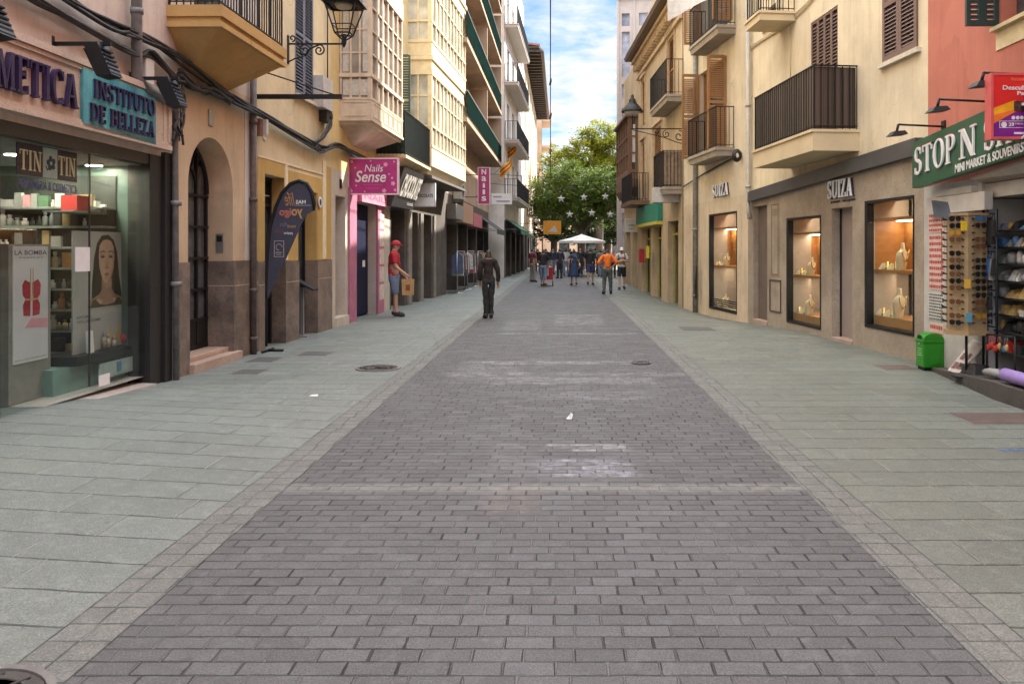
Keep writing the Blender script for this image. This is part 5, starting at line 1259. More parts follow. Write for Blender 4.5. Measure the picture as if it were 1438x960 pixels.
# ---------- feather banner ----------
yb = 13.0; fx = (376-CX)*yb/F
ban = thing('feather_banner', 'dark blue feather banner with mirrored orange and white lettering, standing by the ochre shop', 'banner', (fx, yb, gz(fx, yb)))
bp = lambda x, y: ((x-CX)*yb/F, H-(y-CY)*yb/F)
outl = [(376,420),(375,400),(376,360),(380,320),(388,292),(397,272),(408,260),(419,256),(429,260),(436,271),(440,286),(440,296),(431,301),(422,318),(410,345),(398,372),(387,395)]
fr = Frame((0, yb), (1, yb))
NAVY = flat('banner_navy', (0.05, 0.053, 0.08), 0.75, var=.15, scale=5)
mb = MB(fr); mb.prism([bp(*q) for q in outl], -.004, .004); mb.build('cloth', NAVY, ban)
edge = [(374,486),(374,440),(374,400),(375,360),(379,320),(387,291),(396,271),(408,258),(420,254),(431,258),(438,270),(441,286),(441,296)]
mb = MB(fr); mb.tube([(bp(*q)[0], 0, max(bp(*q)[1], .03)) for q in edge], [.02]*3+[.03]*9+[.015], 8); mb.tube([(fx, 0, .03), (fx+.25, 0, .03)], .02, 6); mb.tube([(fx, -.25, .03), (fx, .25, .03)], .02, 6); mb.build('pole', M['black'], ban)
def bt(txt, x0, x1, y0, y1, col, sh=0.0, bold=.0):
    mb = MB(fr); a = bp(x0, y1); c = bp(x1, y0); write(mb, txt, a[0], c[0], a[1], c[1], .006, bold=bold, shear=sh, thick=.002, mirror=True); mb.build('lettering', col, ban)
bt('MAS', 415.5, 429.5, 281, 286.5, M['white'], bold=.02); bt('life', 400, 414, 270, 289, flat('lett_orange', (.45,.24,.1), .6), .4)
bt('yo', 409.5, 425, 293.5, 307, flat('lett_amber', (.5,.27,.1), .6), 0, .03); bt('igo', 392.5, 409, 292.5, 306, flat('lett_coral', (.45,.14,.11), .6), 0, .03)
bt('movil', 404, 415.5, 315, 320, flat('lett_gold', (.45,.3,.1), .6)); bt('fibra', 393, 403, 312, 318, flat('lett_blue', (.15,.16,.3), .6)); bt('pepephone', 399, 411, 325, 330, M['white'], .1); bt('euskaltel', 386, 398, 321, 327, flat('lett_wine', (.2,.05,.1), .6))
mb = MB(fr)
for (x0_, y0_, x1_, y1_) in ((385,338,399,338.8),(385,360,399,360.8),(385,338.8,385.8,360),(398.2,338.8,399,360),(387,354,396,355),(388,357,395,357.8),(414.5,288,437,288.8)):
    a = bp(x0_, y1_); c = bp(x1_, y0_); mb.box(a[0], c[0], .004, .0055, a[1], c[1])
c = bp(392, 347); mb.tube([(c[0]+.05*math.cos(k*math.pi/6), .006, c[1]+.05*math.sin(k*math.pi/6)) for k in range(10)], .006, 4)
mb.build('emblem', flat('lett_grey', (.4,.38,.36), .6), ban)
# pale grey post leaning by the second door
t = thing('menu_stand', 'grey stand with a slanting dark top beside the ochre shop door', 'stand', tuple(W3.w(W3.s(424,.0), .0, 0)))
s_ = W3.s(426, -.05); mb = MB(W3); mb.box(s_-.03, s_+.03, -.1, -.04, 0.02, .92); mb.box(s_-.18, s_+.18, -.22, .08, 0, .03); mb.build('post', M['grey_metal'], t)
mb = MB(W3); mb.hexa([(s_-.15, -.25, 1.08), (s_+.15, -.25, 1.08), (s_+.15, .18, .86), (s_-.15, .18, .86)], [(s_-.15, -.25, 1.11), (s_+.15, -.25, 1.11), (s_+.15, .18, .89), (s_-.15, .18, .89)]); mb.build('top', M['black'], t)
# clothes on rails outside the far shops
CLO = [flat('cloth_'+n_, c, .9, var=.25, scale=10) for n_, c in (('black',(.03,.03,.03)),('white',(.55,.53,.5)),('rust',(.3,.1,.06)),('denim',(.08,.11,.2)),('olive',(.12,.13,.07)),('pink',(.5,.2,.25)),('wine',(.18,.03,.05)))]
CLN = ['black','white','rust','denim blue','olive','pink','wine red']
rr = random.Random(9)
def clothes_rail(fr, s0, s1, d, where):
    z = 1.55; base = fr.w((s0+s1)/2, d, 0)
    t = thing('clothes_rail', 'metal clothes rail %s' % where, 'clothes rail', tuple(base))
    mb = MB(fr); mb.tube([(s0, d, z), (s1, d, z)], .016, 6)
    for q in (s0, s1): mb.tube([(q, d, 0), (q, d, z)], .016, 6); mb.tube([(q, d-.25, .02), (q, d+.25, .02)], .016, 6)
    mb.build('frame', M['steel'], t)
    s = s0+.1
    while s < s1-.1:
        k = rr.randrange(7); h = rr.uniform(.6, .95)
        mb = MB(fr); mb.hexa([(s-.02, d-.22, z-h), (s+.03, d-.22, z-h), (s+.03, d+.22, z-h), (s-.02, d+.22, z-h)], [(s-.012, d-.2, z-.16), (s+.018, d-.2, z-.16), (s+.018, d+.2, z-.16), (s-.012, d+.2, z-.16)])
        mb.hexa([(s-.012, d-.2, z-.16), (s+.018, d-.2, z-.16), (s+.018, d+.2, z-.16), (s-.012, d+.2, z-.16)], [(s-.003, d-.03, z-.05), (s+.006, d-.03, z-.05), (s+.006, d+.03, z-.05), (s-.003, d+.03, z-.05)])
        mb.tube([(s, d, z-.06), (s, d, z+.012)], .005, 4)
        solo('hanging_garment', mb, CLO[k], '%s garment hanging on the rail %s' % (CLN[k], where), 'garment', '%s garments %s' % (CLN[k], where))
        s += rr.uniform(.13, .24)
clothes_rail(W6, .6, 2.9, .35, 'outside the first shop past the chocolate shop')
clothes_rail(W6, 3.9, 6.2, .35, 'under the peach fascia board')
clothes_rail(W6, 7.4, 9.8, .4, 'under the dull pink fascia board')
# a small table with goods in the pavement
mb = MB(W6)
# ================= RIGHT SIDE (frames run from the far end to the near end) =================
V1 = Frame((5.2, 11.54), (5.2, -9.0))            # red house
V2 = Frame((4.5, 19.5), (5.2, 11.54))            # cream house, jeweller's stone front
V3 = Frame((3.80, 25.0), (4.5, 19.5))            # beige house
V4 = Frame((3.33, 34.4), (3.78, 25.05))          # ornate house
V5 = Frame((3.12, 39.2), (3.33, 34.4))           # house with the brown timber bay
REDW = stucco('plaster_red', (0.52, 0.185, 0.13), (0.30, 0.11, 0.085), 0.6, bump=.12)
CRM2 = stucco('plaster_cream_right', (0.71, 0.61, 0.43), (0.44, 0.36, 0.24), 0.55, bump=.12)
BGE = stucco('plaster_beige', (0.64, 0.525, 0.38), (0.32, 0.25, 0.17), 0.65, bump=.15)
BGE2 = stucco('plaster_sand', (0.52, 0.405, 0.265), (0.28, 0.215, 0.14), 0.7)
TRAV = stone('stone_cladding', (0.34, 0.28, 0.215), (0.49, 0.415, 0.325), (0.25, 0.2, 0.155), 1.8, 0.4, .06)
SHB = flat('shutter_brown', (0.17, 0.105, 0.085), 0.5)
SHW = wood('shutter_wood', (0.40, 0.20, 0.075), .7, .5)
DKG = flat('dark_green_shutter', (0.03, 0.05, 0.045), 0.5)
BAND = flat('slate_band', (0.06, 0.06, 0.065), 0.4, var=.15, scale=2)
DISP = flat('display_taupe', (0.40, 0.32, 0.26), 0.7, var=.06)
WOODO = wood('display_wood', (0.42, 0.18, 0.05), .75, .4, (2, 2, 5))
SOFF = flat('soffit_grey', (.36,.33,.28), .8, var=.1)

# ---- red house with the souvenir shop ----
r1 = thing('red_house', 'salmon red house over the green souvenir shop board', 'building', tuple(V1.w(3, 0, 0)))
so0, so1 = V1.s(1386), V1.s(1800)
sz = 2.42
mb = MB(V1); L = V1.L
wins = [(V1.s(1405), V1.s(1405)+1.05, 4.25, 6.4, .2), (8, 9, 4.25, 6.4, .2), (13, 14, 4.25, 6.4, .2), (1.9, 2.9, 8, 10, .2), (8, 9, 8, 10, .2)]
facade(mb, 0, L, -.5, 16, [(so0, so1, -.5, sz, .02)] + wins); shell(mb, 0, L, -.5, 16); mb.build('wall', REDW, r1)
mb = MB(V1)
for h in wins: mb.box(h[0]-.02, h[1]+.02, -.26, -.19, h[2]-.02, h[3]+.02)
mb.build('window_panes', M['pane'], r1)
mb = MB(V1); c0 = V1.s(1400); mb.box(c0, c0+1.3, .002, .014, 3.98, 4.22); mb.box(c0-.02, c0+1.35, .0, .08, 4.205, 4.25); sill = mb.build('window_sill', flat('sill_yellow', (.66,.55,.33), .8), r1)
h0 = V1.w(V1.s(1404), .02, 0); o_ = Vector(((1356-CX)*h0.y/F, h0.y))
frS = Frame((o_.x, h0.y), (h0.x, h0.y)); mb = MB(frS); louvers(mb, 0, frS.L/2-.0, 4.26, 6.4, -.02, .045, pitch=.06, mid=False); mb.build('shutter', DKG, sill); mb = MB(frS); louvers(mb, frS.L/2+.0, frS.L, 4.26, 6.4, -.0202, .0452, pitch=.06, mid=False); mb.build('shutter', DKG, sill)
q1 = V1.w(V1.s(1405)+1.05, .02, 0); frS = Frame((q1.x-.45, q1.y), (q1.x, q1.y)); mb = MB(frS); louvers(mb, 0, .45, 4.26, 6.4, -.02, .045, pitch=.06); mb.build('shutter', DKG, sill)
# white corner pillar and lintel
mb = MB(V1); WP = flat('pillar_white', (.5,.49,.46), .7, var=.12, scale=4); mb.box(0.01, so0+.0, .003, .06, -.2, 2.5); mb.box(so0, so1, -.5, .02, 2.25, 2.418); mb.box(so0-.06, so0-.002, -.5, -.02, -.2, 2.24); mb.box(.3, so0+.25, .061, .16, 2.1, 2.32); mb.box(.5, so0-.1, .061, .14, 2.33, 2.41); mb.build('white_pillar', WP, r1)
# shop room
room2 = thing('shop_interior', 'dark crowded interior of the souvenir shop behind the sunglasses', 'shop interior', tuple(V1.w(so0+1, -2, 0)))
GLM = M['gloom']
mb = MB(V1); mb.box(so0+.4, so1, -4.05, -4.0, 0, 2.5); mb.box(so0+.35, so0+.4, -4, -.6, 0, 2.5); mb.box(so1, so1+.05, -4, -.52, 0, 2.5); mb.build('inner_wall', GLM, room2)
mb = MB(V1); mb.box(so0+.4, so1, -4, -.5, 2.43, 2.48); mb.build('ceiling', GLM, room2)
mb = MB(V1); mb.box(so0+.4, so1, -4, -.45, -.1, .19); mb.build('floor', flat('shop_floor', (.1,.09,.08), .5), room2)
# raised step
st = MB(V1); PLN = stone('step_dark', (.055,.05,.046), (.085,.075,.068), (.12,.1,.085), 5, .6)
pA, pB = V1.s(1290, .05), V1.s(1458)
st.hexa([(pA, -.45, -.2), (pB, -.45, -.2), (pB, .5, -.2), (pA, .12, -.2)], [(pA, -.45, .0), (pB, -.45, .2), (pB, .5, .2), (pA, .12, -.0)]); st.box(pB, V1.s(1800), -.45, .5, -.2, .2)
stp = solo('shop_step', st, PLN, 'low dark stone step along the front of the souvenir shop', 'step', bevel=.012)
def stepz(s, d=0): return 0.2*(s-pA)/(pB-pA)+.002
# green board
bs0, bs1 = V1.s(1281, .32), V1.s(1760)
gb = thing('shop_board', 'long dark green board with white serif capitals over the souvenir shop', 'shop sign', tuple(V1.w(bs0+1.5, .3, 2.5)))
GRB = flat('board_green', (0.012, 0.085, 0.042), 0.4, var=.12, scale=2)
tl = .2/3.0
zf = lambda s: tl*(s-bs0)*.9
mb = MB(V1); Lb = bs1-bs0
mb.hexa([(bs0, .2, 2.47), (bs1, .2, 2.47+zf(bs1)), (bs1, .32, 2.47+zf(bs1)), (bs0, .32, 2.47)], [(bs0, .2, 3.1), (bs1, .2, 3.1+zf(bs1)), (bs1, .32, 3.1+zf(bs1)), (bs0, .32, 3.1)]); mb.build('panel', GRB, gb)
mb = MB(V1); mb.hexa([(so0, -.02, 2.425), (bs1, -.02, 2.425), (bs1, .2, 2.47+zf(bs1)), (so0, .2, 2.47)], [(so0, -.02, 2.44), (bs1, -.02, 2.44), (bs1, .2, 2.5+zf(bs1)), (so0, .2, 2.5)]); mb.build('soffit', SOFF, gb)
def gfr(s, d, z): return V1.w(s, d, z + zf(s))
t0, t1 = V1.s(1284.5, .33), V1.s(1342, .33); t2, t3 = V1.s(1352, .33), V1.s(1376, .33); t4 = V1.s(1386, .33)
mb = MB(gfr)
def ztx(px, py, d=.33): s = V1.s(px, d); return V1.z(px, py, d) - zf(s)
zS0, zS1 = 2.63, 2.99
serif(mb, 'STOP', t0, t1, zS0, zS1, .325, .02); serif(mb, 'N', V1.s(1347,.33), V1.s(1372,.33), zS0, zS1, .325, .02); serif(mb, 'SHOP', V1.s(1382,.33), V1.s(1382,.33)+1.25, zS0, zS1, .325, .02); mb.build('lettering', M['white'], gb)
mb = MB(lambda s, d, z: gfr(s-.012, d, z+.018)); serif(mb, 'STOP', t0, t1, zS0, zS1, .321, .003); serif(mb, 'N', V1.s(1347,.33), V1.s(1372,.33), zS0, zS1, .321, .003); serif(mb, 'SHOP', V1.s(1382,.33), V1.s(1382,.33)+1.25, zS0, zS1, .321, .003); mb.build('letter_shadow', flat('sign_red', (.36,.02,.02), .5), gb)
mb = MB(gfr); write(mb, 'MINI MARKET & SOUVENIRS', V1.s(1341, .33), V1.s(1437, .33), 2.49, 2.595, .325, bold=.02, thick=.006); mb.build('lettering', M['white'], gb)
# advertising sign
t, fr, x0, x1, z0, z1 = board(1392, 1485, 103, 195, 8.6, .12, 'advertising_sign', 'bright red advertising sign with purple foot and yellow slash sticking out over the green board', flat('ad_red', (.62,.02,.02), .35, var=.05), 'advertising sign', flat('ad_frame', (.6,.1,.1), .4), wallx=5.2)
w = x1-x0; h = z1-z0
mb = MB(fr); mb.prism([(x0+.025, z0+.025), (x1-.025, z0+.025), (x1-.025, z0+h*.47), (x0+w*.35, z0+h*.4), (x0+.025, z0+h*.24)], .0005, .003); mb.build('purple_field', flat('ad_purple', (.2,.01,.22), .4, var=.25, scale=3), t)
mb = MB(fr); mb.prism([(x0+.025, z0+h*.23), (x0+w*.36, z0+h*.41), (x0+w*.36, z0+h*.59), (x0+.025, z0+h*.47)], .003, .005); mb.build('yellow_slash', flat('ad_yellow', (.75,.33,.01), .4, var=.15), t)
mb = MB(fr); mb.prism([(x0+.025, z0+h*.23), (x0+w*.36, z0+h*.41), (x0+w*.36, z0+h*.45), (x0+.025, z0+h*.36)], .005, .0065); mb.build('orange_slash', flat('ad_orange', (.72,.16,.02), .4), t)
mb = MB(fr)
for k in range(3): mb.box(x0+w*(.34+.17*k), x0+w*(.5+.17*k), .005, .01, z0+h*.42, z0+h*(.57+.02*(k % 2)))
mb.build('product_picture', flat('ad_dark', (.06,.02,.02), .5, var=.8, scale=40), t)
mb = MB(fr); write(mb, 'Descubre', x0+w*.17, x0+w*.62, z0+h*.745, z0+h*.815, .004, bold=.02, thick=.002); write(mb, 'Palma', x0+w*.39, x0+w*.66, z0+h*.665, z0+h*.725, .004, bold=.02, thick=.002); write(mb, '29', x0+w*.26, x0+w*.34, z0+h*.19, z0+h*.245, .005, bold=.02, thick=.002); write(mb, 'MINUTOS', x0+w*.36, x0+w*.62, z0+h*.215, z0+h*.24, .005, thick=.002)
for k in range(4): mb.prism([(x0+w*(.33+.065*k)+.02*math.cos(j*math.pi/5), z0+h*.32+.02*math.sin(j*math.pi/5)) for j in range(10)], .0045, .006)
mb.prism([(x0+w*.19+.03*math.cos(j*math.pi/7), z0+h*.215+.03*math.sin(j*math.pi/7)) for j in range(14)], .0045, .006)
for q in ((.12,.7,.265,.272),(.12,.7,.165,.172),(.12,.127,.172,.265)): mb.box(x0+w*q[0], x0+w*q[1], .0045, .006, z0+h*q[2], z0+h*q[3])
mb.box(x0+w*.34, x0+w*.9, .0045, .006, z0+h*.07, z0+h*.1)
mb.build('lettering', flat('ad_white', (.75,.68,.7), .5), t)
mb = MB(fr); write(mb, 'Recuerdos', x0+w*.3, x0+w*.6, z0+h*.885, z0+h*.935, .004, thick=.002); mb.build('lettering', flat('ad_salmon', (.7,.22,.1), .5), t)
# lamps on arms
def arm_lamp(px, py, label):
    q = V1.w(V1.s(px), 0, 0) if px > 1303 else V2.w(V2.s(px), 0, 0); z = H-(py-CY)*q.y/F
    t = thing('arm_lamp', label, 'sign lamp', (q.x, q.y, z), 'lamps over the souvenir shop board')
    fr = Frame((q.x, q.y), (q.x-1, q.y)); mb = MB(lambda s, d, zz: Vector((q.x-s, q.y-d, zz)))
    mb.tube([(0, 0, z), (.62, 0, z+.03)], .014, 8); mb.box(-.01, .02, -.05, .05, z-.08, z+.08); mb.tube([(.62, 0, z+.03), (.64, 0, z-.06)], .018, 8); mb.build('arm', M['black'], t)
    mb = MB(lambda s, d, zz: Vector((q.x-s, q.y-d, zz))); mb.hexa([(.53, -.11, z-.11), (.75, -.11, z-.13), (.75, .11, z-.13), (.53, .11, z-.11)], [(.56, -.08, z-.06), (.7, -.08, z-.07), (.7, .08, z-.07), (.56, .08, z-.06)]); mb.build('lamp_head', M['black'], t)
arm_lamp(1326, 178, 'black arm lamp over the far end of the green board, lower of the pair')
arm_lamp(1391, 143, 'black arm lamp on the red wall left of the advertising sign')
arm_lamp(1462, 106, 'black arm lamp whose head shows beside the top of the advertising sign')
# litter bin
bx_, by_ = (1306-CX)*11.05/F, 11.05
lb = thing('litter_bin', 'bright green plastic litter bin with a rounded top beside the souvenir shop', 'litter bin', (bx_, by_, 0))
GB = flat('bin_green', (0.02, 0.24, 0.012), 0.35, var=.1)
mb = MB(lambda s, d, z: Vector((bx_+s, by_-d, z))); hw = .14
prof = [(-hw, .05), (hw, .05), (hw, .42)] + [(hw*math.cos(a), .42+.09*math.sin(a)) for a in [k*math.pi/10 for k in range(1, 10)]] + [(-hw, .42)]
mb.prism([(x, z) for x, z in prof], -.12, .12); mb.build('body', GB, lb, bevel=.012)
mb = MB(lambda s, d, z: Vector((bx_+s, by_-d, z))); mb.box(-hw-.012, hw+.012, -.13, .13, .385, .41); mb.box(-hw+.02, hw-.02, .121, .128, .09, .36); rim = mb.build('lid', GB, lb, bevel=.006)
mb = MB(lambda s, d, z: Vector((bx_+s, by_-d, z))); mb.box(-hw-.004, -hw+.0, -.06, .06, .43, .475) ; mb.build('slot', M['black'], lb)
mb = MB(lambda s, d, z: Vector((bx_+s, by_-d, z)))
for k in range(4): mb.box(-hw-.003, -hw+.0, -.06, .06, .2+.03*k, .212+.03*k)
mb.box(-hw-.003, -hw, -.05, .0, .35, .37); mb.build('label_marks', flat('bin_pale', (.3,.55,.25), .5), lb)
mb = MB(lambda s, d, z: Vector((bx_+s, by_-d, z))); mb.box(-hw+.02, hw-.02, -.1, .1, -.02, .052); mb.build('foot', M['black'], lb)
# posters on the pillar
def pil(z0, z1, s0, s1, col, label, ink, rows, red=False):
    t = thing('pillar_poster', label, 'poster', tuple(V1.w((s0+s1)/2, .065, z0)))
    mb = MB(V1); mb.box(s0, s1, .0605, .066, z0, z1); mb.build('sheet', col, t)
    mb = MB(V1); rr_ = random.Random(int(z0*100)); n = rows; hh = (z1-z0)/n
    for k in range(n):
        zz = z0 + hh*(k+.25); a = s0+.02; 
        while a < s1-.05:
            wd = rr_.uniform(.025, .06); mb.box(a, min(a+wd, s1-.015), .066, .0675, zz, zz+hh*.5); a += wd+.014
    mb.build('lettering', ink, t)
ps0, ps1 = V1.s(1304.5, .06), V1.s(1326.5, .06)
REDI = flat('ink_red', (.45,.06,.05), .6); INK = flat('ink_black', (.05,.05,.05), .6)
PPINK = flat('sheet_pink', (.68,.5,.45), .6); PWHT = flat('sheet_white', (.62,.62,.58), .6)
pil(1.86, 2.12, ps0, ps1, PPINK, 'small striped red and white poster at the top of the white pillar', REDI, 4)
pil(1.08, 1.83, ps0+.01, ps1, PPINK, 'tall pinkish poster with rows of red capitals on the white pillar', REDI, 9)
pil(.66, 1.03, ps0, ps1-.0, PWHT, 'white notice with rows of black text below the pink poster', INK, 9)
pil(.32, .62, ps0+.04, ps1-.04, PPINK, 'lowest pinkish poster on the white pillar just above the green bin', REDI, 3)
# sunglasses stand
cx_, cy_ = (1357-CX)*9.9/F, 9.9
zb = stepz(V1.s(1357)); z0, z1 = .66, 2.03
ss = thing('sunglasses_stand', 'tall beige revolving stand full of sunglasses on the shop step', 'display stand', (cx_, cy_, zb))
TAN = flat('stand_tan', (0.36, 0.25, 0.13), 0.55, var=.1)
def ngon(r, n, a0=0): return [(cx_+r*math.cos(a0+2*math.pi*k/n), cy_+r*math.sin(a0+2*math.pi*k/n)) for k in range(n)]
nS = 6; rS = .245; aS = R(8)
mb = MB(); mb.prism(ngon(rS, nS, aS), z0, z1, 0, 'xy'); mb.prism(ngon(rS+.03, nS, aS), z0-.05, z0, 0, 'xy'); mb.prism(ngon(rS+.02, nS, aS), z1, z1+.03, 0, 'xy'); mb.build('column', TAN, ss)
mb = MB(); mb.lathe([(.016, .05), (.016, z0-.05)], (cx_, cy_, zb-.05), 10); mb.lathe([(.17, 0), (.17, .02), (.03, .045)], (cx_, cy_, zb), 18); mb.build('base', M['black'], ss)
mb = MB()
pegs = []
for k in range(nS):
    a = aS + 2*math.pi*(k+.5)/nS; ap = rS*math.cos(math.pi/nS); nx, ny = math.cos(a), math.sin(a)
    if ny > .45: continue
    tx, ty = -ny, nx
    for i in range(16):
        z = z0+.1+i*.082
        for q in (-.07, .07):
            c = Vector((cx_+nx*ap+tx*q, cy_+ny*ap+ty*q, z)); mb.tube([c, c+Vector((nx*.05, ny*.05, .0))], .008, 5)
        pegs.append((cx_+nx*ap, cy_+ny*ap, z, a, k, i))
mb.build('pegs', M['black'], ss)
def make_glasses(name, lens, label, group):
    b = MB()
    for sg in (-1, 1):
        q = [(sg*.034+.03*math.cos(j*math.pi/6)*(1.0), .0+.024*math.sin(j*math.pi/6)-(.004 if math.sin(j*math.pi/6) < 0 else 0)) for j in range(12)]
        b.prism(q, -.003, .002, 0, 'xz'); b.tube([(sg*.066, 0, .012), (sg*.068, .03, .012), (sg*.066, .09, -.01)], .004, 5)
    b.tube([(-.012, 0, .008), (0, -.003, .013), (.012, 0, .008)], .004, 5)
    o = b.build(name, lens); return tag(o, label, 'sunglasses', group)
gl_k = [('dark', (.012,.012,.014)), ('brown', (.12,.06,.03)), ('blue mirrored', (.05,.14,.3)), ('amber', (.4,.2,.03))]
protos = [make_glasses('sunglasses', flat('lens_'+n_.split()[0], c, .15), 'pair of %s sunglasses hanging on the beige revolving stand' % n_, '%s sunglasses on the revolving stand' % n_) for n_, c in gl_k]
first = [True]*4; rg = random.Random(4)
for (x, y, z, a, k, i) in pegs:
    if rg.random() < .12: continue
    g = rg.choice((0,0,0,0,1,1,2,3))
    o = protos[g] if first[g] else dup(protos[g]); first[g] = False
    o.location = (x+math.cos(a)*.06, y+math.sin(a)*.06, z+.005); o.rotation_euler = (0, 0, a+math.pi/2); o.scale = (1.12, .6, 1.25)
for (dx, z, c, nm) in ((-.16, 1.9, (.75,.5,.02), 'yellow'), (-.1, .82, (.1,.3,.4), 'turquoise'), (-.12, 1.22, (.7,.4,.05), 'orange')):
    b = MB(); p = Vector((cx_+dx, cy_-.25, z)); b.box(p.x-.03, p.x+.04, p.y-.012, p.y, p.z-.05, p.z+.06); solo('price_tag', b, flat('tag_'+nm, c, .5), '%s card tag hanging on the sunglasses stand' % nm, 'tag')
b = MB(); p = Vector((cx_-.33, cy_-.1, 2.02)); b.hexa([(p.x-.1,p.y,p.z),(p.x+.12,p.y+.02,p.z-.02),(p.x+.12,p.y+.04,p.z-.02),(p.x-.1,p.y+.02,p.z)], [(p.x-.1,p.y+.06,p.z+.2),(p.x+.1,p.y+.08,p.z+.18),(p.x+.1,p.y+.1,p.z+.18),(p.x-.1,p.y+.08,p.z+.2)])
b.tube([(p.x+.1, p.y+.05, p.z+.0), (p.x+.3, p.y+.1, p.z-.02)], .008, 5); solo('tilted_mirror', b, pane('mirror', (.12,.13,.14)), 'small dark tilted mirror at the top of the sunglasses stand', 'mirror')
# leaning magazine board, goods at the shop front
s_ = V1.s(1345, .25); b = MB(V1); zs = stepz(s_)
b.hexa([(s_-.12, .30, zs), (s_+.16, .30, zs), (s_+.16, .32, zs), (s_-.12, .32, zs)], [(s_+.02, .06, zs+.4), (s_+.3, .06, zs+.36), (s_+.3, .08, zs+.36), (s_+.02, .08, zs+.4)])
t = thing('leaning_board', 'pale picture board leaning on the shop step beside the green bin', 'board', tuple(V1.w(s_, .3, zs))); b.build('panel', flat('board_pale', (.55,.5,.46), .6), t)
b = MB(V1)
def lb_(u_, v): # point on the leaning board
    a = Vector((s_-.12+.28*u_+.14*v, .321-.24*v, zs+.4*v-.04*u_*v)); return tuple(a + Vector((0, .004, .004)))
for (u0, v0, u1, v1) in ((.1,.1,.45,.3),(.5,.12,.9,.32),(.2,.4,.55,.6),(.6,.45,.85,.65)): b.quad(lb_(u0,v0), lb_(u1,v0), lb_(u1,v1), lb_(u0,v1))
b.build('pictures', flat('board_pictures', (.2,.1,.09), .6, var=.6, scale=30), t)
GOOD = [flat('goods_'+n_, c, .6, var=.3, scale=25) for n_, c in (('white',(.5,.5,.48)),('grey',(.25,.25,.25)),('black',(.02,.02,.02)),('red',(.45,.03,.02)),('blue',(.06,.16,.32)),('gold',(.4,.28,.1)),('green',(.08,.2,.08)))]
GON = ['white','grey','black','red','blue','gold','green']
sr = thing('goods_shelves', 'dark stepped shelves of souvenirs inside the shop doorway', 'shelves', tuple(V1.w(so0+1.6, -.7, .2)))
sg0, sg1 = so0+.04, so0+2.2
SHD = flat('shelf_dark', (.03,.03,.032), .5)
lv = [.42, .66, .86, 1.06, 1.26, 1.46, 1.66, 1.86]
for z in lv:
    mb = MB(V1); mb.box(sg0, sg1, -.45, -.06, z-.02, z); mb.build('shelf', SHD, sr)
mb = MB(V1); mb.box(sg0-.02, sg1, -.5, -.455, .2, 2.2); mb.build('back_panel', SHD, sr)
rg = random.Random(8)
for z in lv:
    s = sg0+.02
    while s < sg1-.12 and s < so0+1.7:
        if 1.2 < z < 1.5: ci = rg.choice((0,0,1))
        elif .8 < z < 1.2: ci = rg.choice((0,1,5,5,1))
        elif z < .5: ci = rg.choice((3,3,4,2))
        else: ci = rg.choice((2,2,1,5,3,4,2,6))
        kind = rg.randrange(3); wd = rg.uniform(.06, .15); hh = rg.uniform(.08, .16)
        b = MB(V1)
        if kind == 0: b.box(s, s+wd, -.28, -.08, z+.001, z+hh*.8)
        elif kind == 1: b = MB(); p = V1.w(s+wd/2, -.15, z+.001); r = wd/2; b.lathe([(r*.8, 0), (r, hh*.2), (r, hh*.75), (r*.5, hh), (.0001, hh)], p, 10)
        else: b.hexa([(s, -.24, z+.001), (s+wd, -.24, z+.001), (s+wd, -.08, z+.001), (s, -.08, z+.001)], [(s+.02, -.24, z+hh), (s+wd-.02, -.24, z+hh), (s+wd-.03, -.14, z+hh*.8), (s+.03, -.14, z+hh*.8)])
        solo('souvenir', b, GOOD[ci], 'small %s souvenir on the stepped shelves in the souvenir shop' % GON[ci], 'souvenir', '%s souvenirs on the stepped shelves' % GON[ci])
        s += wd + rg.uniform(.01, .05)
# keyrings hanging in front, red bundle, shoe, purple roll, black bags
rk = thing('hook_rack', 'black rack hung with small dark bags beside the sunglasses stand', 'rack', tuple(V1.w(V1.s(1398,-.1), -.1, .2)))
a0 = V1.s(1381, .1); mb = MB(V1)
for q in (0, .3): mb.tube([(a0+q, .1, .12), (a0+q, .1, 2.1)], .015, 6)
for z in (2.05, 1.6, 1.15, .72): mb.tube([(a0, .1, z), (a0+.3, .1, z)], .01, 6)
mb.build('frame', M['black'], rk)
for z in (2.03, 1.58, 1.13):
    for k in range(6):
        s = a0+.03+k*.05; w_ = rg.uniform(.03,.045); hh = rg.uniform(.2,.36); ci = rg.choice((2,2,2,2,2,1,4))
        if z == 1.13 and k > 3: continue
        b = MB(V1); b.hexa([(s-w_, .1, z-hh), (s+w_, .1, z-hh), (s+w_, .15, z-hh), (s-w_, .15, z-hh)], [(s-w_*.7, .11, z-.06), (s+w_*.7, .11, z-.06), (s+w_*.7, .13, z-.06), (s-w_*.7, .13, z-.06)]); b.tube([(s, .115, z-.06), (s, .115, z+.01)], .004, 4)
        solo('hanging_purse', b, GOOD[ci], 'small %s purse hanging on the black rack by the sunglasses' % GON[ci], 'purse', '%s purses on the black rack' % GON[ci])
for k in range(9):
    s = V1.s(1384, .2)+.05*k; z = .62+.02*(k % 3); c = 3 if k < 5 else rg.choice((4, 5, 2))
    b = MB(V1); b.tube([(s, .16, z), (s, .17, z-.1)], .004, 4); b.add([], []); p = (s, .17, z-.14); b.ball(p, .025, .02, .045, 8, 6); solo('key_ring', b, GOOD[c], '%s key ring dangling low over the shop step' % GON[c], 'key ring', '%s key rings over the step' % GON[c])
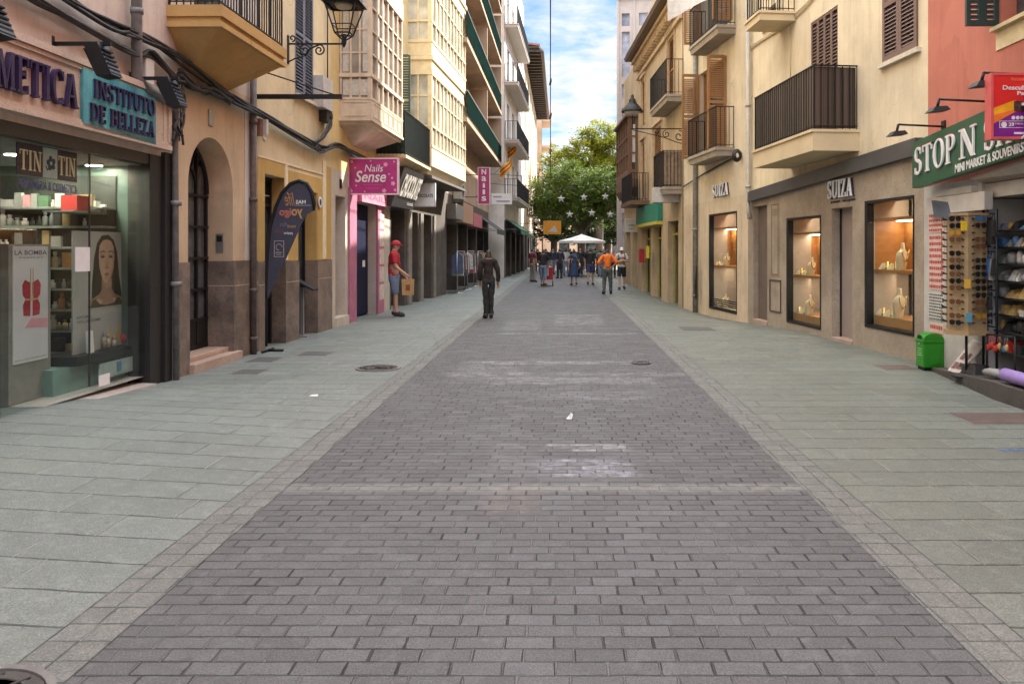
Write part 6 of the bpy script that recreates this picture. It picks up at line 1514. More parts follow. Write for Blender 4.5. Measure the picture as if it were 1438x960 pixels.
mb = MB(V1); mb.tube([(V1.s(1381,.2), .16, .63), (V1.s(1381,.2)+.6, .16, .66)], .01, 6); mb.tube([(V1.s(1381,.2), .16, .63), (V1.s(1381,.2), .16, stepz(1.5))], .012, 6); mb.tube([(V1.s(1381,.2)+.6, .16, .66), (V1.s(1381,.2)+.6, .16, .05)], .012, 6); solo('key_ring_rail', mb, M['black'], 'low black rail carrying the red key rings', 'rail')
b = MB(V1); s_ = V1.s(1398, .33); z = stepz(s_); b.tube([(s_-.22, .34, z+.05), (s_-.1, .34, z+.06), (s_+.05, .34, z+.07), (s_+.16, .34, z+.06)], [.03, .05, .055, .03], 10); solo('canvas_shoe', b, GOOD[1], 'grey canvas shoe lying on the edge of the shop step', 'shoe')
b = MB(V1); s_ = V1.s(1414, .4); z = stepz(s_); b.tube([(s_, .42, z+.08), (s_+.8, .42, z+.08)], .07, 14); solo('rolled_mat', b, flat('mat_lilac', (.3,.2,.5), .8), 'lilac rolled mat lying on the shop step at the right edge', 'mat')
b = MB(V1); s_ = V1.s(1372, .15); z = stepz(s_); b.hexa([(s_-.25, .05, z), (s_+.2, .05, z), (s_+.2, .3, z), (s_-.25, .3, z)], [(s_-.2, .08, z+.1), (s_+.15, .08, z+.12), (s_+.15, .26, z+.12), (s_-.2, .26, z+.1)]); solo('black_bag', b, GOOD[2], 'flat black bag on the shop step behind the leaning board', 'bag', bevel=.02)

# ---- cream house with the jeweller ----
r2 = thing('cream_house', 'cream plastered house with brown shutters over the stone jeweller front', 'building', tuple(V2.w(4, 0, 0)))
dA = (V2.s(1058), V2.s(1077.5)); wA = (V2.s(1105), V2.s(1153)); dB = (V2.s(1168), V2.s(1197)); wB = (V2.s(1215), V2.s(1284))
zt2 = 2.95
gholes = [(dA[0], dA[1], -.5, 2.62, .14), (wA[0], wA[1], .13, 2.27, .5), (dB[0], dB[1], -.5, 2.36, .2), (wB[0], wB[1], .36, 2.42, .5)]
ushut = (V2.s(1138.5), V2.s(1176.5), 3.6, 5.96, .1); ushut2 = (V2.s(1241), V2.s(1289.5), 4.53, 6.3, .1); vent = (V2.s(1073), V2.s(1090), V2.z(1082,36), V2.z(1082,10), .2)
mb = MB(V2); facade(mb, 0, V2.L, -.5, zt2, gholes); mb.build('stone_front', TRAV, r2)
mb = MB(V2); facade(mb, 0, V2.L, zt2, 17, [ushut, ushut2, vent, (2.6, 3.5, 8, 10.2, .1), (6, 7, 8, 10, .1)]); shell(mb, 0, V2.L, -.5, 17); mb.build('upper_wall', CRM2, r2)
mb = MB(V2); bz = lambda px, py: V2.z(px, py, .1)
sA_, sB_ = V2.s(1050, .1), V2.s(1287, .1)
mb.hexa([(sA_, .003, 2.74), (sB_, .003, 2.97), (sB_, .12, 2.97), (sA_, .12, 2.74)], [(sA_, .003, 2.97), (sB_, .003, 3.22), (sB_, .12, 3.22), (sA_, .12, 2.97)]); mb.build('slate_band', BAND, r2)
# closed stone-coloured door, vents and meter hatch
mb = MB(V2); mb.box(dA[0], dA[1], -.16, -.12, -.1, 2.62); mb.build('side_door', stone('door_brown', (.15,.115,.095), (.2,.155,.125), (.12,.09,.075), 2, .5), r2)
mb = MB(V2); mb.box(dB[0], dB[1], -.22, -.18, -.1, 2.36); sd = mb.build('shop_door', flat('door_greige', (.34,.28,.26), .4, var=.08, scale=2), r2)
mb = MB(V2); mb.box(dB[0]+.001, dB[0]+.02, -.18, -.15, .05, 2.355); mb.build('door_edge', M['black'], sd)
mb = MB(V2); mb.box(dB[0]-.01, dB[1]+.02, -.18, .03, -.3, .06); mb.box(dA[0]-.02, dA[1]+.02, -.12, .03, -.3, .02); mb.build('threshold', STEPM, r2)
mb = MB(V2)
def framed(a, c, z0, z1, d=.003, t_=.012, e=.02):
    mb.box(a, c, .003, d+t_*.5, z0, z1)
framed(V2.s(1083), V2.s(1094.5), 1.05, 2.62); vh = mb.build('vent_panel', TRAV, r2)
mb = MB(V2); a, c = V2.s(1081.5), V2.s(1097)
for q in ((a, c, .95, .975), (a, c, .28, .305), (a, a+.025, .305, .95), (c-.025, c, .305, .95)): mb.box(q[0], q[1], .003, .02, q[2], q[3])
mb.build('meter_hatch', flat('hatch_dark', (.09,.065,.05), .6), r2)
mb = MB(V2); a, c = V2.s(1084), V2.s(1093.5)
for q in ((a, c, 2.58, 2.6), (a, c, 1.08, 1.1), (a, a+.02, 1.1, 2.58), (c-.02, c, 1.1, 2.58)): mb.box(q[0], q[1], .0091, .016, q[2], q[3])
for k in range(4): mb.box(a+.05, c-.05, .0091, .014, 2.36+.04*k, 2.375+.04*k)
mb.build('vent_frame', flat('vent_brown', (.2,.15,.11), .6), r2)
WARM = lit('display_light', (1.0, .82, .62), 7.5)
def display(fr, parent, w, wood_rows, where, sill_block=True, grille=False):
    """a jeweller's window: dark frame, glass, taupe box and lit wooden shelves"""
    s0, s1, z0, z1 = w[:4]; wd = s1-s0
    mb = MB(fr)
    for q in ((s0, s1, z1-.05, z1), (s0, s1, z0, z0+.05), (s0, s0+.1, z0+.05, z1-.05), (s1-.03, s1, z0+.05, z1-.05)): mb.box(q[0]+.001, q[1]-.001, -.1, .012, q[2]+.001, q[3]-.001)
    fo = mb.build('window_frame', M['black'], parent)
    mb = MB(fr); mb.box(s0+.1, s1-.03, -.06, -.05, z0+.05, z1-.05); mb.build('pane', M['glass'], fo)
    mb = MB(fr); mb.box(s0+.002, s1-.002, -.85, -.8, z0-.05, z1+.3); mb.box(s0-.15, s0-.1, -.8, -.505, z0-.05, z1+.3); mb.box(s1+.1, s1+.15, -.8, -.505, z0-.05, z1+.3); mb.box(s0-.1, s1+.1, -.8, -.1, z0-.06, z0-.002); mb.box(s0+.02, s0+.1, -.48, -.1, z0, z1)
    mb.build('display_box', DISP, fo)
    mb = MB(fr); mb.box(s0-.1, s1+.1, -.85, -.45, z1+.1, z1+.14); mb.build('display_ceiling', DISP, fo)
    kk = fr.w((s0+s1)/2, 0, 0); kk = kk.y/kk.x; a0 = max(s0-.08, s0 + wd*.26 - kk*.13)
    mid = z0 + (z1-z0)*.46; top_ = z1-(z1-z0)*.16
    mb = MB(fr)
    mb.box(a0, s1+.1, -.62, -.11, mid-.05, mid); mb.box(a0, s1+.1, -.62, -.11, top_, top_+.04); mb.box(a0, s1+.1, -.66, -.62, mid-.05, top_+.04); mb.box(a0, a0+.02, -.62, -.12, mid, top_)
    if sill_block: mb.box(s0+.0, s1+.1, -.7, -.115, z0+.052, z0+.2)
    mb.build('display_shelf', WOODO, fo)
    mb = MB(fr); mb.box(a0+.1, s1-.02, -.52, -.44, top_-.012, top_-.002); mb.box(s0+.1, s1, -.6, -.5, z1+.085, z1+.098); mb.box(a0+.1, s1-.02, -.6, -.54, mid-.062, mid-.052); mb.build('display_lamp', WARM, fo)
    if grille:
        mb = MB(fr)
        for k in range(5): mb.box(s0+.12, s1-.04, -.045, -.03, z0+.05+.055*k, z0+.075+.055*k)
        mb.build('grille', M['black'], fo)
    return s0, wd, kk, mid, z0+(.2 if sill_block else .06)
IVORY = flat('bust_ivory', (.62,.52,.36), .5); GOLD = flat('gold_jewel', (.6,.4,.12), .25, .8)
def bust(fr, s, d, z, h, where):
    p = fr.w(s, d, z+.001); t = thing('necklace_bust', 'ivory necklace bust %s' % where, 'jewellery stand', tuple(p))
    w = h*.36; b = MB(lambda x, y, zz: Vector((p.x + x*.8 - y*.6, p.y + x*.6 + y*.8, p.z + zz)))
    half = [(.55, 0), (.62, .1), (.9, .42), (1.0, .56), (.86, .66), (.5, .72), (.3, .78), (.27, .95), (.33, 1.0)]
    prof = [(x*w, q*h) for x, q in half] + [(-x*w, q*h) for x, q in reversed(half)]
    n = len(prof); mid_ = [(x*.55, -.1*h*(1-abs(q/h-.45)), q*.98+.004) for x, q in prof]
    vs = [(x, 0, q) for x, q in prof] + mid_ + [(x*.9, .16*h*(1-q/h), q) for x, q in prof]
    b.add(vs, [(i, (i+1) % n, n+(i+1) % n, n+i) for i in range(n)] + [list(range(n, 2*n))] + [(i, (i+1) % n, 2*n+(i+1) % n, 2*n+i) for i in range(n)] + [list(range(2*n, 3*n))], 0, False); b.build('form', IVORY, t)
    b = MB(lambda x, y, zz: Vector((p.x + x*.8 - y*.6, p.y + x*.6 + y*.8, p.z + zz))); b.tube([(w*.62*math.cos(math.pi*k/10), -.1*h-.006, h*(.74-.36*math.sin(math.pi*k/10))) for k in range(11)], .009, 5); b.ball((0, -.11*h-.01, h*.36), .022, .012, .026, 8, 6); b.build('necklace', GOLD, t)
def trinket(fr, s, d, z, label, group, k=0):
    b = MB(fr); w_ = .05
    if k == 0: b.hexa([(s-w_, d-.04, z+.001), (s+w_, d-.04, z+.001), (s+w_, d+.04, z+.001), (s-w_, d+.04, z+.001)], [(s-w_*.7, d-.04, z+.1), (s+w_*.7, d-.04, z+.1), (s+w_*.7, d-.02, z+.1), (s-w_*.7, d-.02, z+.1)])
    else: b = MB(); b.lathe([(.04, 0), (.045, .03), (.02, .05), (.025, .12), (.0001, .13)], fr.w(s, d, z+.001), 10)
    solo('jewel_stand', b, GOLD if k else IVORY, label, 'jewellery stand', group)
def stock(fr, s0, wd, kk, mid, low, where, big=.36):
    S_ = lambda u_, d: s0 + u_*wd + kk*d
    bust(fr, S_(.86, -.2), -.2, mid, big, 'on the wooden shelf of the %s' % where)
    bust(fr, S_(.80, -.2), -.2, low, big*1.1, 'on the floor of the %s' % where)
    for k in range(5):
        trinket(fr, S_(.42+.09*k, -.17), -.17-.03*(k % 2), mid, ('small golden' if k % 2 else 'small ivory') + ' jewel stand on the wooden shelf of the %s' % where, ('golden' if k % 2 else 'ivory') + ' jewel stands on the shelf of the %s' % where, k % 2)
    for k in range(5):
        trinket(fr, S_(.34+.09*k, -.17), -.17-.03*(k % 2), low, ('small golden' if k % 2 else 'small ivory') + ' jewel stand on the floor of the %s' % where, ('golden' if k % 2 else 'ivory') + ' jewel stands on the floor of the %s' % where, k % 2)
q = display(V2, r2, gholes[3], 2, ''); stock(V2, *q, 'wide jeweller window', .42)
q = display(V2, r2, gholes[1], 2, ''); stock(V2, *q, 'middle jeweller window', .36)
# letters
SILV = flat('letter_silver', (.85,.86,.9), .3, 0); LDK = flat('letter_side', (.04,.04,.05), .5)
jl = thing('shop_lettering', 'raised silver capitals above the jeweller door in the stone front', 'shop sign', tuple(V2.w(V2.s(1180), .05, 2.5)))
a, c = V2.s(1162, .06), V2.s(1196.5, .06); z0_, z1_ = V2.z(1180, 277, .06), V2.z(1180, 252, .06)
mb = MB(V2); serif(mb, 'SUIZA', a, c, z0_, z1_, .05, .02); mb.build('lettering', SILV, jl)
mb = MB(lambda s, d, z: V2.w(s-.012, d, z)); serif(mb, 'SUIZA', a, c, z0_-.004, z1_+.002, .004, .044); mb.build('letter_sides', LDK, jl)
mb = MB(V2); write(mb, 'JOYERIA - RELOJERIA', a+.02, c+.02, z0_-.09, z0_-.045, .004, bold=.01, thick=.01); mb.build('lettering', LDK, jl)
# upper shutters and balconies
mb = MB(V2); a, c = ushut[0], ushut[1]; m_ = (a+c)/2
for (u0, u1) in ((a+.005, a+(c-a)*.25), (a+(c-a)*.25+.004, m_-.003), (m_+.003, a+(c-a)*.75-.002), (a+(c-a)*.75+.002, c-.005)): 
    mb = MB(V2); louvers(mb, u0, u1, 3.6, 5.95, -.06, .05, pitch=.065, rail=.04); mb.build('shutter', SHB, r2)
mb = MB(V2); a, c = ushut2[0], ushut2[1]; m_ = (a+c)/2
louvers(mb, a+.005, m_-.003, 4.54, 6.29, -.02, .05, pitch=.06, rail=.07); mb.build('shutter', SHB, r2); mb = MB(V2); louvers(mb, m_+.003, c-.005, 4.54, 6.29, -.02, .05, pitch=.06, rail=.07); so_ = mb.build('shutter', SHB, r2)
mb = MB(V2); mb.box(ushut2[0]-.08, ushut2[1]+.08, 0, .07, 4.46, 4.528); mb.build('window_sill', flat('sill_cream2', (.62,.56,.45), .7), so_)
mb = MB(V2); mb.box(vent[0]-.01, vent[1]+.01, -.25, -.19, vent[2], vent[3]); mb.build('window_panes', M['pane'], r2)
mb = MB(V2); s_ = vent[0]
for k in range(3): mb.box(s_+.1+.12*k, s_+.13+.12*k, -.1, -.07, vent[2], vent[3])
mb.build('window_bars', M['black'], r2)
mb = MB(V2); mb.box(vent[0]-.05, vent[1]+.05, .0, .05, vent[2]-.06, vent[2]-.002); mb.build('window_sill', flat('sill_white', (.6,.58,.55), .7), r2)
g0, g1 = V2.s(1060, .8), V2.s(1207.5)-.02; z0_ = 3.27; zc = 3.58
lp = lambda i, o, z: [(g0+i, 0, z), (g1-i, 0, z), (g1-i, o, z), (g0+i, o, z)]
g0 = V2.s(1058, .8)
mb = MB(V2); mb.hexa(lp(0, .8, z0_), lp(0, .8, zc)); mb.hexa(lp(-.02, .83, zc), lp(-.02, .83, zc+.045)); bo = mb.build('balcony', flat('balcony_cream', (.64,.52,.33), .85, var=.1, scale=2), r2)
mb = MB(V2); railing(mb, [(g0+.03, .03), (g0+.03, .77), (g1-.03, .77), (g1-.03, .03)], zc+.045, 4.68, .11, .007); mb.build('railing', M['black'], bo)
def reed(name):
    m, n, p = newmat(name); v = n.pos(); sp = n.node('ShaderNodeSeparateXYZ'); n.l.new(v, sp.inputs[0])
    u_ = n.math('ADD', n.math('MULTIPLY', sp.outputs[0], 13.0), n.math('MULTIPLY', sp.outputs[1], 13.0)); f = n.math('FRACT', u_)
    w_ = n.white(n.comb(n.math('FLOOR', u_), 1.0, 1.0)); col = n.mix(w_, (.028,.018,.013), (.11,.075,.058)); edge_ = n.map(n.math('ABSOLUTE', n.math('SUBTRACT', f, .5)), .42, .5)
    col = n.mix(n.math('MULTIPLY', edge_, .8), col, (.01,.007,.006)); n.l.new(col, p.inputs['Base Color']); p.inputs['Roughness'].default_value = .45
    n.l.new(n.bump(n.math('SUBTRACT', 1.0, edge_), .5, .01), p.inputs['Normal']); return m
REED = reed('brown_screen')
mb = MB(V2); mb.box(g0+.05, g0+.062, .04, .755, zc+.07, 4.67); mb.box(g0+.062, g1-.062, .755, .767, zc+.07, 4.67); mb.box(g1-.062, g1-.05, .04, .767, zc+.07, 4.67); mb.build('screen', REED, bo)
g3 = V2.s(1118, 0); g2 = g3-.9
mb = MB(V2); mb.box(g2, g3, 0, .75, 6.22, 6.36); mb.box(g2-.03, g3+.03, 0, .78, 6.36, 6.41); bo2 = mb.build('balcony', flat('balcony_cream', (0,0,0)), r2)
mb = MB(V2); railing(mb, [(g2+.03, .03), (g2+.03, .72), (g3-.03, .72), (g3-.03, .03)], 6.41, 7.4, .11); mb.build('railing', M['black'], bo2)
# cables on the cream wall
mb = MB(); pts = [V2.w(V2.s(x, .03), .03, V2.z(x, y, .03)) for x, y in ((1052,70),(1075,55),(1100,38),(1128,14),(1150,-12))]
for k in range(3): mb.tube(smooth_path([p + Vector((0, 0, .03*k + .01*math.sin(i*2+k))) for i, p in enumerate(pts)]), .012, 5)
solo('wall_cable', mb, flat('painted_cable', (.6,.5,.33), .7), 'painted cream cables slanting across the upper cream wall', 'cables')
mb = MB(); mb.tube([V2.w(V2.s(1110,.02), .02, V2.z(1110,36,.02)), V2.w(V2.s(1110,.02), .02, V2.z(1110,108,.02))], .008, 5); solo('wall_wire', mb, flat('painted_cable', (0,0,0)), 'thin vertical wire on the cream wall behind the brown balcony', 'cables')

# ---- beige house ----
r3 = thing('beige_house', 'beige house with wooden shutters, small balconies and one jeweller window', 'building', tuple(V3.w(2, 0, 0)))
wC = (V3.s(996), V3.s(1035), .02, 2.58, .5)
u1 = (V3.s(982), V3.s(1020), 4.2, 6.6, .2); u2 = (.4, 1.3, 4.2, 6.4, .2); u3 = (V3.s(985), V3.s(1028), 7.4, 9.6, .2)
mb = MB(V3); facade(mb, 0, V3.L, -.5, 2.95, [wC]); mb.build('shop_wall', BGE, r3)
CRM3 = stucco('plaster_cream_three', (0.66, 0.57, 0.42), (0.36, 0.28, 0.19), 0.55)
mb = MB(V3); facade(mb, 0, V3.L, 2.95, 17.5, [u1, u2, u3]); shell(mb, 0, V3.L, -.5, 17.5); mb.build('upper_wall', CRM3, r3)
q = display(V3, r3, wC, 2, '', False, True); stock(V3, *q, 'narrow beige wall window', .34)
mb = MB(V3)
for u_ in (u1, u2, u3): mb.box(u_[0]-.02, u_[1]+.02, -.26, -.19, u_[2]-.02, u_[3]+.02)
mb.build('window_panes', M['pane'], r3)
def openshut(fr, s, z0, z1, w, parent, mat, sgn=1):
    p = fr.w(s, .01, 0); q = fr.w(s, .01+w, 0); f2 = Frame((q.x, q.y), (p.x, p.y)); mb = MB(f2); louvers(mb, 0, f2.L, z0, z1, -.02, .045, pitch=.055, rail=.06); mb.build('shutter', mat, parent)
for u_ in (u1, u3):
    openshut(V3, u_[0], u_[2], u_[3], .5, r3, SHW); openshut(V3, u_[1], u_[2], u_[3], .5, r3, SHW)
mb = MB(V3); louvers(mb, u1[0]+.03, u1[0]+.55, u1[2], u1[3], -.16, .04, pitch=.055); mb.build('shutter', SHW, r3)
GSL = flat('slab_grey', (.34,.29,.23), .85, var=.15, scale=3)
def smallbalc(fr, s0, s1, z, d, parent, rail_h=1.0, screen=None, thick=.22):
    mb = MB(fr); lp = lambda i, o, zz: [(s0+i, 0, zz), (s1-i, 0, zz), (s1-i, o, zz), (s0+i, o, zz)]
    mb.hexa(lp(.04, d-.05, z-thick), lp(.02, d-.03, z-thick*.35)); mb.hexa(lp(0, d, z-thick*.35), lp(0, d, z)); o = mb.build('balcony', GSL, parent)
    mb = MB(fr); railing(mb, [(s0+.03, .02), (s0+.03, d-.03), (s1-.03, d-.03), (s1-.03, .02)], z, z+rail_h, .1, .007); mb.build('railing', M['black'], o)
    if screen:
        mb = MB(fr); mb.box(s0+.05, s0+.056, .03, d-.05, z+.04, z+rail_h-.02); mb.box(s0+.056, s1-.056, d-.056, d-.05, z+.04, z+rail_h-.02); mb.box(s1-.056, s1-.05, .03, d-.05, z+.04, z+rail_h-.02); mb.build('screen', screen, o)
    return o
smallbalc(V3, V3.s(965, .5), V3.s(1032)-.02, 4.18, .5, r3)
smallbalc(V3, V3.s(967, .5), V3.s(1034)-.02, 7.2, .5, r3)
# jeweller letters on the beige wall
jl2 = thing('shop_lettering', 'raised silver capitals on the beige wall above the narrow jeweller window', 'shop sign', tuple(V3.w(V3.s(1012), .05, 2.9)))
a, c = V3.s(1000, .06), V3.s(1022, .06); z0_, z1_ = V3.z(1012, 275, .06), V3.z(1012, 258, .06)
mb = MB(V3); serif(mb, 'SUIZA', a, c, z0_, z1_, .05, .02); mb.build('lettering', SILV, jl2)
mb = MB(lambda s, d, z: V3.w(s-.012, d, z)); serif(mb, 'SUIZA', a, c, z0_-.004, z1_+.002, .004, .044); mb.build('letter_sides', LDK, jl2)
def vpipe(fr, px, z0, z1, r, mat, label, d=.08, foot=None):
    mb = MB(); s_ = fr.s(px, d); pts = [fr.w(s_, d, z1), fr.w(s_, d, z0)]
    if foot: pts += [fr.w(s_+foot, d, z0-.25)]
    mb.tube(pts, r, 10)
    z = z0+.5
    while z < z1: mb.tube([fr.w(s_, d, z-.03), fr.w(s_, d, z+.03)], r*1.25, 10); z += 1.9
    solo('drain_pipe', mb, mat, label, 'drainpipe')
vpipe(V3, 976, -.2, 9, .07, flat('pipe_grey_green', (.27,.26,.23), .55, var=.25), 'grey downpipe at the far corner of the beige house, down to the ground')
vpipe(V2, 1050.5, 2.6, 9, .055, flat('pipe_pale', (.42,.38,.32), .5, var=.15), 'pale downpipe with a bent foot between the beige and cream houses', .09, .12)
mb = MB()
p = V3.w(V3.s(1036,.1), .12, V3.z(1036, 218, .12))
for k in range(4): mb.tube([p + Vector((.1*math.cos(j*math.pi/8)*(.6+.13*k), .02*k-.05, .14*math.sin(j*math.pi/8)*(.6+.13*k))) for j in range(17)], .025, 6)
solo('cable_coil', mb, M['cable'], 'coil of black cable on the wall between the beige and cream houses', 'cables')
mb = MB(); mb.tube([V3.w(V3.s(x,.05), .05, V3.z(x, y, .05)) for x, y in ((960,262),(985,246),(1010,232),(1030,222))], .02, 6); solo('wall_cable', mb, M['cable'], 'black cable along the underside of the beige house balcony', 'cables')
# stray dark cloth by the pipe foot
mb = MB(); s_ = V3.s(978, .12); mb.add([V3.w(s_-.03,.12,1.15), V3.w(s_+.05,.12,1.2), V3.w(s_+.18,.16,.2), V3.w(s_-.03,.16,.25), V3.w(s_+.07,.2,.55)], [(0,1,4),(1,2,4),(2,3,4),(3,0,4)]); solo('closed_parasol', mb, M['black'], 'dark folded cloth hanging on the downpipe of the beige house', 'cloth')

# ---- ornate house ----
r4 = thing('ornate_house', 'sand coloured house with a carved cornice, dark eaves and louvred doors', 'building', tuple(V4.w(4, 0, 0)))
oh = [(1.0, 3.3, -.5, 2.45, .25), (3.8, 5.6, -.5, 2.45, .25), (V4.s(938), V4.s(953), -.5, 2.55, .3)]
uh = [(V4.s(918), V4.s(930), 3.75, 6.0, .12), (V4.s(938), V4.s(948), 6.5, 8.6, .12), (1.0, 2.0, 6.6, 8.4, .12), (1.0, 2.0, 3.7, 5.9, .12)]
mb = MB(V4); facade(mb, 0, V4.L, -.5, 9.6, oh+uh); shell(mb, 0, V4.L, -.5, 9.6); mb.build('wall', BGE2, r4)
mb = MB(V4); mb.box(.9, 5.8, -.32, -.26, -.3, 2.7); mb.box(5.9, V4.L-.1, -.4, -.32, -.3, 2.7) 
for h in uh: mb.box(h[0]-.02, h[1]+.02, -.2, -.13, h[2], h[3])
mb.build('window_panes', M['pane'], r4)
mb = MB(V4)
for h in oh:
    for q in (h[0]+.0, (h[0]+h[1])/2-.03, h[1]-.06): mb.box(q, q+.06, -.24, -.16, -.3, h[3])
    mb.box(h[0], h[1], -.23, -.17, h[3]-.45, h[3]-.38)
mb.build('shop_frames', flat('frame_yellow', (.42,.36,.14), .5), r4)
mb = MB(V4)
for h in uh: mb = MB(V4); louvers(mb, h[0]+.01, h[1]-.01, h[2], h[3]-.01, -.08, .04, pitch=.07); mb.build('shutter', SHW, r4)
mb = MB(V4); L = V4.L
mb.box(0, L, .0, .1, 8.7, 8.82); mb.box(0, L, 0, .2, 9.22, 9.34); mb.box(0, L, 0, .3, 9.34, 9.48)
for k in range(22): mb.box(.1+k*.42, .24+k*.42, .02, .24, 9.02, 9.22)
for h in uh: mb.box(h[0]-.14, h[1]+.14, .0, .1, h[3]+.12, h[3]+.24); mb.box(h[0]-.1, h[0]-.01, 0, .05, h[2], h[3]+.12); mb.box(h[1]+.01, h[1]+.1, 0, .05, h[2], h[3]+.12)
mb.build('cornice', flat('carved_sand', (.52,.38,.23), .8, var=.2, scale=6), r4)
mb = MB(V4); mb.hexa([(-.1, -.2, 9.5), (L+.0, -.2, 9.5), (L+.0, .55, 9.5), (-.1, .55, 9.5)], [(-.1, -6, 10.9), (L, -6, 10.9), (L, .6, 9.62), (-.1, .6, 9.62)]); mb.build('roof', wood('eaves_brown', (.14,.09,.06), .6), r4)
mb = MB(V4); mb.box(.05, L-.05, -6.8, -1.6, 9.5, 12.8); mb.build('unseen_sun_block', BGE2, r4)  # unseen block added behind the roof to keep sun off the left facades
smallbalc(V4, V4.s(912, .55), V4.s(960)-.0, 6.35, .55, r4, 1.05, None); 
TANS = flat('tan_screen', (.28,.2,.13), .8, var=.3, scale=9)
smallbalc(V4, V4.s(917, .6), V4.s(958)-.02, 3.55, .6, r4, 1.1, TANS)
# timber bay house
r5 = thing('timber_bay_house', 'house with a dark brown timber bay and brown balcony at the far right', 'building', tuple(V5.w(2, 0, 0)))
mb = MB(V5); facade(mb, 0, V5.L, -.5, 9.6, [(.4, 2.2, -.5, 2.5, .6), (2.8, 4.4, -.5, 2.5, .6)]); shell(mb, 0, V5.L, -.5, 9.6); mb.build('wall', BGE2, r5)
mb = MB(V5); mb.box(.3, 4.5, -.7, -.62, -.3, 2.6); mb.build('window_panes', M['pane'], r5)
mb = MB(V5); mb.box(.05, V5.L-.05, -6.8, -2.0, 9.5, 12.8); mb.build('unseen_sun_block', BGE2, r5)  # another added block, out of view, that shades the gallery side
BRN = wood('bay_brown', (.2,.105,.055), .55, .6)
a0, a1, dp = .3, V5.L-.1, .42
mb = MB(V5); lp = lambda i, o, z: [(a0+i, 0, z), (a1-i, 0, z), (a1-i, o, z), (a0+i, o, z)]
mb.hexa(lp(.3, .3, 3.9), lp(0, dp, 4.25)); mb.hexa(lp(0, dp, 4.25), lp(0, dp, 5.0)); mb.hexa(lp(-.1, dp+.12, 7.2), lp(-.1, dp+.12, 7.3)); mb.hexa(lp(-.1, dp+.12, 7.3), lp(.3, .1, 7.9))
for i in range(6): s_ = a0+.06+(a1-a0-.12)*i/5; mb.box(s_-.06, s_+.06, dp-.1, dp, 5.0, 7.2)
for y_ in (.06, .3): mb.box(a1-.1, a1, y_-.05, y_+.05, 5.0, 7.2)
for z in (5.7, 6.4): mb.box(a0, a1, dp-.06, dp-.01, z-.03, z+.03); mb.box(a1-.06, a1-.01, 0, dp-.1, z-.03, z+.03)
bb = mb.build('timber_bay', BRN, r5)
mb = MB(V5); mb.box(a0+.05, a1-.06, 0, dp-.09, 4.9, 7.25); mb.build('panes', M['pane'], bb)
mb = MB(V5); mb.box(a1-.06, a1-.055, .1, .24, 5.3, 6.9); mb.build('blind', M['off_white'], bb)
# brown balcony that runs below it
g0, g1 = V4.s(871, .0), 0
mb = MB(V4); mb.box(-4.4, 2.2, 0.78, 1.0, 3.0, 3.12) if False else None
mb = MB(V4); mb.box(.05, 3.0, 0, .75, 3.35, 3.5); bo = mb.build('balcony', BRN, r4)
mb = MB(V4); railing(mb, [(.1, .05), (.1, .7), (2.95, .7), (2.95, .05)], 3.5, 4.55, .1, .01); mb.build('railing', M['black'], bo)
mb = MB(V4); mb.box(.12, 2.9, .66, .68, 3.55, 4.52); mb.build('screen', wood('rail_screen_brown', (.12,.075,.05), .6), bo)
# shop signs of the far right
fascia(V4, .6, 5.9, 2.62, 3.3, .18, flat('fascia_green', (.02,.22,.15), .5), 'green shop fascia with a yellow lower edge under the brown balcony', None)
mb = MB(V4); mb.box(.6, 5.9, .0, .24, 2.5, 2.615); solo('fascia_edge', mb, flat('edge_yellow', (.6,.5,.08), .5), 'thin yellow strip along the foot of the green fascia', 'strip')
t, fr, x0, x1, z0, z1 = board(918, 956, 263, 284, 25.6, .5, 'hanging_sign', 'blank pale grey box sign under the tan screened balcony', flat('box_sign_pale', (.55,.53,.5), .5), 'shop sign')
t, fr, x0, x1, z0, z1 = board(878, 897, 307, 326, 34.6, .3, 'hanging_sign', 'small white sign with grey strokes at the far end of the green fascia', M['off_white'], 'shop sign', wallx=3.25)
mb = MB(fr); mb.box(x0+.12, x0+.4, .004, .01, z0+.25, z0+.33); mb.box(x0+.15, x0+.34, .004, .01, z0+.12, z0+.17); mb.build('lettering', flat('sign_grey', (0,0,0)), t)
b = MB(V4); s_ = V4.s(905, .3); b.box(s_, s_+.5, .2, .24, 1.3, 1.75); b.box(s_+.2, s_+.24, .0, .2, 1.5, 1.54); solo('wall_notice', b, flat('notice_yellow', (.7,.55,.03), .5), 'yellow notice on the wall below the green fascia', 'notice')
b = MB(V4); s_ = V4.s(893, .3); b.box(s_, s_+.35, .0, .2, 1.1, 1.65); solo('post_box', b, flat('box_red', (.35,.03,.03), .5), 'small red box on the wall behind the walkers at the right', 'box', bevel=.03)
# right lantern on its scroll bracket
q0 = V3.w(.3, 0, 0); z = H + (350-181)*q0.y/F
t = thing('street_lantern', 'black iron street lamp on a scrolled bracket in front of the dark timber bay', 'street lamp', (q0.x, q0.y, z))
lx = (888-CX)*q0.y/F; ex = q0.x-lx
fr_ = lambda s, d, zz: Vector((q0.x-s, q0.y-d, zz))
mb = MB(fr_); mb.box(-.02, ex+.05, -.015, .015, z-.015, z+.015); mb.box(-.03, .02, -.03, .03, z-.5, z+.1)
scroll(mb, None, (.22, 0, z-.22), .17, .03, 90, 560, .016); scroll(mb, None, (.6, 0, z-.16), .12, .02, 90, -430, .014); scroll(mb, None, (.9, 0, z-.1), .07, .015, 90, 460, .012); mb.tube([(0, 0, z-.48), (.3, 0, z-.4), (.7, 0, z-.25), (ex, 0, z-.03)], .014, 6)
mb.build('bracket', M['iron'], t)
mb = MB(); c = (lx, q0.y, z); 
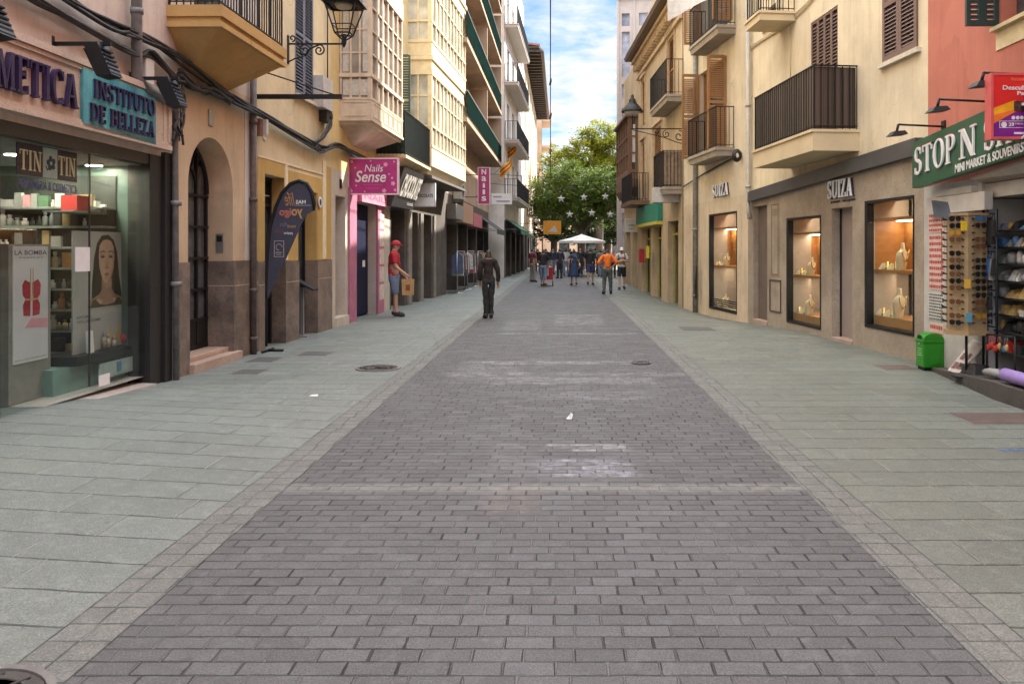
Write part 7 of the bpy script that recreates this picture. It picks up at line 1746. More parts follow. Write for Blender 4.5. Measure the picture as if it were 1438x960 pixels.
mb.tube([(lx, q0.y, z), (lx, q0.y, z+.5)], .018, 6); mb.lathe([(.34, .5), (.33, .54), (.22, .68), (.1, .8), (.11, .86), (.05, .92), (.05, 1.0), (.0001, 1.05)], c, 16); cap = mb.build('lamp_cap', M['iron'], t)
mb = MB(); mb.lathe([(.0001, .42), (.2, .46), (.26, .5)], c, 16); mb.build('diffuser', M['off_white'], cap)
# white sheet hanging over the upper right
b = MB(V3); zS = 7.0
p0 = V3.w(V3.s(940, .9), .9, 0)
b = MB(); Yb = 19.0
x0_, x1_ = (938-CX)*Yb/F, (1000-CX)*Yb/F
n = 10; vs = []; fs = []
for i in range(n+1):
    u_ = i/n; x = x0_+(x1_-x0_)*u_; zb_ = H-((30-30*u_)-CY)*Yb/F
    vs += [(x, Yb+.12*math.sin(u_*5), zb_+.06*math.sin(u_*3)), (x, Yb+.5+.1*math.sin(u_*4), zb_+2.2)]
for i in range(n): fs.append((2*i, 2*i+2, 2*i+3, 2*i+1))
b.add(vs, fs, 0, True); b.tube([(x0_-.1, Yb+.5, vs[1][2]), (4.6, Yb+.5, vs[-1][2]+.1)], .025, 6)
solo('shade_cloth', b, flat('cloth_sail', (.6,.58,.54), .9), 'pale shade cloth stretched above the right hand balconies', 'shade cloth')
# ================= END OF THE STREET =================
TWR = stucco('plaster_tower', (0.46, 0.40, 0.365), (0.4, 0.33, 0.29), 0.25)
W10 = Frame((4.15, 58.0), (14.0, 56.6))
tw = thing('gallery_tower', 'tall pale pinkish building with a window gallery behind the right hand roofs', 'building', (8, 58, 0))
cols = [(.3, .85), (1.5, 2.6)]
rows_ = [(2.0, 4.2), (6.2, 8.1), (8.6, 9.6), (10.4, 11.6), (12.2, 13.3), (13.8, 17.0), (17.4, 18.3)]
hs = [(a, c, z0, z1, .15) for (a, c) in cols for (z0, z1) in rows_]
mb = MB(W10); facade(mb, 0, W10.L, -.5, 19.6, hs, mi=0); shell(mb, 0, W10.L, -.5, 19.6, back=8); mb.build('wall', TWR, tw)
mb = MB(W10)
for h in hs: mb.box(h[0]-.02, h[1]+.02, -.2, -.15, h[2]-.02, h[3]+.02)
mb.build('window_panes', pane('tower_glass', (.3,.3,.34), .15), tw)
mb = MB(W10); mb.box(-.12, W10.L, -8, .25, 19.6, 19.85); mb.box(-.15, W10.L, 0, .15, 19.3, 19.6); mb.box(-.06, .1, .0, .06, 1.5, 19.3); mb.box(1.1, 1.25, 0, .06, 1.5, 19.3); mb.box(2.8, 2.95, 0, .06, 1.5, 19.3); mb.build('cornice', flat('tower_trim', (.46,.4,.36), .8), tw)
mb = MB(W10); mb.box(3.6, 10, -8, -.0, 19.86, 24); mb.build('upper_block', flat('tower_pink', (.44,.37,.35), .85), tw)

V6 = Frame((5.3, 57.4), (5.2, 39.6))
hh = thing('added_shade_house', 'unseen beige house added behind the timber bay house to shade the left facades', 'building', (5.3, 48, 0))  # house added out of view to hold sun off the far left fronts
mb = MB(V6); hs = [(1.2+3.4*i, 2.4+3.4*i, z, z+1.9, .15) for i in range(5) for z in (1, 4.5, 7.6, 10.7)]
facade(mb, 0, V6.L, -.5, 15.5, hs); shell(mb, 0, V6.L, -.5, 15.5, back=7); mb.build('wall', BGE2, hh)
mb = MB(V6)
for h in hs: mb.box(h[0]-.02, h[1]+.02, -.2, -.14, h[2], h[3])
mb.build('window_panes', M['pane'], hh)
# block closing the square behind the trees
W12 = Frame((-30, 108), (30, 108))
cb = thing('square_block', 'shaded building closing the square behind the trees', 'building', (0, 108, 0))
mb = MB(W12); hs = [(2+3.5*i, 3.4+3.5*i, z, z+2, .2) for i in range(16) for z in (1, 4.5)]
facade(mb, 0, 60, -.5, 8.0, hs); shell(mb, 0, 60, -.5, 8, back=8); mb.build('wall', PCH, cb)
mb = MB(W12)
for h in hs: mb.box(h[0]-.02, h[1]+.02, -.25, -.19, h[2], h[3])
mb.build('window_panes', M['pane'], cb)

# ---------- trees ----------
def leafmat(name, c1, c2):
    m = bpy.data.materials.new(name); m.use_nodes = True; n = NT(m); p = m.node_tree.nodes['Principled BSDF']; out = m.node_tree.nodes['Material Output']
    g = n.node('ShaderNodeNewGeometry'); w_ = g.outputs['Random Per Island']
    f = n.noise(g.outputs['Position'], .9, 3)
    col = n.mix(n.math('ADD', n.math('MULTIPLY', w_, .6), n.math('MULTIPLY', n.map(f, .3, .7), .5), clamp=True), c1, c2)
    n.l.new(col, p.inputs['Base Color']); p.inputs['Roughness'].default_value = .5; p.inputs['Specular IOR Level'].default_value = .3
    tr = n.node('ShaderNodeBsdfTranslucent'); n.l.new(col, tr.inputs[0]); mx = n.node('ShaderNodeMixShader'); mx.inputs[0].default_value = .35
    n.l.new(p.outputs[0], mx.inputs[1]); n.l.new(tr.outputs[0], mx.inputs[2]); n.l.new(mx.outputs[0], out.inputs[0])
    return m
BARK = stone('bark', (.09,.07,.055), (.14,.11,.085), (.06,.05,.04), 4, .9, .5)
def tree(loc, h_trunk, blobs, n_leaf, size, mat, label, seed):
    """blobs: (x, y, z, r) leaf masses reached by limbs; leaves hang in clumps through their volume"""
    r_ = random.Random(seed)
    t = thing('street_tree', label, 'tree', loc); L0 = Vector(loc)
    mb = MB(); tp = L0 + Vector((.1, .05, h_trunk))
    mb.tube(smooth_path([L0 + Vector((0, 0, -.1)), L0 + Vector((.06, 0, h_trunk*.4)), tp]), [.42]*6+[.34]*6+[.28], 10)
    for (x, y, z, r) in blobs:
        e = L0 + Vector((x, y, z)); m_ = tp.lerp(e, .5) + Vector((r_.uniform(-.4,.4), r_.uniform(-.4,.4), .4)); pts = smooth_path([tp - Vector((0, 0, .3)), m_, e], 5)
        mb.tube(pts, [.19 - .155*i/(len(pts)-1) for i in range(len(pts))], 6)
        for k in range(3):
            q = e + Vector((r_.uniform(-1,1), r_.uniform(-1,1), r_.uniform(-.4,1)))*r*.8; mb.tube([m_.lerp(e, .6), q], [.06, .015], 5)
    mb.build('trunk', BARK, t)
    vs = []; fs = []
    tot = sum(b_[3]**2.2 for b_ in blobs)
    for (x, y, z, r) in blobs:
        n = int(n_leaf * r**2.2 / tot); c = L0 + Vector((x, y, z)); clumps = max(8, n // 38)
        for _ in range(clumps):
            u_ = Vector((r_.gauss(0,1), r_.gauss(0,1), r_.gauss(0,1))).normalized(); rad = r * (r_.uniform(.4, 1.0)**.5) * r_.uniform(.8, 1.25)
            cc = c + Vector((u_.x*rad, u_.y*rad, u_.z*rad*.82)); cs = r_.uniform(.16, .42)
            for _k in range(38):
                q = cc + Vector((r_.gauss(0, cs), r_.gauss(0, cs), r_.gauss(0, cs*.6)))
                s = size * r_.uniform(.6, 1.3); a = Vector((r_.gauss(0,1), r_.gauss(0,1), r_.gauss(0,.5))).normalized(); b_ = a.cross(Vector((r_.gauss(0,.5), r_.gauss(0,.5), 1))).normalized()
                o = len(vs); vs += [q - a*s, q + b_*s*.42, q + a*s, q - b_*s*.42]; fs.append((o, o+1, o+2, o+3))
    off = L0
    me = bpy.data.meshes.new('crown'); me.from_pydata([tuple(v - off) for v in vs], [], fs); me.materials.append(mat)
    o = bpy.data.objects.new('crown', me); COL.objects.link(o); o.parent = t
    return t
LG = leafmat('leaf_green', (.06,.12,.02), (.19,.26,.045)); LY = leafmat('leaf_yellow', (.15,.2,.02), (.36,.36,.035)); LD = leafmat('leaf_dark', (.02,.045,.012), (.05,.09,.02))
tree((1.75, 66, 0), 3.2, [(-2.1,0,6.3,1.9),(-.3,-.5,7.0,2.0),(1.7,0,6.6,2.0),(0,.5,5.2,2.0),(-1.9,.3,4.6,1.5),(2.4,.2,4.9,1.8),(.8,-1,5.6,1.7),(-3.0,.6,5.2,1.3),(3.4,.5,6.6,1.6)], 26000, .13, LG, 'leafy green tree straight over the white parasol at the end of the street', 1)
tree((3.6, 74, 0), 4.5, [(-3.2,0,9.4,1.9),(-1.2,0,10.4,2.0),(.4,0,11.6,1.9),(1.6,0,10.2,2.2),(-2.0,.4,8.3,1.9),(.6,0,8.6,2.2),(2.8,.3,8.6,1.9)], 22000, .16, LY, 'sunlit yellow green treetop rising behind the green tree', 2)
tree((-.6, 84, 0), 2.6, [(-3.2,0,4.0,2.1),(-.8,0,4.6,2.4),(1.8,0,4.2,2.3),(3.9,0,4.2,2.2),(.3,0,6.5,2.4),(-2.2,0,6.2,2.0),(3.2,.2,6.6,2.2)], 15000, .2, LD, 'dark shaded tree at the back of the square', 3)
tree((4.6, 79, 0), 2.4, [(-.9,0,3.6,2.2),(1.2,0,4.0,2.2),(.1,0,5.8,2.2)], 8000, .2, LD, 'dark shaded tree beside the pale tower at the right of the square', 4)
# ---------- white parasol ----------
px_, py_ = (817-CX)*50/F, 50.0
pr = thing('parasol', 'large white cafe parasol open in the square at the end of the street', 'parasol', (px_, py_, 0))
mb = MB(); n = 8; hw = 1.5
rim = [(px_+hw*1.02*math.cos(math.pi/8+k*math.pi/4), py_+hw*1.02*math.sin(math.pi/8+k*math.pi/4)) for k in range(8)]
zr, zt3 = 2.14, 2.55
vs = [(px_, py_, zt3)] ; ring = []
for k in range(8):
    vs += [(px_+(rim[k][0]-px_)*.5, py_+(rim[k][1]-py_)*.5, zr+(zt3-zr)*.44), (rim[k][0], rim[k][1], zr), (rim[k][0], rim[k][1], zr-.14)]
fs = []
for k in range(8):
    a, c = 1+3*k, 1+3*((k+1) % 8); fs += [(0, a, c), (a, a+1, c+1, c), (a+1, a+2, c+2, c+1)]
mb.add(vs, fs); mb.build('canopy', flat('parasol_white', (.75,.73,.7), .85, var=.05), pr)
mb = MB(); mb.tube([(px_, py_, 0), (px_, py_, zt3+.05)], .035, 8); mb.box(px_-.35, px_+.35, py_-.35, py_+.35, 0, .08); mb.build('pole', M['grey_metal'], pr)
mb = MB()
for k in range(8): mb.tube([(px_, py_, zt3-.04), (rim[k][0], rim[k][1], zr-.01)], .012, 4)
mb.build('ribs', M['grey_metal'], pr)
# ---------- star decorations and cables ----------
Ys = 40.0
def sxp(px, py): return ((px-CX)*Ys/F, H-(py-CY)*Ys/F)
xl, zl_ = -4.0, H+(350-244)*Ys/F
for k, (pyL, pyM, pyR) in enumerate(((243, 247, 250), (256, 262, 263))):
    mb = MB(); pts = []
    for i in range(21):
        u_ = i/20; x = xl + (3.1-xl)*u_; pyy = pyL*(1-u_)**2 + 2*(pyM+4)*u_*(1-u_) + pyR*u_*u_; pts.append((x, Ys, H-(pyy-CY)*Ys/F))
    mb.tube(pts, .012, 5); solo('span_cable', mb, M['cable'], ('upper' if k == 0 else 'lower') + ' of the two thin cables spanning the street above the stars', 'cables')
def cabz(px): 
    x = (px-CX)*Ys/F; u_ = (x-xl)/(3.1-xl); pyy = 256*(1-u_)**2 + 2*266*u_*(1-u_) + 263*u_*u_; return H-(pyy-CY)*Ys/F
STAR = flat('star_white', (.5,.5,.48), .5, var=.1)
names = {(788,279): 'leftmost of the upper row', (820,277): 'middle of the upper row', (850,276): 'rightmost of the upper row', (800,301): 'leftmost of the lower row', (831,299): 'middle of the lower row', (857,301): 'rightmost of the lower row'}
for (px, py), nm in names.items():
    x, z = sxp(px, py); t = thing('star_decoration', 'white star decoration hung over the street, %s' % nm, 'decoration', (x, Ys, z), 'stars hung across the street')
    mb = MB(Frame((0, Ys), (1, Ys))); q = []
    for k in range(10):
        r = .205 if k % 2 == 0 else .085; a = math.pi/2 + k*math.pi/5; q.append((x+r*math.cos(a), z+r*math.sin(a)))
    # raised star: centre ridge
    c = [(x, .04, z), (x, -.04, z)]; vs = [(p[0], 0, p[1]) for p in q] + c
    mb.add(vs, [(i, (i+1) % 10, 10) for i in range(10)] + [((i+1) % 10, i, 11) for i in range(10)]); mb.build('star', STAR, t)
    mb = MB(); mb.tube([(x, Ys, z+.2), (x, Ys, cabz(px))], .006, 4); mb.build('cord', M['cable'], t)
# cable running along the street overhead
mb = MB(); pts = []
for i in range(25):
    u_ = i/24; Y = 12 + (Ys-12)*u_; py = -150*(1-u_)**1.6 + 245*(1-(1-u_)**1.6); px = 773; pts.append(((px-CX)*Y/F, Y, H-(py-CY)*Y/F))
mb.tube(pts, .016, 5)
for i in (12, 15, 19):
    p = pts[i]; mb.tube([(p[0]-.02, p[1], p[2]-.12), (p[0]+.03, p[1], p[2]+.1)], .035, 6)
solo('overhead_cable', mb, M['cable'], 'dark cable running overhead along the middle of the street', 'cables')
# ================= PEOPLE =================
SKIN = flat('skin', (.48,.29,.2), .55, var=.06, scale=20)
SKIN2 = flat('skin_tan', (.38,.21,.14), .55, var=.06, scale=20)
def seg_dist(p, a, b):
    ab = b - a; t = max(0, min(1, (p-a).dot(ab)/max(ab.length_squared, 1e-9))); return (p - (a + ab*t)).length, t
def make_person(label, loc, rz, height, pose, wear, sex='m', hair=None, group=None, build=1.0, skin=None):
    """one continuous skinned body in the given pose (facing +Y before turning); clothes are shells grown from its own surface"""
    sk = height/1.75; skin = skin or SKIN
    J = {}
    sw = .185 if sex == 'm' else .165; hw = .085 if sex == 'm' else .095
    lean = pose.get('lean', 0.0)
    def L(z): return lean*(z-.95)
    J['pelvis'] = Vector((0, 0, .94)); J['belly'] = Vector((0, L(1.1)+.01, 1.1)); J['chest'] = Vector((0, L(1.3), 1.3)); J['collar'] = Vector((0, L(1.45), 1.44)); J['neck'] = Vector((0, L(1.52)+.01, 1.51))
    hy = pose.get('head', 0.0)
    J['head'] = Vector((0, L(1.6)+.025+hy*.5, 1.6)); J['crown'] = Vector((0, L(1.7)+.015+hy, 1.69)); J['nose'] = Vector((0, L(1.6)+.118+hy*.6, 1.595))
    for s, k in ((-1, 'l'), (1, 'r')):
        J['sh'+k] = Vector((s*sw, L(1.42), 1.415))
        ae, ah = pose.get('arm'+k, (Vector((s*.24, -.02, 1.13)), Vector((s*.25, .06, .9))))
        J['el'+k] = Vector(ae); J['wr'+k] = Vector(ah)
        J['hip'+k] = Vector((s*hw, 0, .9))
        kn, an = pose.get('leg'+k, (Vector((s*.1, .03, .5)), Vector((s*.11, 0, .09))))
        J['kn'+k] = Vector(kn); J['an'+k] = Vector(an)
        J['ball'+k] = J['an'+k] + Vector((s*.02, .12, -.05)); J['toe'+k] = J['an'+k] + Vector((s*.025, .19, -.058)); J['heel'+k] = J['an'+k] + Vector((0, -.05, -.05))
        d = (J['wr'+k] - J['el'+k]).normalized()
        side = d.cross(Vector((0, 1, 0) if abs(d.y) < .7 else (0, 0, 1))).normalized()*1.0; nrm = d.cross(side).normalized()
        if pose.get('flip'+k): side = -side
        J['palm'+k] = J['wr'+k] + d*.055
        for fi, (o, ln) in enumerate(((-.028, .075), (-.009, .088), (.01, .082), (.027, .064))):
            b0 = J['palm'+k] + d*.03 + side*o; b1 = b0 + d*ln*.55 + nrm*.012; b2 = b1 + d*ln*.35 + nrm*.028
            J['f%d0%s' % (fi, k)] = b0; J['f%d1%s' % (fi, k)] = b1; J['f%d2%s' % (fi, k)] = b2
        J['t0'+k] = J['wr'+k] + d*.03 - side*.035 + nrm*.01; J['t1'+k] = J['t0'+k] + d*.035 - side*.022 + nrm*.015
    E = [('pelvis','belly'),('belly','chest'),('chest','collar'),('collar','neck'),('neck','head'),('head','crown'),('head','nose')]
    for k in 'lr':
        E += [('collar','sh'+k),('sh'+k,'el'+k),('el'+k,'wr'+k),('wr'+k,'palm'+k),('pelvis','hip'+k),('hip'+k,'kn'+k),('kn'+k,'an'+k),('an'+k,'ball'+k),('ball'+k,'toe'+k),('an'+k,'heel'+k),('wr'+k,'t0'+k),('t0'+k,'t1'+k)]
        for f in range(4): E += [('palm'+k,'f%d0%s' % (f,k)),('f%d0%s' % (f,k),'f%d1%s' % (f,k)),('f%d1%s' % (f,k),'f%d2%s' % (f,k))]
    w_ = build
    RAD = {'pelvis': (.15*w_, .115*w_), 'belly': (.135*w_, .11*w_), 'chest': (.155*w_, .115*w_), 'collar': (.09, .075), 'neck': (.055, .055), 'head': (.078, .095), 'crown': (.065, .075), 'nose': (.012, .014)}
    def rad(n):
        if n in RAD: return RAD[n]
        b = n[:-1]
        r = {'sh': .062, 'el': .042, 'wr': .028, 'palm': .03, 'hip': .088*w_, 'kn': .056, 'an': .037, 'ball': .035, 'toe': .026, 'heel': .034, 't0': .012, 't1': .009}.get(b)
        if r is None: r = .0095
        return (r, r)
    names = list(J); idx = {n: i for i, n in enumerate(names)}
    me = bpy.data.meshes.new('body'); me.from_pydata([tuple(J[n]) for n in names], [(idx[a], idx[b]) for a, b in E], [])
    o = bpy.data.objects.new('body', me); COL.objects.link(o)
    md = o.modifiers.new('skin', 'SKIN'); md.use_smooth_shade = True
    for i, n in enumerate(names):
        sv = me.skin_vertices[0].data[i]; sv.radius = rad(n); sv.use_root = (n == 'pelvis')
    sb = o.modifiers.new('sub', 'SUBSURF'); sb.levels = 2; sb.render_levels = 2
    dg = bpy.context.evaluated_depsgraph_get(); dg.update()
    bm_ = bpy.data.meshes.new_from_object(o.evaluated_get(dg))
    bpy.data.objects.remove(o); bpy.data.meshes.remove(me)
    # which bone each vertex belongs to
    bones = [(a, b) for a, b in E if not (a.startswith('f') or b.startswith('f') or a == 'palm') ]
    info = []
    for v in bm_.vertices:
        best = min(((seg_dist(v.co, J[a], J[b]), (a, b)) for a, b in bones), key=lambda q: q[0][0] / (1.0 if not q[1][1].startswith('hip') else 1.0)); info.append((best[1], best[0][1]))
    def region(v, kind, p):
        (a, b), t = info[v]; z = bm_.vertices[v].co.z
        if kind == 'top':
            if b in ('belly','chest','collar') or (a == 'collar' and b.startswith('sh')): return z > p.get('hem', .9)
            if a == 'collar' and b == 'neck': return t < .35
            if a == 'pelvis': return z > p.get('hem', .9)
            if a.startswith('hip'): return z > p.get('hem', .9)
            if a.startswith('sh'): return p['sleeve'] >= 1 or t < p['sleeve']
            if a.startswith('el'): return p['sleeve'] > 1 and t < p['sleeve'] - 1
            return False
        if kind == 'legs':
            if b == 'belly': return z < p.get('waist', 1.0)
            if a == 'pelvis': return z < p.get('waist', 1.0)
            if a.startswith('hip'): return p['len'] >= 1 or t < p['len']
            if a.startswith('kn'): return p['len'] > 1 and t < p['len'] - 1
            return False
        if kind == 'shoe': return a.startswith('an') or b.startswith('toe') or (a.startswith('kn') and t > .93)
        if kind == 'hair':
            if b not in ('crown','head','nose','neck'): return False
            co = bm_.vertices[v].co; hd = J['head']
            return (co.z > hd.z + .055 and b != 'nose') or (co.y < hd.y - .01 and co.z > hd.z - p.get('low', .05) and b != 'nose')
        return False
    root = thing('person', label, 'person', loc, group); root.rotation_euler = (0, 0, rz); root.scale = (sk, sk, sk)
    bm_.name = 'body'; bm_.materials.clear(); bm_.materials.append(skin)
    body = bpy.data.objects.new('body', bm_); COL.objects.link(body); body.parent = root
    def shell_part(name, kind, p, off, mat, flare=0.0):
        keep = [region(i, kind, p) for i in range(len(bm_.vertices))]
        nv = {}; vs = []; fs = []
        for f in bm_.polygons:
            if sum(keep[i] for i in f.vertices) < len(f.vertices): continue
            g = []
            for i in f.vertices:
                if i not in nv:
                    v = bm_.vertices[i]; nv[i] = len(vs); fold = .004*math.sin(v.co.z*38 + v.co.x*17) + .004*math.sin(v.co.z*21 - v.co.y*30)
                    vs.append(v.co + v.normal*(off + fold))
                g.append(nv[i])
            fs.append(g)
        m = bpy.data.meshes.new(name); m.from_pydata([tuple(v) for v in vs], [], fs); m.materials.append(mat)
        for q in m.polygons: q.use_smooth = True
        oo = bpy.data.objects.new(name, m); COL.objects.link(oo); oo.parent = root
        md = oo.modifiers.new('cloth', 'SOLIDIFY'); md.thickness = .012; md.offset = -.2
        return oo
    for part in wear:
        nm, kind, p, mat = part
        if kind == 'skirt':
            b = MB(); pr = []
            z0, z1, r0, r1 = p['z0'], p['z1'], p['r0'], p['r1']; n = 20; vs = []; fs = []
            for i in range(9):
                u_ = i/8; z = z1 + (z0-z1)*u_
                for k in range(n):
                    a = 2*math.pi*k/n; r = (r1 + (r0-r1)*u_)*(1+.05*u_*math.sin(5*a)); vs.append((r*math.cos(a), r*.78*math.sin(a)+.0, z))
            for i in range(8):
                for k in range(n): fs.append((i*n+k, i*n+(k+1) % n, (i+1)*n+(k+1) % n, (i+1)*n+k))
            b.add(vs, fs, 0, True); oo = MB.build(b, nm, mat, None); oo.parent = root
            md = oo.modifiers.new('cloth', 'SOLIDIFY'); md.thickness = .01
        else: shell_part(nm, kind, p, {'top': .016, 'legs': .02, 'shoe': .012, 'hair': .014}[kind], mat)
    hd = J['head']
    if hair == 'cap' or hair == 'helmet':
        cm = wear_cap.get(label, M['white']); b = MB()
        c = hd + Vector((0, -.01+hy*.4, .045)); pr = [(.098*math.cos(a), .105*math.sin(a)) for a in [k*math.pi/14 for k in range(7)]] + [(.0001, .105)]
        b.lathe([(.099, -.015)] + pr, tuple(c), 16, 0, True, .92, 1.15)
        b.hexa([(-.07, c.y+.09, c.z-.005), (.07, c.y+.09, c.z-.005), (.05, c.y+.19, c.z-.025), (-.05, c.y+.19, c.z-.025)], [(-.07, c.y+.09, c.z+.012), (.07, c.y+.09, c.z+.012), (.05, c.y+.19, c.z-.015), (-.05, c.y+.19, c.z-.015)])
        oo = b.build('cap', cm, None, bevel=0); oo.parent = root
    # eyes, mouth, ears
    b = MB()
    for s in (-1, 1): b.ball(tuple(hd + Vector((s*.031, .084+hy*.3, .022))), .011, .008, .008, 8, 6)
    oo = b.build('eyes', M['black'], None); oo.parent = root
    b = MB(); b.ball(tuple(hd + Vector((0, .086+hy*.3, -.045))), .024, .01, .007, 10, 6); oo = b.build('mouth', flat('lips', (.3,.12,.1), .5), None); oo.parent = root
    b = MB()
    for s in (-1, 1): b.ball(tuple(hd + Vector((s*.08, -.005, .0))), .012, .022, .033, 8, 6)
    oo = b.build('ears', skin, None); oo.parent = root
    return root, J, sk
def held(root, mb, name, mats, label, cat):
    """a thing a person holds: its own top-level object, placed in the person's frame"""
    Mx = Matrix.Translation(root.location) @ Matrix.Rotation(root.rotation_euler.z, 4, 'Z') @ Matrix.Diagonal((*root.scale, 1))
    mb.xform(lambda v: Mx @ v); return solo(name, mb, mats, label, cat)
C = lambda n_, c: flat('wear_'+n_, c, .85, var=.18, scale=14, bump=.15)
wear_cap = {}
HB = flat('hair_black', (.02,.016,.014), .6); HBR = flat('hair_brown', (.07,.04,.025), .6); HGR = flat('hair_grey', (.3,.28,.26), .6)
V = Vector
def at(px, py):
    Y = F*H/(py-CY)
    for _ in range(4):
        x = (px-CX)*Y/F; Y = F*(H - gz(x, Y))/(py-CY)
    return (px-CX)*Y/F, Y, gz((px-CX)*Y/F, Y)
def person(px, py, rz, hgt, label, pose, wear, **kw):
    x, y, z = at(px, py); return make_person(label, (x, y, z + .0), R(rz), hgt, pose, wear, **kw)
def walk(ph=1, a=.16):
    return {'legl': (V((-.1, .12*ph*a/.16, .5)), V((-.1, .02+.2*ph*a/.16, .09 if ph > 0 else .13))), 'legr': (V((.1, .03-.03*ph, .5)), V((.1, -.2*ph*a/.16, .13 if ph > 0 else .09))),
            'arml': (V((-.25, -.08*ph, 1.14)), V((-.25, -.06*ph+.02, .9))), 'armr': (V((.25, .05*ph, 1.14)), V((.25, .16*ph, .92)))}
# man in red with a paper bag (faces right, along +x)
lab = 'man in red shirt, red cap and denim shorts standing by the shop doors'
wear_cap[lab] = flat('cap_red', (.4,.02,.03), .7)
pose = {'head': .02, 'lean': .02, 'armr': (V((.25, .06, 1.14)), V((.2, .27, .98))), 'arml': (V((-.25, .02, 1.14)), V((-.22, .22, .95))), 'legl': (V((-.1, .03, .5)), V((-.11, .02, .09))), 'legr': (V((.1, .05, .5)), V((.1, .06, .09)))}
x, y, z = (553-CX)*19.8/F, 19.8, .01
r_, J, sk = make_person(lab, (x, y, z), R(-82), 1.84, pose, [('shirt', 'top', {'sleeve': .72, 'hem': .84}, C('red', (.36,.02,.03))), ('shorts', 'legs', {'len': .95, 'waist': .98}, C('denim', (.16,.21,.3))), ('shoe', 'shoe', {}, C('shoe_black', (.03,.03,.03))), ('hair', 'hair', {'low': .02}, HGR)], hair='cap', build=1.13)
b = MB(); c = J['wrr'] + V((.0, .06, -.12)); b.hexa([(c.x-.05, c.y-.13, c.z-.36), (c.x+.07, c.y-.13, c.z-.36), (c.x+.07, c.y+.13, c.z-.36), (c.x-.05, c.y+.13, c.z-.36)], [(c.x-.06, c.y-.14, c.z-.0), (c.x+.08, c.y-.14, c.z-.0), (c.x+.08, c.y+.14, c.z-.0), (c.x-.06, c.y+.14, c.z-.0)])
b.tube(smooth_path([V((c.x, c.y-.08, c.z)), V((c.x, c.y-.03, c.z+.1)), V((c.x, c.y+.03, c.z+.1)), V((c.x, c.y+.08, c.z))], 5), .006, 5); b.box(c.x+.078, c.x+.081, c.y-.05, c.y+.05, c.z-.25, c.z-.12, 1)
held(r_, b, 'paper_bag', [flat('kraft_paper', (.42,.26,.11), .8), flat('bag_print', (.2,.07,.03), .7)], 'brown paper bag with a dark print held by the man in red', 'bag')
# orange worker, hands on hips, seen from behind
lab = 'worker in orange high visibility shirt and grey trousers seen from behind'
r_, J, sk = person(853, 413, 4, 1.68, lab, {'head': .05, 'lean': .05, 'arml': (V((-.36, -.1, 1.2)), V((-.19, .05, 1.02))), 'armr': (V((.36, -.08, 1.2)), V((.18, .06, 1.02))), 'legl': (V((-.11, .06, .5)), V((-.13, -.02, .09))), 'legr': (V((.12, .04, .5)), V((.14, .08, .09)))},
   [('shirt', 'top', {'sleeve': 1.35, 'hem': .98}, C('hi_vis', (.75,.17,.02))), ('trousers', 'legs', {'len': 1.96, 'waist': 1.0}, C('grey_green', (.085,.095,.095))), ('shoe', 'shoe', {}, C('shoe_black', (.03,.03,.03))), ('hair', 'hair', {'low': .07}, HB)], build=1.1)
lab = 'man in white T-shirt, white cap and black shorts with folded arms'
p = walk(-1, .12); p['arml'] = (V((-.27, .06, 1.16)), V((.02, .2, 1.16))); p['armr'] = (V((.27, .06, 1.17)), V((-.03, .23, 1.2)))
r_, J, sk = person(873, 407, 178, 1.75, lab, p, [('shirt', 'top', {'sleeve': .7, 'hem': .86}, C('white', (.62,.6,.56))), ('shorts', 'legs', {'len': .92, 'waist': .98}, C('black', (.02,.02,.022))), ('shoe', 'shoe', {}, C('shoe_black', (.03,.03,.03))), ('hair', 'hair', {'low': .03}, HBR)], hair='cap')
# straps of a rucksack
b = MB()
for s in (-1, 1): b.tube(smooth_path([V((s*.12, .02, 1.5)), V((s*.125, .12, 1.42)), V((s*.13, .145, 1.3)), V((s*.15, .1, 1.15))], 4), .014, 6)
b.ball((0, -.2, 1.3), .14, .09, .2); held(r_, b, 'rucksack', C('black', (0,0,0)), 'dark rucksack with straps worn by the man in the white cap', 'rucksack')
lab = 'woman in a long dark blue dress walking away with a shoulder bag'
r_, J, sk = person(806, 401, 3, 1.66, lab, walk(1, .1), [('dress', 'top', {'sleeve': .5, 'hem': .9}, C('navy', (.03,.055,.12))), ('skirt', 'skirt', {'z0': .42, 'z1': 1.06, 'r0': .25, 'r1': .15}, C('navy', (0,0,0))), ('shoe', 'shoe', {}, C('sandal', (.1,.07,.05))), ('hair', 'hair', {'low': .13}, HB)], sex='f')
b = MB(); b.ball((.27, .0, .95), .05, .12, .12); b.tube([(.27, 0, 1.05), (.1, -.13, 1.38), (-.12, -.06, 1.48)], .01, 5); held(r_, b, 'shoulder_bag', C('cream_bag', (.5,.42,.32)), 'small pale shoulder bag carried by the woman in the blue dress', 'bag')
lab = 'person in a black top and dark blue shorts walking away beside the woman in blue'
person(829, 400, -4, 1.74, lab, walk(-1, .14), [('shirt', 'top', {'sleeve': .75, 'hem': .84}, C('black', (0,0,0))), ('shorts', 'legs', {'len': .85, 'waist': .98}, C('navy2', (.04,.055,.13))), ('shoe', 'shoe', {}, C('sandal', (0,0,0))), ('hair', 'hair', {'low': .08}, HB)])
lab = 'person all in dark blue standing left of the woman in the blue dress'
person(786, 391, 20, 1.72, lab, {}, [('shirt', 'top', {'sleeve': 1.2, 'hem': .84}, C('ink', (.025,.03,.05))), ('trousers', 'legs', {'len': 1.95}, C('ink', (0,0,0))), ('shoe', 'shoe', {}, C('shoe_black', (0,0,0))), ('hair', 'hair', {'low': .06}, HB)])
lab = 'person in a black shirt pushing a red pushchair up the street'
p = walk(1, .1); p['arml'] = (V((-.24, .08, 1.15)), V((-.18, .3, 1.0))); p['armr'] = (V((.24, .08, 1.15)), V((.18, .3, 1.0)))
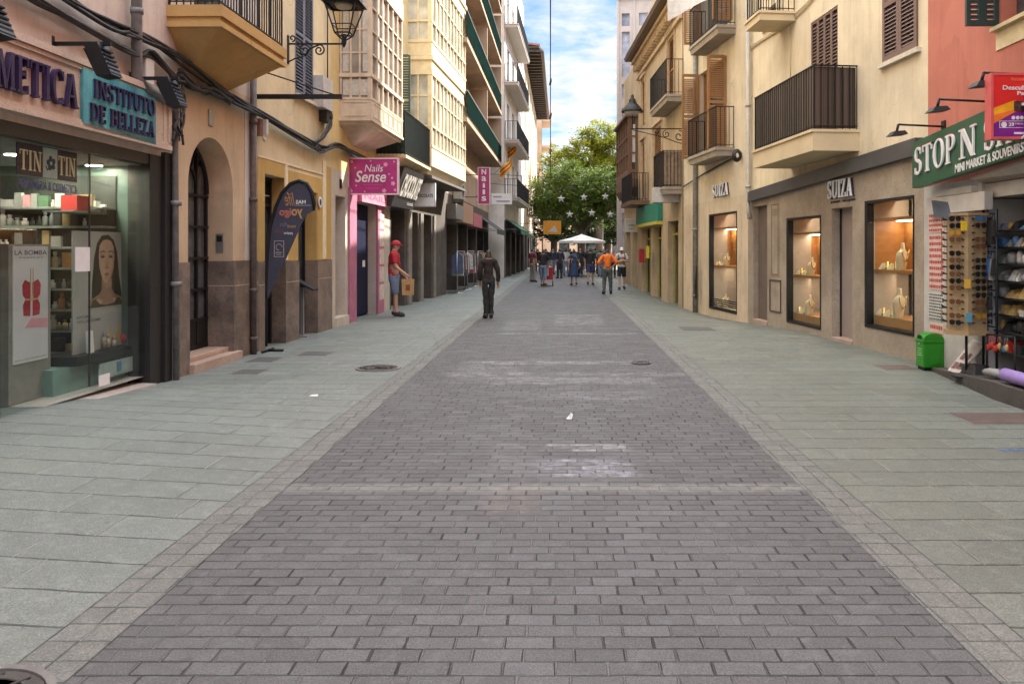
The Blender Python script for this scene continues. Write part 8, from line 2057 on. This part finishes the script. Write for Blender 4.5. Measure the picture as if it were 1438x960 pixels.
r_, J, sk = person(763, 402, -10, 1.68, lab, p, [('shirt', 'top', {'sleeve': .8, 'hem': .84}, C('black', (0,0,0))), ('trousers', 'legs', {'len': 1.5}, C('denim', (0,0,0))), ('shoe', 'shoe', {}, C('sandal', (0,0,0))), ('hair', 'hair', {'low': .1}, HBR)], sex='f')
x, y, z = at(770, 401)
pc = thing('pushchair', 'red and white pushchair in the middle of the street left of the walkers', 'pushchair', (x, y, z))
mb = MB(); mb.hexa([(x-.2, y-.3, z+.28), (x+.2, y-.3, z+.28), (x+.2, y+.25, z+.3), (x-.2, y+.25, z+.3)], [(x-.2, y-.38, z+.82), (x+.2, y-.38, z+.82), (x+.2, y-.22, z+.85), (x-.2, y-.22, z+.85)]); mb.build('seat', C('pram_red', (.45,.03,.03)), pc)
mb = MB(); mb.hexa([(x-.16, y-.37, z+.45), (x+.02, y-.37, z+.45), (x+.02, y-.33, z+.45), (x-.16, y-.33, z+.45)], [(x-.18, y-.41, z+.8), (x+.02, y-.41, z+.8), (x+.02, y-.38, z+.8), (x-.18, y-.38, z+.8)]); mb.build('cushion', M['off_white'], pc)
mb = MB()
for s in (-.2, .2): mb.tube([(x+s, y-.3, z+.12), (x+s, y-.1, z+.5), (x+s, y-.5, z+1.0)], .014, 6); mb.tube([(x+s, y+.35, z+.12), (x+s, y-.1, z+.5)], .014, 6)
mb.tube([(x-.2, y-.5, z+1.0), (x+.2, y-.5, z+1.0)], .016, 6); mb.build('frame', M['grey_metal'], pc)
for s, q in ((-.2, -.3), (.2, -.3), (-.2, .35), (.2, .35)):
    mb = MB(); mb.tube([(x+s-.02, y+q, z+.11), (x+s+.02, y+q, z+.11)], .11, 14); mb.build('wheel', M['black'], pc)
lab = 'person in dark brown jacket standing at the left edge of the setts'
person(686, 447, 12, 1.66, lab, {'legl': (V((-.06, .02, .5)), V((-.06, .0, .09))), 'legr': (V((.06, .03, .5)), V((.07, .05, .09))), 'arml': (V((-.22, .0, 1.14)), V((-.2, .1, .92)))}, [('jacket', 'top', {'sleeve': 1.9, 'hem': .82}, C('dark_brown', (.022,.016,.014))), ('trousers', 'legs', {'len': 1.97}, C('black', (0,0,0))), ('shoe', 'shoe', {}, C('shoe_black', (0,0,0))), ('hair', 'hair', {'low': .1}, HB)], sex='f', build=.74)
lab = 'person in pale trousers and a dark top standing by the green awning'
person(748, 396, -40, 1.7, lab, {}, [('shirt', 'top', {'sleeve': .7, 'hem': .84}, C('wine', (.12,.03,.04))), ('trousers', 'legs', {'len': 1.9}, C('stone', (.22,.2,.18))), ('shoe', 'shoe', {}, C('shoe_black', (0,0,0))), ('hair', 'hair', {'low': .05}, HB)])
far = [(795, 388, 'white', 'dark haired person in a white top under the left side of the parasol'), (815, 389, 'black', 'person in black close under the middle of the parasol'), (843, 389, 'grey', 'person in a grey top between the black top and the orange shirt'),
       (861, 390, 'pink', 'person in a dusty pink top behind the worker in orange'), (776, 386, 'ink', 'person in dark clothes in front of the orange signboard'), (836, 386, 'olive', 'person in an olive top far back under the parasol')]
cc = {'white': (.55,.52,.5), 'grey': (.18,.18,.19), 'pink': (.38,.2,.2), 'olive': (.1,.11,.06)}
base = {}
for i, (px, py, col, lab) in enumerate(far):
    person(px, py, (-15, 170, 10, 175, -160, 0)[i], (1.7, 1.75, 1.66, 1.64, 1.72, 1.78)[i], lab, walk(1 if i % 2 else -1, .1), [('shirt', 'top', {'sleeve': .8, 'hem': .84}, C(col, cc.get(col, (0,0,0)))), ('trousers', 'legs', {'len': 1.9}, C('black', (0,0,0)) if i % 2 else C('denim', (0,0,0))), ('shoe', 'shoe', {}, C('shoe_black', (0,0,0))), ('hair', 'hair', {'low': .08}, HB if i % 3 else HBR)], sex='f' if i in (0, 3) else 'm')

crowd = make_person('dark clothed person far off in the crowd around the white parasol', (0, 60, 0), R(10), 1.72, walk(1, .1), [('shirt', 'top', {'sleeve': 1.3, 'hem': .84}, C('charcoal', (0,0,0))), ('trousers', 'legs', {'len': 1.9}, C('black', (0,0,0))), ('shoe', 'shoe', {}, C('shoe_black', (0,0,0))), ('hair', 'hair', {'low': .08}, HB)], group='people far off around the parasol')[0]
for i, (x, y, a) in enumerate(((-.9, 56, 10), (.1, 58, 190), (.75, 55, -20), (1.5, 57, 160), (2.3, 56, 15), (3.0, 54.5, 180), (-1.5, 58, -170), (1.1, 61, 20), (2.0, 62, 170))):
    o = crowd if i == 0 else dup(crowd); o.location = (x, y, 0); o.rotation_euler = (0, 0, R(a))
# ================= LIGHT AND CAMERA =================
SUN_EL, SUN_AZ = 40.0, (0.75, 0.66)     # towards the sun: ahead and to the right
el = R(SUN_EL); hx, hy_ = Vector(SUN_AZ).normalized()
dirv = Vector((hx*math.cos(el), hy_*math.cos(el), math.sin(el)))
ld = bpy.data.lights.new('sun', 'SUN'); ld.energy = 2.6; ld.angle = R(0.5); ld.color = (1.0, .93, .82)
lo_ = bpy.data.objects.new('sun', ld); COL.objects.link(lo_); lo_.rotation_euler = dirv.to_track_quat('Z', 'Y').to_euler(); lo_.location = (20, -10, 40)
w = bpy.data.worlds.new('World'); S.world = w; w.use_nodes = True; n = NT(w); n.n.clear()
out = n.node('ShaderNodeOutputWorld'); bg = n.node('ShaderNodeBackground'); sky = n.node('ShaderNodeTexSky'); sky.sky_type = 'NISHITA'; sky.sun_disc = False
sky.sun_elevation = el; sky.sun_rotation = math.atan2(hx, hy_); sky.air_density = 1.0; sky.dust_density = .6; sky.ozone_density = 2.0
tc = n.node('ShaderNodeTexCoord'); d = tc.outputs['Generated']
sp = n.node('ShaderNodeSeparateXYZ'); n.l.new(d, sp.inputs[0])
zz = n.math('ADD', n.math('MAXIMUM', sp.outputs[2], 0.0), .06)
cv = n.comb(n.math('DIVIDE', sp.outputs[0], zz), n.math('DIVIDE', sp.outputs[1], zz), 0.0)
c1 = n.noise(n.stretch(cv, (1.0, .75, 1.0)), 1.15, 8, .56)
c2 = n.noise(cv, 3.6, 6, .6)
cl = n.math('ADD', n.math('MULTIPLY', c1, .72), n.math('MULTIPLY', c2, .28))
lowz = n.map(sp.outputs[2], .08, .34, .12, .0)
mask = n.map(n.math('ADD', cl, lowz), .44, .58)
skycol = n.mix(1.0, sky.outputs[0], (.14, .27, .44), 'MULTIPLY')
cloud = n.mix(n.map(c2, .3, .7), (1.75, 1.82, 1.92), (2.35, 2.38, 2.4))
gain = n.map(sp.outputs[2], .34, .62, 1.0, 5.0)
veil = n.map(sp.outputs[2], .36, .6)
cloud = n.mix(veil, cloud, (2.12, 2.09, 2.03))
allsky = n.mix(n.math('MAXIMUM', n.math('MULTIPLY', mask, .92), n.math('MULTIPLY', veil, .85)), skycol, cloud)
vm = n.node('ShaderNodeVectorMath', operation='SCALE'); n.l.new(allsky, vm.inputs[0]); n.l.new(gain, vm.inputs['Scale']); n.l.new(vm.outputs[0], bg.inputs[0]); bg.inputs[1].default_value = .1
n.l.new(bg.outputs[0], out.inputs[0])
cam = bpy.data.cameras.new('camera'); co = bpy.data.objects.new('camera', cam); COL.objects.link(co); S.camera = co
co.location = (0, 0, H); co.rotation_euler = (R(90), 0, 0)
cam.sensor_width = 36; cam.lens = F/1438*36; cam.shift_x = -(CX-719)/1438; cam.shift_y = -(480-CY)/1438; cam.clip_end = 3000; cam.clip_start = .05
vs_ = S.view_settings; vs_.view_transform = 'Standard'; vs_.look = 'None'; vs_.exposure = 2.35; vs_.gamma = 1; vs_.use_curve_mapping = False
S.render.engine = "CYCLES"
S.cycles.use_denoising = True
S.cycles.max_bounces = 8; S.cycles.diffuse_bounces = 5; S.cycles.glossy_bounces = 3; S.cycles.transparent_max_bounces = 12; S.cycles.caustics_reflective = False; S.cycles.sample_clamp_indirect = 4.0
